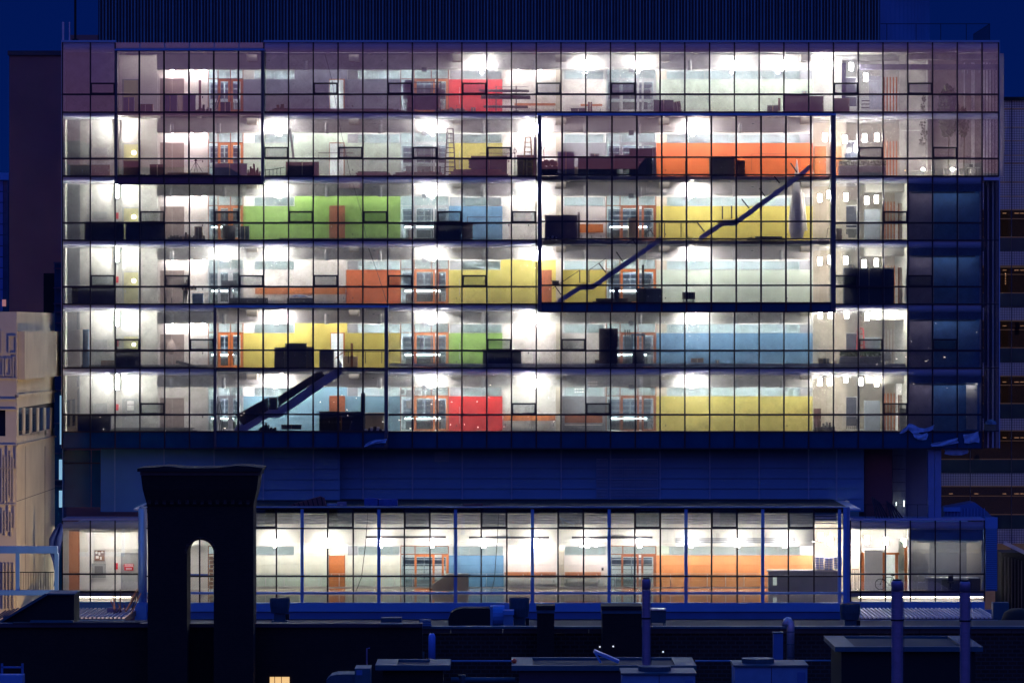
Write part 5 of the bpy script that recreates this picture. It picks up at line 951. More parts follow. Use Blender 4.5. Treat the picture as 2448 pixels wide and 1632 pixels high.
# ================================================================= THINGS INSIDE
def fx(px, Y=0): return P(px, 0, Y).x
def carton(i, x0, x1, y0, m, lab, Y=.35, dep=.6, name='carton', cat='box', flaps=True, y1=None):
    zb = FZ[i] if y1 is None else P(0, y1, Y).z; a = fx(x0, Y); b = fx(x1, Y); z = P(0, y0, Y).z
    t = thing(name, ((a+b)/2, Y+dep/2, zb), lab, cat); cube('body', m, t, (a, Y, zb), (b, Y+dep, z-.03)); cube('lid', m, t, (a-.02, Y-.02, z-.03), (b+.02, Y+dep+.02, z))
    if flaps: cube('tape', M['ply'], t, ((a+b)/2-.03, Y-.006, zb+.02), ((a+b)/2+.03, Y, z-.04))
    return t
def desk(i, x0, x1, y0, m, lab, Y=.3, dep=.75, name='desk', cat='desk', solid=True):
    zb = FZ[i]; a = fx(x0, Y); b = fx(x1, Y); z = P(0, y0, Y).z; t = thing(name, ((a+b)/2, Y+dep/2, zb), lab, cat)
    cube('top', m, t, (a-.02, Y-.02, z-.05), (b+.02, Y+dep, z)); cube('back_panel', m, t, (a+.04, Y+.02, zb+(.02 if solid else (z-zb)*.35)), (b-.04, Y+.05, z-.052))
    for q in (a, b-.04): cube('side_panel', m, t, (q, Y+.0, zb), (q+.04, Y+dep-.02, z-.051))
    return t
def cabinet(i, x0, x1, y0, m, lab, Y=.35, dep=.5, name='cabinet', cat='cabinet', n=2):
    zb = FZ[i]; a = fx(x0, Y); b = fx(x1, Y); z = P(0, y0, Y).z; t = thing(name, ((a+b)/2, Y+dep/2, zb), lab, cat)
    cube('carcass', m, t, (a, Y+.02, zb+.06), (b, Y+dep, z-.03)); cube('top', m, t, (a-.015, Y, z-.03), (b+.015, Y+dep+.01, z)); cube('plinth', M['black'], t, (a+.03, Y+.05, zb), (b-.03, Y+dep-.05, zb+.06))
    for k in range(n): q = a+(b-a)*k/n; cube('door', m, t, (q+.01, Y, zb+.08), (q+(b-a)/n-.01, Y+.018, z-.05)); cube('handle', M['metal'], t, (q+(b-a)/n-.07, Y-.02, (zb+z)/2-.06), (q+(b-a)/n-.05, Y, (zb+z)/2+.06))
    return t
def pile(i, x0, x1, y0, m, lab, Y=.4, name='board_pile', cat='board pile', n=6, seed=1, y1=None):
    rr = random.Random(seed); zb = FZ[i] if y1 is None else P(0, y1, Y).z; a = fx(x0, Y); b = fx(x1, Y); H = P(0, y0, Y).z-zb; t = thing(name, ((a+b)/2, Y+.3, zb), lab, cat); z = zb
    for k in range(n):
        h = H/n; ia = rr.uniform(0, .10)*(b-a)*k/n*2; ib = rr.uniform(0, .10)*(b-a)*k/n*2; cube('board' if n > 3 else 'slab', m if k % 3 else M['junk'], t, (a+ia, Y+rr.uniform(-.05, .05), z+.002), (b-ib, Y+.6+rr.uniform(-.05, .1), z+h)); z += h
    return t
def heap(i, x0, x1, y0, m, lab, Y=.45, name='clutter_heap', cat='clutter', n=9, seed=1):
    rr = random.Random(seed); zb = FZ[i]; a = fx(x0, Y); b = fx(x1, Y); H = P(0, y0, Y).z-zb; t = thing(name, ((a+b)/2, Y+.3, zb), lab, cat)
    for k in range(n):
        u = (k+.5)/n; c = a+(b-a)*u; hh = H*(1-abs(u-.5)*1.1)*rr.uniform(.55, 1.05); ww = (b-a)/n*rr.uniform(.7, 1.2)
        f = MB(); an = rr.uniform(-.35, .35); vs = []
        for sx_, sy_, sz_ in ((-1, -1, 0), (1, -1, 0), (1, 1, 0), (-1, 1, 0), (-1, -1, 1), (1, -1, 1), (1, 1, 1), (-1, 1, 1)):
            vs.append((c+sx_*ww*.6*(1-.25*sz_)+an*hh*sz_*.4, Y+.25+sy_*.22+rr.uniform(-.03, .03), zb+hh*sz_+rr.uniform(-.03, .03)*sz_))
        f.add(vs, BF).out(('bundle', 'offcut', 'bag')[k % 3], m if k % 2 else M['junk'], t)
    return t
def ladder(i, x0, x1, y0, m, lab, Y=.5, n=9):
    zb = FZ[i]; a, b = fx(x0, Y), fx(x1, Y); z = P(0, y0, Y).z; cx_ = (a+b)/2; tw_ = (b-a)*.27; t = thing('stepladder', (cx_, Y+.4, zb), lab, 'ladder')
    for s_ in (-1, 1): MB().tube([(cx_+s_*(b-a)/2, Y, zb), (cx_+s_*tw_, Y+.45, z)], .05, 5).out('front_rail', m, t); MB().tube([(cx_+s_*(b-a)*.46, Y+1.1, zb), (cx_+s_*tw_, Y+.52, z-.05)], .02, 5).out('rear_rail', m, t)
    cube('top_cap', m, t, (cx_-tw_-.03, Y+.36, z-.03), (cx_+tw_+.03, Y+.62, z+.03))
    for k in range(1, n): u = k/n; hw = (b-a)/2*(1-u)+tw_*u; cube('tread', m, t, (cx_-hw, Y+.45*u-.03, zb+(z-zb)*u-.035), (cx_+hw, Y+.45*u+.06, zb+(z-zb)*u+.025))
def rod(i, pts, w_, m, name, lab, cat, Y=.6):
    ps = [P(x, y, Y) for x, y in pts]; t = thing(name, (ps[0].x, Y, min(p.z for p in ps)), lab, cat); MB().beam(ps[0], ps[-1], w_, w_).out('shaft', m, t); return t, ps
def leaves(par, c, rx, ry, rz, n, m, name='crown', s=.12, seed=3):
    rr = random.Random(seed); f = MB()
    for k in range(n):
        while True:
            u = Vector((rr.uniform(-1, 1), rr.uniform(-1, 1), rr.uniform(-1, 1)))
            if u.length < 1: break
        p = Vector(c)+Vector((u.x*rx, u.y*ry, u.z*rz)); d = Vector((rr.uniform(-1, 1), rr.uniform(-1, 1), rr.uniform(-1, 1))).normalized()*s; e = d.cross(Vector((rr.uniform(-1, 1), rr.uniform(-1, 1), .3))).normalized()*s*.45
        f.add([p-d, p+e, p+d, p-e], [(0, 1, 2, 3)])
    return f.out(name, m, par, pos=Vector(c))
D, Nv, Mr, Lv, G, Bb, J = (M[k] for k in ('dark', 'navy', 'maroon', 'lavbox', 'gbox', 'brownbox', 'junk'))
# --- top storey
carton(0, 295, 320, 233, Lv, 'lavender box under the bright doorway at the left of the top storey'); carton(0, 330, 365, 249, Bb, 'low brown box left of the lift on the top storey')
carton(0, 390, 423, 228, Lv, 'tall lavender carton in front of the lift door, left one of two, top storey'); carton(0, 437, 467, 228, Lv, 'tall lavender carton right of the gap before the lift, top storey')
t, ps = rod(0, [(478, 265), (478, 192)], .17, Mr, 'wrapped_post', 'dark wrapped post standing upright near the left lab doors, top storey', 'post'); cube('foot', Mr, t, (ps[0].x-.2, .45, FZ[0]), (ps[0].x+.2, .8, FZ[0]+.06))
heap(0, 466, 505, 250, Mr, 'small dark heap beside the wrapped post, top storey', seed=4); carton(0, 527, 550, 244, J, 'dark box before the left lab entrance, top storey')
MBt = thing('hand_truck', P(517, 268, .5), 'slim dark hand truck leaning before the left lab doors, top storey', 'hand truck'); MB().tube([P(512, 262, .6), P(524, 222, .6)], .03, 5).out('handle_frame', D, MBt); MB().tube([P(518, 262, .6), P(529, 226, .6)], .03, 5).out('handle_frame', D, MBt); MB().lathe([(.1, -.03), (.1, .03)], P(514, 263, .55), 10).out('wheel', D, MBt)
pile(0, 630, 960, 260, Mr, 'long low pile of maroon boards along the glass, top storey', n=4, seed=2, name='board_pile'); heap(0, 655, 690, 247, Mr, 'small hump of offcuts on the board pile, top storey', seed=5, n=5)
heap(0, 925, 968, 258, J, 'low dark drift of rubble left of the wheeled cart, top storey', seed=8, n=6)
t = thing('wheeled_cart', P(1010, 268, .5), 'big dark brown wheeled cart with a tubular frame before the middle lab entrance, top storey', 'cart')
box('bin', Mr, t, 974, 1052, 230, 262, .5, .9); box('bin_rim', D, t, 972, 1054, 228, 230.5, .45, 1.0)
for xx in (979, 1048): MB().tube([P(xx, 263, .45), P(xx, 263, .62)], .19, 14).out('wheel', M['black'], t)
for xx in (969, 985, 1043, 1053): box('frame_post', M['black'], t, xx, xx+2, 195, 229, .6, .06)
for yy in (196, 212): box('frame_rail', M['black'], t, 969, 1055, yy, yy+2, .6, .06)
box('control_box', Nv, t, 968, 984, 192, 210, .5, .3); box('control_box', Nv, t, 1042, 1054, 210, 226, .5, .3)
heap(0, 1056, 1118, 252, G, 'grey crumpled sheets heaped at the foot of the red wall, top storey', seed=12, n=10); carton(0, 1126, 1137, 257, G, 'tiny grey box before the red wall, top storey')
t = thing('pipe_rack', P(1200, 268, .7), 'free-standing pipe rack with long rods over the red wall, top storey', 'rack')
for xx in (1186, 1234): MB().tube([P(xx, 266, .8), P(xx, 206, .8)], .035, 6).out('upright', D, t)
for (xa, xb, yy, rr_) in ((1145, 1265, 217, .09), (1150, 1268, 232.5, .13), (1156, 1262, 255, .09)): MB().tube([P(xa, yy, .7), P(xb, yy+1, .7)], rr_, 8).out('pipe', G if yy < 220 else D, t)
MB().tube([P(1188, 208, .8), P(1262, 208, .8)], .015, 5).out('top_wire', D, t); MB().tube([P(1228, 268, .7), P(1240, 268, .7)], .1, 8).out('castor', M['black'], t)
def bench(i, x0, x1, y0, y1, m, lab, Yw=BW+.2, seat=True):
    t = thing('wall_bench', P((x0+x1)/2, FL[i] if i < 9 else 1409, Yw-.5), lab, 'bench', 'wall benches with backboards'); box('backboard', m, t, x0, x1, y0, y1, Yw-.15, .08)
    if seat: box('seat', M['white'], t, x0, x1, y1+4, y1+6.5, Yw-.6, .4); 
    for xx in (x0+4, (x0+x1)/2, x1-6): box('bracket', M['grey'], t, xx, xx+2, y1+6.5, y1+13, Yw-.45, .3)
bench(0, 1230, 1328, 247, 253, M['wood'], 'thin orange bench back behind the pipe rack, top storey'); bench(0, 1388, 1440, 249, 254, M['wood'], 'thin orange bench back left of the open sash, top storey', BW)
carton(0, 1406, 1415.5, 244, Mr, 'narrow dark upright carton between two orange bench ends, top storey'); carton(0, 1563, 1610, 239, D, 'dark rectangular box left of the pale green wall, top storey')
t = carton(0, 1612, 1630, 243, Bb, 'tilted brown box leaning beside the dark box, top storey', Y=.5); t.rotation_euler = (0, R(-8), 0)
carton(0, 1365, 1400, 259, J, 'flat dark tray on the floor beside the thin orange bench, top storey'); 
carton(0, 1835, 1860, 252, G, 'low grey box left of the large maroon crates, top storey'); rod(0, [(1863, 266), (1863, 235)], .15, Mr, 'upright_roll', 'short upright roll beside the large maroon crates, top storey', 'roll')
cabinet(0, 1875, 1934, 228, Mr, 'large maroon crate, left of the pair at the bay corner, top storey', n=2, name='crate', cat='crate'); cabinet(0, 1936, 1969, 230, Mr, 'narrower maroon crate, right of the pair at the bay corner, top storey', n=1, name='crate', cat='crate'); cabinet(0, 1993, 2031, 235, Mr, 'separate maroon crate under the open sash, top storey', n=1, name='crate', cat='crate')
carton(0, 1918, 1928, 218, M['grey'], 'small grey box on top of the large maroon crate, top storey', y1=228, Y=.5, dep=.3)
t = thing('grey_curtain', P(2092, 266, 4.6), 'pleated blue-grey curtain beside the timber slats, top storey', 'curtain')
for k in range(9): box('pleat', M['lav'], t, 2078+k*3.4, 2080.9+k*3.4, 182, 262, 4.6+.06*(k % 2), .06)
t = thing('stacked_chairs', P(2068, 266, 2.4), 'stack of white-framed chairs below the bright pendants, top storey', 'chair stack', )
for k in range(7): box('chair', M['dark'] if k % 2 else M['metal'], t, 2060, 2079, 236+k*4, 238.2+k*4, 2.4, .4)
# lounge over two storeys
for n_, (px, y0, y1, w_) in enumerate(((2267, 203, 418, 24), (2304, 255, 418, 10))):
    t = thing('indoor_tree', P(px, 420, 3.2+n_*.8), ('tall dense potted indoor tree behind the upper right glass' if n_ == 0 else 'thinner spindly potted tree right of the dense one, upper right lounge'), 'tree', 'indoor trees in the upper right lounge')
    MB().tube([P(px, 418, 3.2+n_*.8), P(px+2, 300, 3.2+n_*.8), P(px, y0+20, 3.2+n_*.8)], [.06, .05, .02], 6).out('trunk', M['bark'], t); c = P(px, (y0+330)/2, 3.2+n_*.8)
    leaves(t, c, w_/SC, .6, (330-y0)/2/SC, 1500 if n_ == 0 else 420, M['dleaf'], s=.2, seed=n_+2); MB().lathe([(.25, 0), (.33, .5)], P(px, 421, 3.2+n_*.8), 12).out('pot', D, t)
t = thing('hanging_vine', P(2208, 350, 4.3), 'straggling vine hanging down the concrete by the white fin, upper right lounge', 'plant')
for k in range(6): leaves(t, P(2209-(k % 2)*3, 238+k*20, 4.3), .13+.03*k, .15, .32, 45, M['dleaf'], 'tendril', .09, k)
for n_, px in enumerate((2207, 2277)):
    c = P(px, 405, .9); t = thing('floodlight', c-Vector((0, 0, .35)), f'glaring floor floodlight, {"left" if n_ == 0 else "right"} of two in the upper right lounge', 'lamp', 'floor floodlights'); MB().lathe([(.09, -.05), (.09, .05)], c, 12).out('lens', M['spot'], t); box('stand', D, t, px-.7, px+.7, 409, 421, .9, .05); box('housing', D, t, px-4, px+4, 401, 409, 1.0, .1)
t = thing('small_lamp', P(2164, 415, 1), 'faint little floor lamp by the lounge concrete wall', 'lamp'); MB().lathe([(.04, -.04), (.06, 0), (.03, .05)], P(2164, 408, 1), 8).out('bulb', M['warm'], t); box('stem', D, t, 2163.6, 2164.4, 409, 420, 1, .03)
t = thing('lounge_table', P(2328, 420, 1.6), 'pale table with a boxy chair at the right end of the upper lounge', 'table'); box('top', M['white'], t, 2314, 2342, 400, 402, 1.6, .7)
for xx in (2316, 2337): box('leg', M['white'], t, xx, xx+1.5, 402, 420, 1.6, .05)
box('chair_seat', M['cloth'], t, 2320, 2332, 404, 414, 1.4, .4); box('screen', D, t, 2318, 2326, 393, 399.5, 1.8, .1)
# --- second storey
cabinet(1, 168, 262, 394, Bb, 'wide brown low cupboard in the left stair hall, second storey', n=3, Y=.6); desk(1, 295, 333, 384, Mr, 'maroon reception block under the glowing door lamp, second storey')
carton(1, 358, 394, 393, Mr, 'dark open carton by the lift, second storey'); carton(1, 508, 590, 391, Lv, 'long purple-grey crate in the left bay, second storey'); heap(1, 588, 622, 389, J, 'bushy dark bundle at the right end of the left bay, second storey', seed=31); heap(1, 283, 360, 411, J, 'low clutter along the floor of the left bay, second storey', seed=33, n=12); pile(1, 395, 510, 413, Mr, 'flat boards on the floor beneath the tripod, second storey', n=3, seed=6)
t = thing('survey_tripod', P(468, 412, .5), 'thin black tripod standing before the lift lobby, second storey', 'tripod')
for dx in (-14, -3, 4, 16): MB().tube([P(468, 386, .6), P(468+dx, 412, .6+dx*.01)], .018, 5).out('leg', D, t)
MB().lathe([(.07, 0), (.09, .08), (.03, .16)], P(468, 386, .6), 8).out('head', D, t)
MB().tube([P(455, 386, .6), P(482, 384, .6)], .012, 4).out('arm', D, t)
t, ps = rod(1, [(702, 380), (693, 307)], .15, G, 'leaning_plank', 'long grey plank leaning on the glass, second storey', 'plank', Y=.5)
carton(1, 683, 762, 387, Mr, 'large maroon crate below the leaning plank, second storey', name='crate', cat='crate')
t = thing('low_rail', P(655, 421, .5), 'low bent rail on short posts left of the maroon crate, second storey', 'rail'); MB().tube([P(632, 407, .6), P(655, 405, .6), P(680, 400, .6)], .03, 5).out('rail', D, t)
for k in range(5): box('baluster', D, t, 634+k*9, 635.5+k*9, 406-k, 420, .6, .04)
t = thing('safety_rail', P(800, 379, .4), 'thin tubular rail crossing the bright doorway, second storey', 'rail'); MB().tube([P(761, 380, .5), P(761, 366, .5), P(845, 366, .5)], .022, 5).out('tube', D, t)
pile(1, 850, 935, 410, Mr, 'flat stack of maroon boards, second storey centre', n=4, seed=7); heap(1, 955, 1057, 401, Mr, 'broad heap of maroon packaging before the middle lab entrance, second storey', seed=9, n=12); pile(1, 940, 1065, 412, J, 'dark flat base boards beneath the packaging heap, second storey', n=2, seed=19)
ladder(1, 1063, 1089, 307, M['ladder_g'], 'tall grey aluminium stepladder against the yellow wall edge, second storey', n=10); ladder(1, 1251, 1274, 328, M['ladder_y'], 'orange fibreglass stepladder left of the big bay, second storey', n=8)
t = carton(1, 1126, 1212, 373, Nv, 'large purple-navy crate with rolls stacked at its side, second storey', name='crate', cat='crate', Y=.5)
for k in range(3): MB().tube([P(1124, 383+k*8, .55), P(1124, 383+k*8, 1.1)], .12, 10).out('roll', Nv, t)
pile(1, 1072, 1215, 405, Mr, 'wide low platform of boards under the purple crate, second storey', n=3, seed=11)
t = thing('safety_rail', P(1190, 379, .4), 'thin tubular rail above the large purple crate, second storey', 'rail'); MB().tube([P(1147, 372, .45), P(1147, 366.5, .45), P(1232, 367, .45)], .022, 5).out('tube', D, t)
carton(1, 1236, 1283, 371, Mr, 'dark crate behind the orange stepladder, second storey', Y=.9, name='crate', cat='crate'); t = thing('hook_stand', P(1231, 419, .5), 'slim stand with a round hook left of the orange stepladder, second storey', 'stand'); MB().tube([P(1231, 419, .5), P(1231, 352, .5)], .03, 5).out('pole', D, t)
f = MB(); pts = [P(1231+4*math.cos(a_), 362+4.5*math.sin(a_), .5) for a_ in [k*math.pi/6 for k in range(13)]]; f.tube(pts, .02, 4).out('ring', D, t)
carton(1, 1276, 1283, 328, Nv, 'slim navy board standing right of the orange stepladder, second storey', Y=.7, dep=.15, name='board', cat='board', flaps=False)
t = thing('luggage_trolley', P(1313, 420, -.9), 'dark trolley loaded with lumpy bags at the left end of the big bay, second storey', 'trolley'); box('deck', D, t, 1294, 1333, 398, 417, -1.1, .7)
for k in range(5): c = P(1299+k*7, 392-3*(k % 2), -.9); MB().lathe([(.05, -.2), (.2, -.12), (.22, .05), (.1, .2)], c, 9).out('bag', Mr, t, smooth=True)
for xx in (1297, 1330): MB().tube([P(xx, 417.5, -1.1), P(xx, 417.5, -1.0)], .07, 8).out('wheel', M['metal'], t)
for px in (1295, 1301): MB().tube([P(px, 395, -1), P(px-1, 358, -1), P(px+1.5, 352, -1)], .025, 5).out('handle', D, t)
carton(1, 1333, 1373, 363, Lv, 'pale lavender plastic-wrapped crate in the big bay, second storey', name='crate', cat='crate'); carton(1, 1374, 1381, 400, M['ply'], 'narrow plywood strip box between crate and navy desk, second storey')
desk(1, 1382, 1476, 374, Nv, 'long navy counter in the big bay, second storey', name='counter', cat='counter'); desk(1, 1470, 1512, 371, Nv, 'navy table with an open front beside the long counter, second storey', solid=False, name='table', cat='table'); carton(1, 1412, 1432, 367, G, 'flat monitor-like box on the navy counter, second storey', y1=374, Y=.5, dep=.3)
cabinet(1, 1504, 1560, 355, Nv, 'tall navy cabinet with a draped top beside the orange wall, second storey', n=2); carton(1, 1561, 1569, 353, Lv, 'thin lavender board beside the tall navy cabinet, second storey', Y=.6, dep=.2, name='board', cat='board', flaps=False)
cabinet(1, 1696, 1757, 378, G, 'grey cabinet in front of the orange wall, second storey', n=2); cabinet(1, 1763, 1781, 384, Mr, 'narrow maroon cabinet right of the grey one, second storey', n=1)
t = thing('wall_outline', P(1800, 408, 3.3), 'faint drawn rectangle fixed on the orange wall, second storey', 'frame'); f = MB(); f.pbox(1796, 1913, 367, 368, 3.42, .02); f.pbox(1796, 1797, 368, 408, 3.42, .02); f.pbox(1912, 1913, 368, 408, 3.42, .02); f.out('frame', M['dwood'], t)
for n_, (px, y0, w_) in enumerate(((1642, 378, .05), (1639, 385, .06))): rod(1, [(px, 420 if n_ else 410), (px, y0)], w_, D, 'bay_strut', ('short dark strut behind a bay mullion' if n_ else 'longer dark strut behind a bay mullion')+', orange wall', 'strut', Y=-.6)
def planter(i, x0, x1, y0, ytop, lab, m=None):
    t = thing('planter', P((x0+x1)/2, FL[i], .6), lab, 'planter'); box('trough', M['grey'], t, x0, x1, y0, FL[i]-1, .6, .8); box('rim', M['bulk'], t, x0-1, x1+1, y0-1.5, y0, .57, .86)
    for k in range(6): leaves(t, P(x0+(x1-x0)*(k+.5)/6, (y0+ytop)/2-1, 1.0), (x1-x0)/10/SC, .35, (y0-ytop)/1.7/SC, 120, m or M['leaf'], 'foliage', .1, k+i)
planter(1, 2006, 2118, 398, 385, 'grey trough planter with straggly greenery, second storey right of the big bay'); planter(4, 2009, 2105, 854, 838, 'grey trough planter with dense dark green foliage, fifth storey')
for n_, (xa, xb) in enumerate(((1948, 1975), (1997, 2012))): cabinet(1, xa, xb, 350, M['wood'], f'orange timber cupboard {"left" if n_ == 0 else "right"} of the bay corner post, second storey', Y=3.6, n=2 if n_ == 0 else 1)
t = thing('stainless_lamp_desk', P(2035, 372, 2), 'slanted dark display with a bright lamp above, second storey social area', 'display'); MB().beam(P(2020, 374, 2.4), P(2048, 368, 2.4), .35, .4).out('panel', Nv, t); box('stand', D, t, 2034, 2036, 374, 420, 2.4, .05)
# --- third storey
desk(2, 202, 295, 530, D, 'long black counter in the left stair hall, third storey', name='counter', cat='counter'); desk(2, 300, 392, 530, Nv, 'navy counter right of the black one, third storey', name='counter', cat='counter'); heap(2, 400, 432, 557, J, 'mound of dark sacks before the lift, third storey', seed=41, n=6); heap(2, 430, 456, 555, Bb, 'mound of brown sacks between dark sacks and cartons, third storey', seed=42, n=5)
carton(2, 465, 483, 542, Bb, 'open brown carton with raised flaps, third storey'); heap(2, 455, 490, 549, J, 'dark scraps behind the open brown carton, third storey', seed=43, n=6, Y=.9)
t = thing('black_drum', P(547, 574, .5), 'black drum in front of the left lab door, third storey', 'drum'); k = 1/SC; MB().lathe([(.42, 0), (.47, .2), (.43, .45), (.47, .7), (.46, .93), (.42, .95)], P(547, 574, .8), 16).out('barrel', D, t, smooth=True); MB().lathe([(.48, .92), (.48, .98)], P(547, 574, .8), 16).out('rim', D, t)
carton(2, 575, 595, 541, Nv, 'navy box just right of the black drum, third storey'); pile(2, 640, 1080, 569, J, 'very long low dark ledge of boards under the green wall, third storey', n=2, seed=3)
cabinet(2, 1037, 1102, 528, Nv, 'wide navy cabinet before the blue wall, third storey', n=2); cabinet(2, 1103, 1130, 535, Mr, 'narrower maroon cabinet attached to the navy one, third storey', n=1)
t = thing('blue_whiteboard', P(1158, 520, 3.4), 'dark blue framed board on the blue wall, third storey', 'board'); box('face', M['blue'], t, 1118, 1197, 520, 566, 3.42, .03); f = MB(); f.pbox(1116, 1199, 518, 520, 3.4, .05); f.pbox(1116, 1118, 520, 567, 3.4, .05); f.out('frame', Nv, t)
t = carton(2, 1303, 1380, 514, M['taupe'], 'tall brown-mauve partition board in the big bay, third storey', name='partition_board', cat='board', Y=-.5, dep=.3, flaps=False); box('end_post', M['taupe'], t, 1381, 1386, 507, 571, -.5, .3)
bench(2, 1386, 1442, 536, 556, M['wood'], 'orange padded bench back in the big bay, third storey', BW); carton(2, 1502, 1521, 521, M['ply'], 'tall tan cardboard crate before the lab door, third storey', Y=1.2, name='crate', cat='crate')
heap(2, 1303, 1332, 562, M['cloth'], 'pale crumpled dust sheet at the foot of the mauve board, third storey', seed=51, n=6, Y=-.9)
bench(3, 610, 826, 688, 703, M['wood'], 'long orange bench back on the pinkish wall, fourth storey', BW); 
t = thing('fabric_cone', P(1905, 571, 1.0), 'tall pale wrapped teardrop-shaped hanging bundle at the right of the big bay', 'hanging bundle'); kk = (D0+1)/D0/SC; c = P(1905, 571, 1.0)
MB().lathe([(14*kk, 0), (19*kk, 22*kk), (20*kk, 42*kk), (17*kk, 75*kk), (12*kk, 110*kk), (7*kk, 145*kk), (3*kk, 172*kk), (.8*kk, 190*kk)], c, 14).out('wrap', M['cloth'], t, smooth=True); MB().lathe([(15*kk, 20*kk), (7*kk, 110*kk)], c+Vector((.3, .1, 0)), 10).out('fold', M['white'], t)
heap(2, 1786, 1804, 563, J, 'small dark tangle at the foot of the stairs wall, third storey right', seed=61, n=4, Y=-.9); pile(2, 1805, 1875, 565, Nv, 'flat navy boards under the yellow wall right of the stair, third storey', n=2, seed=63, Y=-.9)
cabinet(2, 2000, 2013, 546, Mr, 'small brown box cabinet right of the bay corner, third storey', n=1); t = thing('white_frame', P(1980, 571, .8), 'light metal frame trestle beside the bay corner, third storey', 'trestle')
for a_, b_ in (((1976, 568), (1979, 546)), ((1979, 546), (1994, 546)), ((1994, 546), (1992, 568))): MB().tube([P(*a_, .8), P(*b_, .8)], .02, 5).out('bar', D, t)
t = thing('refuse_trolley', P(2040, 571, 2), 'grey tapering trolley bin with white rim, third storey social area', 'bin'); MB().prism([(2026, 547), (2048, 547), (2045, 568), (2030, 568)], 2.2, .6).out('bin', G, t); box('rim', M['white'], t, 2025, 2049, 544, 547, 2.15, .7)
# --- fourth storey
desk(3, 172, 275, 686, Nv, 'wide navy counter in the left stair hall, fourth storey', name='counter', cat='counter'); cabinet(3, 460, 485, 701, M['blue'], 'slate blue pedestal cabinet right of the standing person, fourth storey', n=1); 
t = carton(3, 530, 568, 671, Nv, 'dark floating screen on a stand before the lab entrance, fourth storey', y1=686, Y=.5, dep=.12, name='screen', cat='screen', flaps=False); box('stand', D, t, 547, 551, 686, 726, .55, .05)
cabinet(3, 548, 640, 712, D, 'long low dark cupboard straddling the left bay top, fourth storey', n=4); cabinet(3, 686, 750, 712, Nv, 'low navy cupboard with a crumpled blue cover, fourth storey', n=3)
f = MB(); rr = random.Random(5); vs = []
for a_ in range(9):
    for b_ in range(4): vs.append(P(690+a_*7, 711-rr.uniform(0, 7)*(1-abs(a_-4)/5)-(b_ == 2)*2, .35+b_*.15))
fs = [(a_*4+b_, a_*4+b_+1, a_*4+b_+5, a_*4+b_+4) for a_ in range(8) for b_ in range(3)]
tag(mesh('blue_cover', mat('pale_blue_sheet', (.25, .32, .6), .7, 0, .2, 4), None, vs, fs), 'crumpled pale blue sheet lying on the low navy cupboard', 'sheet')
# person: stooping over a round table
pz = FZ[3]; px0 = fx(443, .9)
t = thing('person', (px0, 1.0, pz), 'person in a pale top with dark hair bending over the cluttered table, fourth storey', 'person')
J3 = {'pelvis': (0, 0, .86), 'waist': (.0, 0, 1.02), 'chest': (.06, -.02, 1.24), 'neck': (.12, -.03, 1.42), 'hL': (-.09, .02, .84), 'kL': (-.10, .0, .46), 'aL': (-.13, .03, .08), 'tL': (-.07, -.1, .04), 'hR': (.09, 0, .84), 'kR': (.06, -.03, .46), 'aR': (.03, 0, .08), 'tR': (.1, -.1, .04), 'sL': (-.12, .0, 1.36), 'eL': (-.2, -.12, 1.1), 'wL': (-.06, -.3, .95), 'sR': (.25, -.03, 1.34), 'eR': (.33, -.15, 1.1), 'wR': (.42, -.28, .95)}
RAD = {'pelvis': .15, 'waist': .13, 'chest': .17, 'neck': .065, 'hL': .1, 'kL': .07, 'aL': .05, 'tL': .04, 'hR': .1, 'kR': .07, 'aR': .05, 'tR': .04, 'sL': .075, 'eL': .05, 'wL': .038, 'sR': .075, 'eR': .05, 'wR': .038}
ks = list(J3); ed = [('pelvis', 'waist'), ('waist', 'chest'), ('chest', 'neck'), ('pelvis', 'hL'), ('hL', 'kL'), ('kL', 'aL'), ('aL', 'tL'), ('pelvis', 'hR'), ('hR', 'kR'), ('kR', 'aR'), ('aR', 'tR'), ('chest', 'sL'), ('sL', 'eL'), ('eL', 'wL'), ('chest', 'sR'), ('sR', 'eR'), ('eR', 'wR')]
me = bpy.data.meshes.new('body'); me.from_pydata([J3[k] for k in ks], [(ks.index(a_), ks.index(b_)) for a_, b_ in ed], []); pm = mat('person_cloth', (.30, .33, .32), .85, 0, 0)
n_ = pm.node_tree.nodes; l_ = pm.node_tree.links; tcn = n_.new('ShaderNodeTexCoord'); spn = n_.new('ShaderNodeSeparateXYZ'); crn = n_.new('ShaderNodeValToRGB'); l_.new(tcn.outputs['Object'], spn.inputs[0]); dv = n_.new('ShaderNodeMath'); dv.operation = 'MULTIPLY'; dv.inputs[1].default_value = .5; l_.new(spn.outputs[2], dv.inputs[0]); l_.new(dv.outputs[0], crn.inputs[0]); crn.color_ramp.interpolation = 'CONSTANT'
crn.color_ramp.elements[0].color = (.03, .025, .03, 1); crn.color_ramp.elements[1].position = .05; crn.color_ramp.elements[1].color = (.11, .11, .10, 1); e_ = crn.color_ramp.elements.new(.47); e_.color = (.33, .36, .35, 1); e_ = crn.color_ramp.elements.new(.69); e_.color = (.45, .28, .2, 1); l_.new(crn.outputs[0], n_['Principled BSDF'].inputs['Base Color'])
me.materials.append(pm); bo = bpy.data.objects.new('body', me); link(bo, (px0, 1.0, pz), t); sk_ = bo.modifiers.new('skin', 'SKIN')
me.skin_vertices[0].data[0].use_root = True
for k_, v_ in enumerate(me.skin_vertices[0].data): v_.radius = (RAD[ks[k_]],)*2
bo.modifiers.new('sub', 'SUBSURF').levels = 2; bo.modifiers['sub'].render_levels = 2
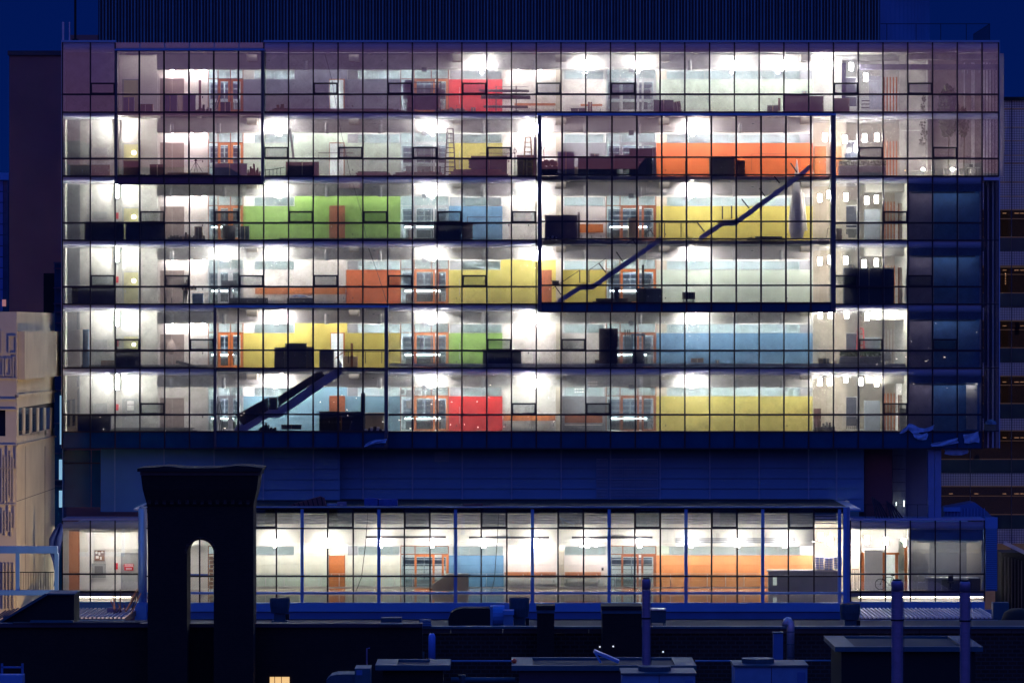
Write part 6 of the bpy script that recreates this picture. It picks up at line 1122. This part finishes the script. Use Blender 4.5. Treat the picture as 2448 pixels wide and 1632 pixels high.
hc = Vector((px0+.15, .93, pz+1.53)); MB().lathe([(.02, -.13), (.06, -.11), (.085, -.03), (.09, .04), (.07, .1), (.02, .125)], hc, 12).out('head', M['skin'], t, smooth=True); MB().lathe([(.097, -.01), (.102, .05), (.08, .11), (.02, .14)], hc+Vector((-.005, .015, 0)), 12).out('hair', M['hair'], t, smooth=True)
MB().lathe([(.005, -.02), (.015, 0), (.005, .02)], hc+Vector((0, -.09, -.02)), 6).out('nose', M['skin'], t)
for s_, (wx, wy, wz) in ((-1, J3['wL']), (1, J3['wR'])):
    f = MB(); c = Vector((px0+wx, 1+wy, pz+wz)); f.cube(c-Vector((.035, .07, .015)), c+Vector((.035, .0, .015)))
    for q in range(4): f.tube([c+Vector((-.03+q*.02, -.07, 0)), c+Vector((-.03+q*.02, -.11, -.012)), c+Vector((-.03+q*.02, -.13-.008*(q % 3), -.03))], .009, 5)
    f.tube([c+Vector((s_*-.035, -.02, 0)), c+Vector((s_*-.065, -.06, -.01))], .01, 5); f.out('hand', M['skin'], t)
t = thing('work_table', P(452, 726, .5), 'round table covered with dark clutter in front of the bending person, fourth storey', 'table'); c = P(452, 692, .55); MB().lathe([(.55, -.03), (.55, 0)], c, 18).out('top', Bb, t); MB().tube([c, (c.x, c.y, pz+.03)], .04, 8).out('pedestal', D, t); MB().lathe([(.3, 0), (.28, .04)], (c.x, c.y, pz), 12).out('foot', D, t)
heapc = random.Random(2)
for k in range(9): q = c+Vector((-.45+k*.11, heapc.uniform(-.2, .2), .002)); h_ = heapc.uniform(.05, .28); cube('tableware', Bb if k % 2 else J, t, (q.x-.05, q.y-.04, q.z), (q.x+.05, q.y+.04, q.z+h_))
t = thing('chair', P(405, 726, 1.3), 'upholstered side chair left of the bending person, fourth storey', 'chair'); cube('seat', M['taupe'], t, (fx(395, 1.3), 1.2, pz+.44), (fx(411, 1.3), 1.7, pz+.5)); cube('backrest', M['taupe'], t, (fx(396, 1.3), 1.12, pz+.5), (fx(411, 1.3), 1.18, pz+.98))
for xx in (396, 410):
    for yy in (1.2, 1.65): cube('leg', D, t, (fx(xx, 1.3)-.02, yy, pz), (fx(xx, 1.3)+.02, yy+.04, pz+.44))
# big bay, fourth storey
cabinet(3, 1523, 1580, 689, Nv, 'big navy cabinet at the foot of the glazed lab doors, fourth storey bay', n=2); cabinet(3, 1468, 1480, 686, Nv, 'slim navy pedestal beside the bright lab doors, fourth storey bay', n=1); pile(3, 1417, 1510, 713, D, 'low dark bench boards at the bay floor, fourth storey', n=2, seed=71); carton(3, 1320, 1336, 671, D, 'small black screen left of the stair flight, fourth storey bay', y1=683, Y=.5, dep=.1, name='screen', cat='screen', flaps=False)
t = thing('easel_board', P(1646, 726, .2), 'square slatted board on short legs in front of the pale green wall', 'board'); box('panel', G, t, 1631, 1662, 698, 716, .2, .06)
for k in range(8): box('slat', D, t, 1632+k*3.8, 1634+k*3.8, 699, 715, .17, .03)
for xx in (1634, 1656): box('leg', D, t, xx, xx+2, 716, 724, .2, .06)
box('foot_rail', D, t, 1632, 1661, 719.5, 721, .17, .04)
rod(3, [(1537, 688), (1537, 633)], .16, D, 'dark_pole', 'thick dark pole before the bright door pane, fourth storey bay', 'pole')
d = part('door', P(1306, 725, BW)); box('leaf', M['dwood'], d, 1295, 1319, 645, 724, BW-.06, .05); box('handle', M['metal'], d, 1313, 1315, 690, 692, BW-.1, .03)
carton(3, 2018, 2137, 640, Nv, 'huge dark navy crate right of the bay corner, fourth storey', name='crate', cat='crate', dep=1.2)
for k in range(3): box('batten', D, bpy.data.objects['crate.007'] if 'crate.007' in bpy.data.objects else bld, 2020+k*38, 2023+k*38, 648, 720, .32, .025) if False else None
carton(3, 2030, 2045, 632, G, 'pale grey box on top of the huge navy crate, fourth storey', y1=640, Y=.8, dep=.4)
# --- fifth storey
cabinet(4, 198, 212, 787, M['blue'], 'tall narrow blue locker in the left stair hall, fifth storey', n=1); cabinet(4, 275, 333, 838, D, 'black cupboard in front of the stair door, fifth storey', n=2); t, ps = rod(4, [(421, 864), (462, 875)], .2, D, 'fallen_board', 'dark board lying tilted on the floor by the lift, fifth storey', 'board'); 
t = thing('hanging_coat', P(410, 850, BW+.5), 'dark coat hanging in front of the lift door, fifth storey', 'coat'); MB().lathe([(.04, -.45), (.2, -.4), (.28, -.1), (.26, .25), (.12, .5), (.03, .62), (.02, .9)], P(410, 832, BW+.3), 10).out('cloth', M['taupe'], t, smooth=True); MB().tube([P(410, 800, BW+.3), P(410, 795, BW+.3)], .01, 4).out('hook', D, t)
pile(4, 240, 275, 861, Bb, 'short stack of brown boards left of the black cupboard, fifth storey', n=3, seed=14); pile(4, 160, 510, 872, G, 'long pale ledge strip along the floor, fifth storey left', n=2, seed=15)
cabinet(4, 656, 680, 830, G, 'grey cabinet, lowest left step of the stepped trio in the lower bay', Y=.2, n=1); cabinet(4, 681, 733, 820, G, 'grey cabinet, tallest middle one of the stepped trio in the lower bay', Y=.2, n=2); cabinet(4, 734, 748, 829, G, 'grey cabinet, slim right one of the stepped trio in the lower bay', Y=.2, n=1); cabinet(4, 763, 798, 839, G, 'separate grey cabinet left of the bright doorway, lower bay', Y=.2, n=2)
rod(4, [(841, 877), (841, 820)], .16, M['dwood'], 'timber_post', 'brown timber post in front of the yellow wall, lower bay', 'post'); cabinet(4, 820, 855, 851, M['ply'], 'low tan cupboard behind the timber post, lower bay', Y=1.5, n=2)
cabinet(4, 1154, 1246, 835, Nv, 'wide black-navy cabinet under the open sash, fifth storey', n=3); cabinet(4, 1432, 1477, 785, Mr, 'tall brown wardrobe before the pinkish wall, fifth storey', n=2, Y=.3); cabinet(4, 1422, 1432, 860, Mr, 'small step box left of the tall brown wardrobe, fifth storey', n=1)
for n_, (xa, xb) in enumerate(((1498, 1494), (1503, 1500), (1508, 1505))): rod(4, [(xa, 877), (xb, 788)], .07, D, 'leaning_pole', f'{("left", "middle", "right")[n_]} dark pole of the leaning trio by the lab doors, fifth storey', 'pole')
t = cabinet(4, 1511, 1540, 840, Nv, 'dark chair-like block before the lab doors, fifth storey', n=1, name='chair', cat='chair'); box('backrest', Nv, t, 1509, 1513, 797, 840, .4, .4); box('head_rail', Nv, t, 1509, 1542, 797, 803, .4, .3); box('backrest', Nv, t, 1538, 1542, 803, 840, .4, .3)
carton(4, 1652, 1682, 856, Bb, 'shallow brown tray of bottles before the blue wall, fifth storey', Y=.6, y1=867); carton(4, 1711, 1720, 860, G, 'small grey gadget before the blue wall, fifth storey'); box('floor_ledge', M['bulk'], bld, 930, 2165, 868.5, 877, .3, .4)
carton(4, 1956, 1968, 857, M['ply'], 'small tan box at the left of the fifth storey social area'); carton(4, 1969, 1983, 857, G, 'grey box beside the tan one, fifth storey social area')
ladder(4, 2047, 2070, 785, M['redp'], 'red stepladder in the fifth storey social area', n=7, Y=2.2)
t = thing('stacked_papers', P(2120, 877, .6), 'white stack of paper bundles right of the dense planter, fifth storey', 'paper stack')
for k in range(5): box('bundle', M['paper'], t, 2106+(k % 2)*2, 2130-(k % 3)*2, 843+k*3, 845.6+k*3, .7, .4)
box('shelf', M['metal'], t, 2104, 2132, 859, 861, .6, .6)
# --- sixth storey
desk(5, 160, 265, 989, Nv, 'long navy counter in the left stair hall, sixth storey', name='counter', cat='counter'); pile(5, 262, 470, 1022, G, 'low grey boards along the floor, sixth storey left', n=3, seed=21)
t = thing('door_notice', P(312, 980, 3.3), 'white notices taped to the grey stair door, sixth storey', 'notice')
for y0, y1 in ((958, 966), (968, 980)): box('sheet', M['paper'], t, 304, 320, y0, y1, 3.36, .01)
bench(5, 1203, 1328, 992, 1005, M['wood'], 'brown wooden bench back left of the concrete column, sixth storey'); bench(5, 1350, 1440, 993, 1010, M['dwood'], 'dark red bench back right of the concrete column, sixth storey', BW)
t = thing('pinboard_frames', P(980, 940, 3.2), 'cluster of dark wall screens beside the middle lab entrance, sixth storey', 'screens')
for q in ((957, 967, 932, 941), (971, 985, 932, 949), (990, 1007, 932, 943), (971, 985, 957, 976)): box('screen', G, t, *q, 3.3, .05)
cabinet(5, 1946, 1963, 976, Mr, 'brown cupboard with books on top, sixth storey social area', n=1, Y=2); heap(5, 1963, 1996, 1005, G, 'white and grey clutter on a low table, sixth storey social area', seed=81, n=7, Y=2.2); pile(5, 1945, 1995, 1021, D, 'dark low table boards, sixth storey social area', n=2, seed=82, Y=1.6)
t = thing('hanging_tools', P(2035, 1030, 3), 'tangle of chair frames below the dark room window, sixth storey', 'chairs')
for k in range(6): MB().tube([P(2024+k*4.5, 1025, 3.2), P(2027+k*4.5, 1000, 3.2), P(2033+k*4, 1003, 3.2)], .03, 5).out('frame', D, t)
cabinet(5, 2151, 2166, 976, G, 'dark grey speaker-like cabinet before the bright doorway, sixth storey', n=1, Y=1)
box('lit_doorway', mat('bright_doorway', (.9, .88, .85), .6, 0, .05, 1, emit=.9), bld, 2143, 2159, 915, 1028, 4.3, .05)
t = thing('side_curtain', P(2320, 1028, 1), 'pale pleated curtain glowing at the bottom right corner room', 'curtain'); x = 2310
while x < 2336: box('pleat', M['white'], t, x, x+3.4, 912, 1026, 1.0+.08*((int(x)//3) % 2), .08); x += 3.8
t = thing('corner_lamp', P(2326, 905, .8), 'hidden ceiling lamp washing the pale curtain at the bottom right', 'lamp'); box('tube', mat('corner_tube', (1, 1, 1), .5, 0, 0, emit=30, ecol=(1, .86, .76)), t, 2312, 2334, 909.5, 911, .75, .06); box('housing', D, t, 2311, 2335, 907, 909.3, .72, .14)
# --- stairs
def stair(pts, th, Y, dep, m, lab, guard=None, posts=(), rails=(), treads=True):
    ps = [P(x, y, Y) for x, y in pts]; t = thing('staircase', (ps[0].x, Y, ps[0].z), lab, 'staircase')
    for s_ in (0, dep): 
        f = MB(); n = len(pts); up = [P(x, y-th/2, Y+s_) for x, y in pts]; dn = [P(x, y+th/2, Y+s_) for x, y in pts]
        vs = []
        for k in range(n): vs += [up[k], dn[k], dn[k]+Vector((0, .05, 0)), up[k]+Vector((0, .05, 0))]
        fs = [(0, 1, 2, 3), tuple(4*(n-1)+q for q in (3, 2, 1, 0))]
        for k in range(n-1):
            for q in range(4): fs.append((4*k+q, 4*k+(q+1) % 4, 4*k+4+(q+1) % 4, 4*k+4+q))
        f.add(vs, fs).out('stringer', m, t)
    for a_, b_ in zip(ps[:-1], ps[1:]):
        if abs(b_.z-a_.z) < .15: cube('landing', m, t, (a_.x, Y+.06, a_.z-.05), (b_.x, Y+dep-.01, a_.z+.02)); continue
        n = max(2, int(abs(b_.z-a_.z)/.17))
        for k in range(n): c = a_.lerp(b_, (k+.5)/n); cube('tread', m, t, (c.x-.14, Y+.06, c.z-.02), (c.x+.14, Y+dep-.01, c.z+.03))
    for (a_, b_, w_) in posts: MB().beam(P(*a_, Y-.03), P(*b_, Y-.03), w_, .04).out('baluster', M['dark'], t)
    for r_ in rails: MB().tube([P(x, y, Y-.03) for x, y in r_], .022, 5).out('hand_rail', M['dark'], t)
    return t
stair([(1332, 723), (1388, 686), (1417, 686), (1580, 571)], 14, -1.25, 1.0, M['stair'], 'blue steel stair flight rising right across the big bay, lower flight', posts=(((1327, 684), (1341, 704), .07), ((1386, 646), (1386, 676), .07), ((1408, 645), (1408, 675), .07), ((1432, 630), (1448, 651), .08), ((1473, 602), (1489, 625), .08), ((1513, 573), (1524, 590), .06)), rails=([(1320, 690), (1386, 646)], [(1409, 645), (1448, 618)], [(1498, 583), (1520, 570)]))
stair([(1672, 571), (1729, 533), (1757, 533), (1906, 425), (1935, 400)], 14, -1.25, 1.0, M['stair'], 'blue steel stair flight rising right across the big bay, upper flight', posts=(((1667, 532), (1684, 554), .09), ((1727, 493), (1727, 524), .09), ((1749, 492), (1749, 523), .09), ((1773, 476), (1791, 498), .09), ((1815, 450), (1830, 471), .07), ((1851, 422), (1864, 438), .09), ((1890, 390), (1905, 412), .09)))
stair([(560, 1036), (640, 985), (668, 985), (800, 893), (818, 880)], 26, -1.25, 1.0, M['stair'], 'broad brown-sided stair rising right across the lower left bay', posts=())
t = thing('stair_guard', P(650, 960, -1.3), 'brown boarded guard running above the lower bay stair', 'guard'); 
for pl in ([(563, 992), (641, 949), (641, 980), (582, 1016)], [(642, 949), (664, 949), (664, 978), (642, 978)], [(665, 948), (756, 890), (770, 888), (776, 897), (665, 972)]): MB().prism(pl, -1.34, .04).out('board', M['brownstop'] if False else M['brownst'], t)
t = thing('bay_balustrade', P(1420, 571, -1.2), 'black balustrade with flat posts along the stair head, third storey bay', 'balustrade'); box('hand_rail', M['dark'], t, 1566, 1666, 532, 533.2, -1.3, .05)
for xx in (1575, 1588, 1627): box('post', M['dark'], t, xx, xx+2, 533.2, 568, -1.28, .05)
for a_, b_ in (((1540, 562), (1560, 545)), ((1552, 546), (1566, 566)), ((1550, 540), (1550, 566))): MB().beam(P(*a_, -1.28), P(*b_, -1.28), .045, .04).out('brace', M['dark'], t)
t = thing('bay_balustrade', P(870, 877, -1.2), 'thin black balustrade at the stair head of the lower left bay', 'balustrade'); box('hand_rail', M['dark'], t, 820, 918, 840, 841.2, -1.3, .05)
for xx in (832, 873, 912): box('post', M['dark'], t, xx, xx+1.6, 841.2, 868, -1.28, .05)
for a_, b_ in (((804, 852), (818, 874)), ((800, 858), (820, 842))): MB().beam(P(*a_, -1.28), P(*b_, -1.28), .05, .04).out('brace', M['dwood'], t)
# lower bay clutter
heap(5, 617, 660, 1010, J, 'black machine parts at the foot of the lower bay stair', seed=91, n=8, Y=-.9); carton(5, 673, 720, 1015, G, 'grey corrugated box in the lower bay, sixth storey', Y=-.6, y1=1026, name='crate', cat='crate'); cabinet(5, 763, 815, 983, D, 'dark machine cabinet in the lower bay right of the stair', n=2, Y=-.8); cabinet(5, 816, 870, 984, Nv, 'navy machine cabinet right of the dark one, lower bay', n=2, Y=-.9); rod(5, [(868, 1030), (868, 939)], .3, D, 'column_casing', 'dark upright casing near the right of the lower bay', 'casing', Y=.2); carton(5, 872, 918, 986, M['ply'], 'tan plywood crate at the right end of the lower bay', Y=.9, name='crate', cat='crate'); heap(5, 865, 920, 1018, M['cloth'], 'pale crumpled plastic on the floor, right end of the lower bay', seed=92, n=8, Y=-1.2)
for n_, px in enumerate((522, 526, 531)): rod(5, [(px+4, 1030), (px-6, 935+n_*12)], .06, D, 'leaning_pole', f'{("left", "middle", "right")[n_]} dark pole of the trio leaning at the left end of the lower bay', 'pole', Y=-1)
# films modelled in place of bright reflections, plus one hanging under the overhang
def film(pts, lab, Y=-.14, seed=0):
    rr = random.Random(seed); f = MB(); xs = [p_[0] for p_ in pts]; n = (len(pts)-1)*6+1; nr = 9
    for k in range(n):
        u = k/6; a_ = min(int(u), len(pts)-2); w_ = u-a_; w_ = w_*w_*(3-2*w_) if 0 < w_ < 1 else w_
        x, y0, y1 = [pts[a_][q]*(1-w_)+pts[a_+1][q]*w_ for q in range(3)]
        for q in range(nr):
            v_ = q/(nr-1); p = P(x+1.5*math.sin(v_*5+seed), y0+(y1-y0)*v_, Y); d_ = .07*math.sin(k*.9+seed)+.06*math.sin(k*.37+v_*6)+.05*math.sin(v_*9+k*.2)
            f.v.append(p+Vector((0, -.06-d_*.4, 0)))
    for k in range(n-1):
        for q in range(nr-1): a_ = k*nr+q; f.f.append((a_, a_+nr, a_+nr+1, a_+1))
    o = f.out('blue_film', M['filmw'], None, smooth=True); tag(o, lab, 'plastic film', 'films on the lower facade'); return o
M['filmw'] = mat('milky_blue', (.30, .50, .78), .18, 0, .35, 3)
film([(2152, 1030, 1036), (2162, 1022, 1034), (2172, 1012, 1026), (2182, 1014, 1036), (2196, 1022, 1034), (2210, 1024, 1032), (2222, 1020, 1030), (2232, 1014, 1026)], 'blue crumpled film standing for a reflection, spanning two panes at the lower right', seed=1)
film([(2184, 1030, 1044), (2192, 1034, 1050), (2202, 1038, 1052), (2214, 1034, 1050), (2218, 1030, 1038)], 'small curled film standing for a reflection on the dark panel below the swag', seed=2, Y=-.16)
film([(2226, 1060, 1067), (2250, 1055, 1066), (2270, 1050, 1062), (2290, 1046, 1058)], 'thin slanting strip of film standing for a reflection on the dark skirt panels', seed=3)
film([(2304, 1038, 1058), (2316, 1037, 1060), (2330, 1034, 1056), (2340, 1030, 1058)], 'square bright blue film standing for a reflection at the lower right end', seed=4)
film([(2258, 1072, 1084), (2270, 1072, 1087), (2285, 1072, 1088), (2300, 1072, 1087), (2314, 1072, 1083)], 'pleated blue plastic hanging under the right end of the overhang', seed=5, Y=.4)
M['filmw2'] = M['filmw']
film([(872, 1062, 1068), (884, 1054, 1064), (898, 1050, 1060), (912, 1050, 1058), (924, 1048, 1058)], 'bone-shaped pale film standing for a reflection on the skirt of the lower left bay', seed=7, Y=BY-.12)
# corner lighting niche right edge
t = thing('covered_bin', P(2367, 1030, 1), 'yellowish bin under crumpled blue plastic in the narrow right end bay', 'bin'); box('bin', M['ydoor'], t, 2354, 2380, 1012, 1028, 1, .6); MB().lathe([(.42, 0), (.36, .2), (.12, .34)], P(2368, 1014, 1.2), 9).out('cover', M['filmw'], t)
# --- lobby things
t = thing('reception_desk', P(1924, 1409, 1), 'long grey reception desk at the right end of the lobby', 'desk'); zf = LF
def lbx(name, m, par, x0, x1, y0, Y, dep, y1=None): return box(name, m, par, x0, x1, y0, y1 or 1409, Y, dep, zf if y1 is None else None)
lbx('body', M['grey'], t, 1837, 2010, 1366, 1.2, .7); lbx('top', M['bulk'], t, 1834, 2012, 1362, 1.15, .85, 1366); lbx('lit_panel', mat('pale_glow_panel', (.8, .9, .8), .5, 0, .1, 3, emit=.5), t, 1848, 1857, 1379, 1.17, .03, 1398)
for n_, x in enumerate((1950, 1972, 1994)):
    t = thing('chair_stack', P(x+9, 1362, 1.4), f'{("left", "middle", "right")[n_]} stack of blue plastic chairs behind the reception desk', 'chair stack', 'stacks of blue chairs')
    for k in range(7): box('chair', M['bchair'], t, x, x+19, 1332+k*4.2+(n_ % 2)*2, 1334.6+k*4.2+(n_ % 2)*2, 1.4, .5)
    box('frame', M['metal'], t, x+8+n_, x+9.5+n_, 1331, 1362, 1.36, .04)
bench(9, 1206, 1329, 1367, 1379, M['wood'], 'brown wooden bench back on the white wall left of the lobby column'); bench(9, 1350, 1437, 1367, 1379, M['wood'], 'brown wooden bench back right of the lobby column', BW)
t = thing('sloping_panel', P(1080, 1415, .6), 'beige stair-side panel with a slanted left edge in front of the blue lobby wall', 'panel'); MB().prism([(1033, 1412), (1033, 1399), (1068, 1372), (1120, 1372), (1120, 1412)], .6, .12).out('side', M['beige'], t); MB().beam(P(1033, 1398, .58), P(1068, 1371, .58), .06, .2).out('capping', M['white'], t); box('capping', M['white'], t, 1068, 1121, 1370, 1372, .57, .2)
t = thing('wall_phone', P(1440, 1360, 3.4), 'small dark wall phone on the white lobby wall', 'phone'); box('body', D, t, 1438, 1443, 1357, 1363, 3.42, .05); box('plate', M['grey'], t, 1437, 1444, 1355.5, 1357, 3.44, .03)
t = thing('book_shelf', P(505, 1409, 2.4), 'brown shelf of boxes seen through the right side of the tower arch', 'shelf')
for k in range(8): box('shelf_board', M['ply'], t, 499, 512, 1327+k*10, 1328.5+k*10, 2.4, .4); box('box', Bb, t, 500+k % 3, 509, 1330+k*10, 1337+k*10, 2.45, .3)
box('upright', M['wood'], t, 512, 514, 1325, 1409, 2.4, .4)
t = thing('blue_tape_strip', P(473, 1375, .8), 'blue protective tape strip along the rail behind the tower arch', 'tape'); box('strip', M['bchair'], t, 440, 497, 1371, 1375, .8, .02); box('rail', M['metal'], t, 440, 497, 1375.2, 1376.4, .8, .03)
# right wing things
t = thing('bicycle', P(2120, 1409, 1.2), 'black bicycle parked in the right wing before the timber doorway', 'bicycle'); kb = (D0+1.2)/D0/SC
def wheel(px):
    c = P(px, 1395.5, 1.2); r_ = 12.8*kb; tube = [c+Vector((r_*math.cos(k*math.pi/12), 0, r_*math.sin(k*math.pi/12))) for k in range(25)]; w_ = empty('wheel', c, t); MB().tube(tube, .028, 5).out('tyre', M['black'], w_)
    f = MB()
    for k in range(8): f.tube([c, c+Vector((r_*math.cos(k*math.pi/4), 0, r_*math.sin(k*math.pi/4)))], .006, 3)
    f.out('spokes', D, w_); MB().lathe([(.05, -.03), (.05, .03)], c, 8).out('hub', M['black'], w_)
wheel(2105); wheel(2143)
for a_, b_ in (((2105, 1395), (2112, 1376)), ((2112, 1380), (2134, 1378)), ((2112, 1382), (2126, 1398)), ((2134, 1376), (2126, 1398)), ((2134, 1380), (2143, 1395)), ((2126, 1398), (2143, 1395))): MB().tube([P(*a_, 1.2), P(*b_, 1.2)], .022, 5).out('frame_tube', M['black'], t)
MB().tube([P(2109, 1374, 1.1), P(2113, 1372, 1.3)], .02, 5).out('handlebar', M['black'], t); box('saddle', M['black'], t, 2130, 2139, 1373, 1375.5, 1.15, .12)
t = thing('arm_chair', P(2203, 1409, 1), 'light metal armchair left of the long desk in the right wing', 'chair'); box('seat', M['metal'], t, 2196, 2212, 1391, 1393, 1, .45)
for xa, xb in ((2193, 2196), (2211, 2213)): MB().tube([P(xa, 1408, 1), P(xb, 1378, 1)], .022, 5).out('leg', M['metal'], t)
MB().tube([P(2194, 1378, 1), P(2194, 1372, 1.4), P(2209, 1376, 1.4)], .03, 5).out('backrest', M['metal'], t); MB().tube([P(2198, 1383, 1), P(2212, 1382, 1), P(2213, 1390, 1)], .02, 5).out('armrest', M['metal'], t)
t = thing('long_desk', P(2280, 1409, .9), 'long grey desk behind the dim glass of the right wing', 'desk'); lbx('top', M['white'], t, 2214, 2340, 1380, .9, .8, 1382); lbx('panel', M['grey'], t, 2218, 2250, 1382.2, 1.0, .05); lbx('drawer_unit', D, t, 2316, 2344, 1382.2, 1.0, .5); lbx('modesty_panel', G, t, 2251, 2315, 1384, 1.3, .04)
t = thing('office_chair', P(2272, 1409, .5), 'dark office chair at the long desk in the right wing', 'chair'); lbx('seat', D, t, 2264, 2280, 1390, .5, .4, 1393); lbx('backrest', D, t, 2267, 2279, 1374, .45, .08, 1389)
MB().tube([P(2272, 1393, .7), P(2272, 1406, .7)], .04, 6).out('stem', D, t)
for dx in (-7, 0, 7): MB().tube([P(2272, 1404, .7), P(2272+dx, 1408, .6)], .025, 5).out('base_arm', D, t)
for n_, x in enumerate((2040, 2049)):
    t = thing('bar_stool', P(x, 1409, 1.5), f'thin high-legged stool, {("left", "right")[n_]} of two beside the lobby corner', 'stool'); box('seat', Bb, t, x-4, x+4, 1359, 1361, 1.5, .3)
    for dx in (-3.5, 3.5): MB().tube([P(x+dx*.7, 1361, 1.6), P(x+dx, 1408, 1.6)], .018, 4).out('leg', D, t)
# cables seen through the glass
for n_, (pts, lab) in enumerate((([(880, 1216), (874, 1300), (864, 1380), (850, 1415)], 'thin black cable hanging down the lobby glass, left one'), ([(1193, 1216), (1188, 1300), (1182, 1385), (1174, 1415)], 'thin black cable hanging down the lobby glass, right one'))):
    o = MB().tube([P(x, y, LY+.6) for x, y in pts], .022, 4).out('hanging_cable', M['black']); tag(o, lab, 'cable', 'cables hanging in the lobby')
o = MB().tube([P(770, 104, .5), P(793, 190, .5), P(812, 300, .5), P(838, 421, .5), P(862, 500, .5), P(880, 590, .5), P(905, 660, .5), P(925, 724, .5)], .018, 4).out('hoist_cable', M['dark']); tag(o, 'long slanting thin cable crossing four storeys behind the left centre glass', 'cable')
o = MB().tube([P(2056, 580, .4), P(2110, 680, .4)], .02, 4).out('slanted_wire', M['metal']); tag(o, 'slanted wire crossing the huge navy crate', 'wire')
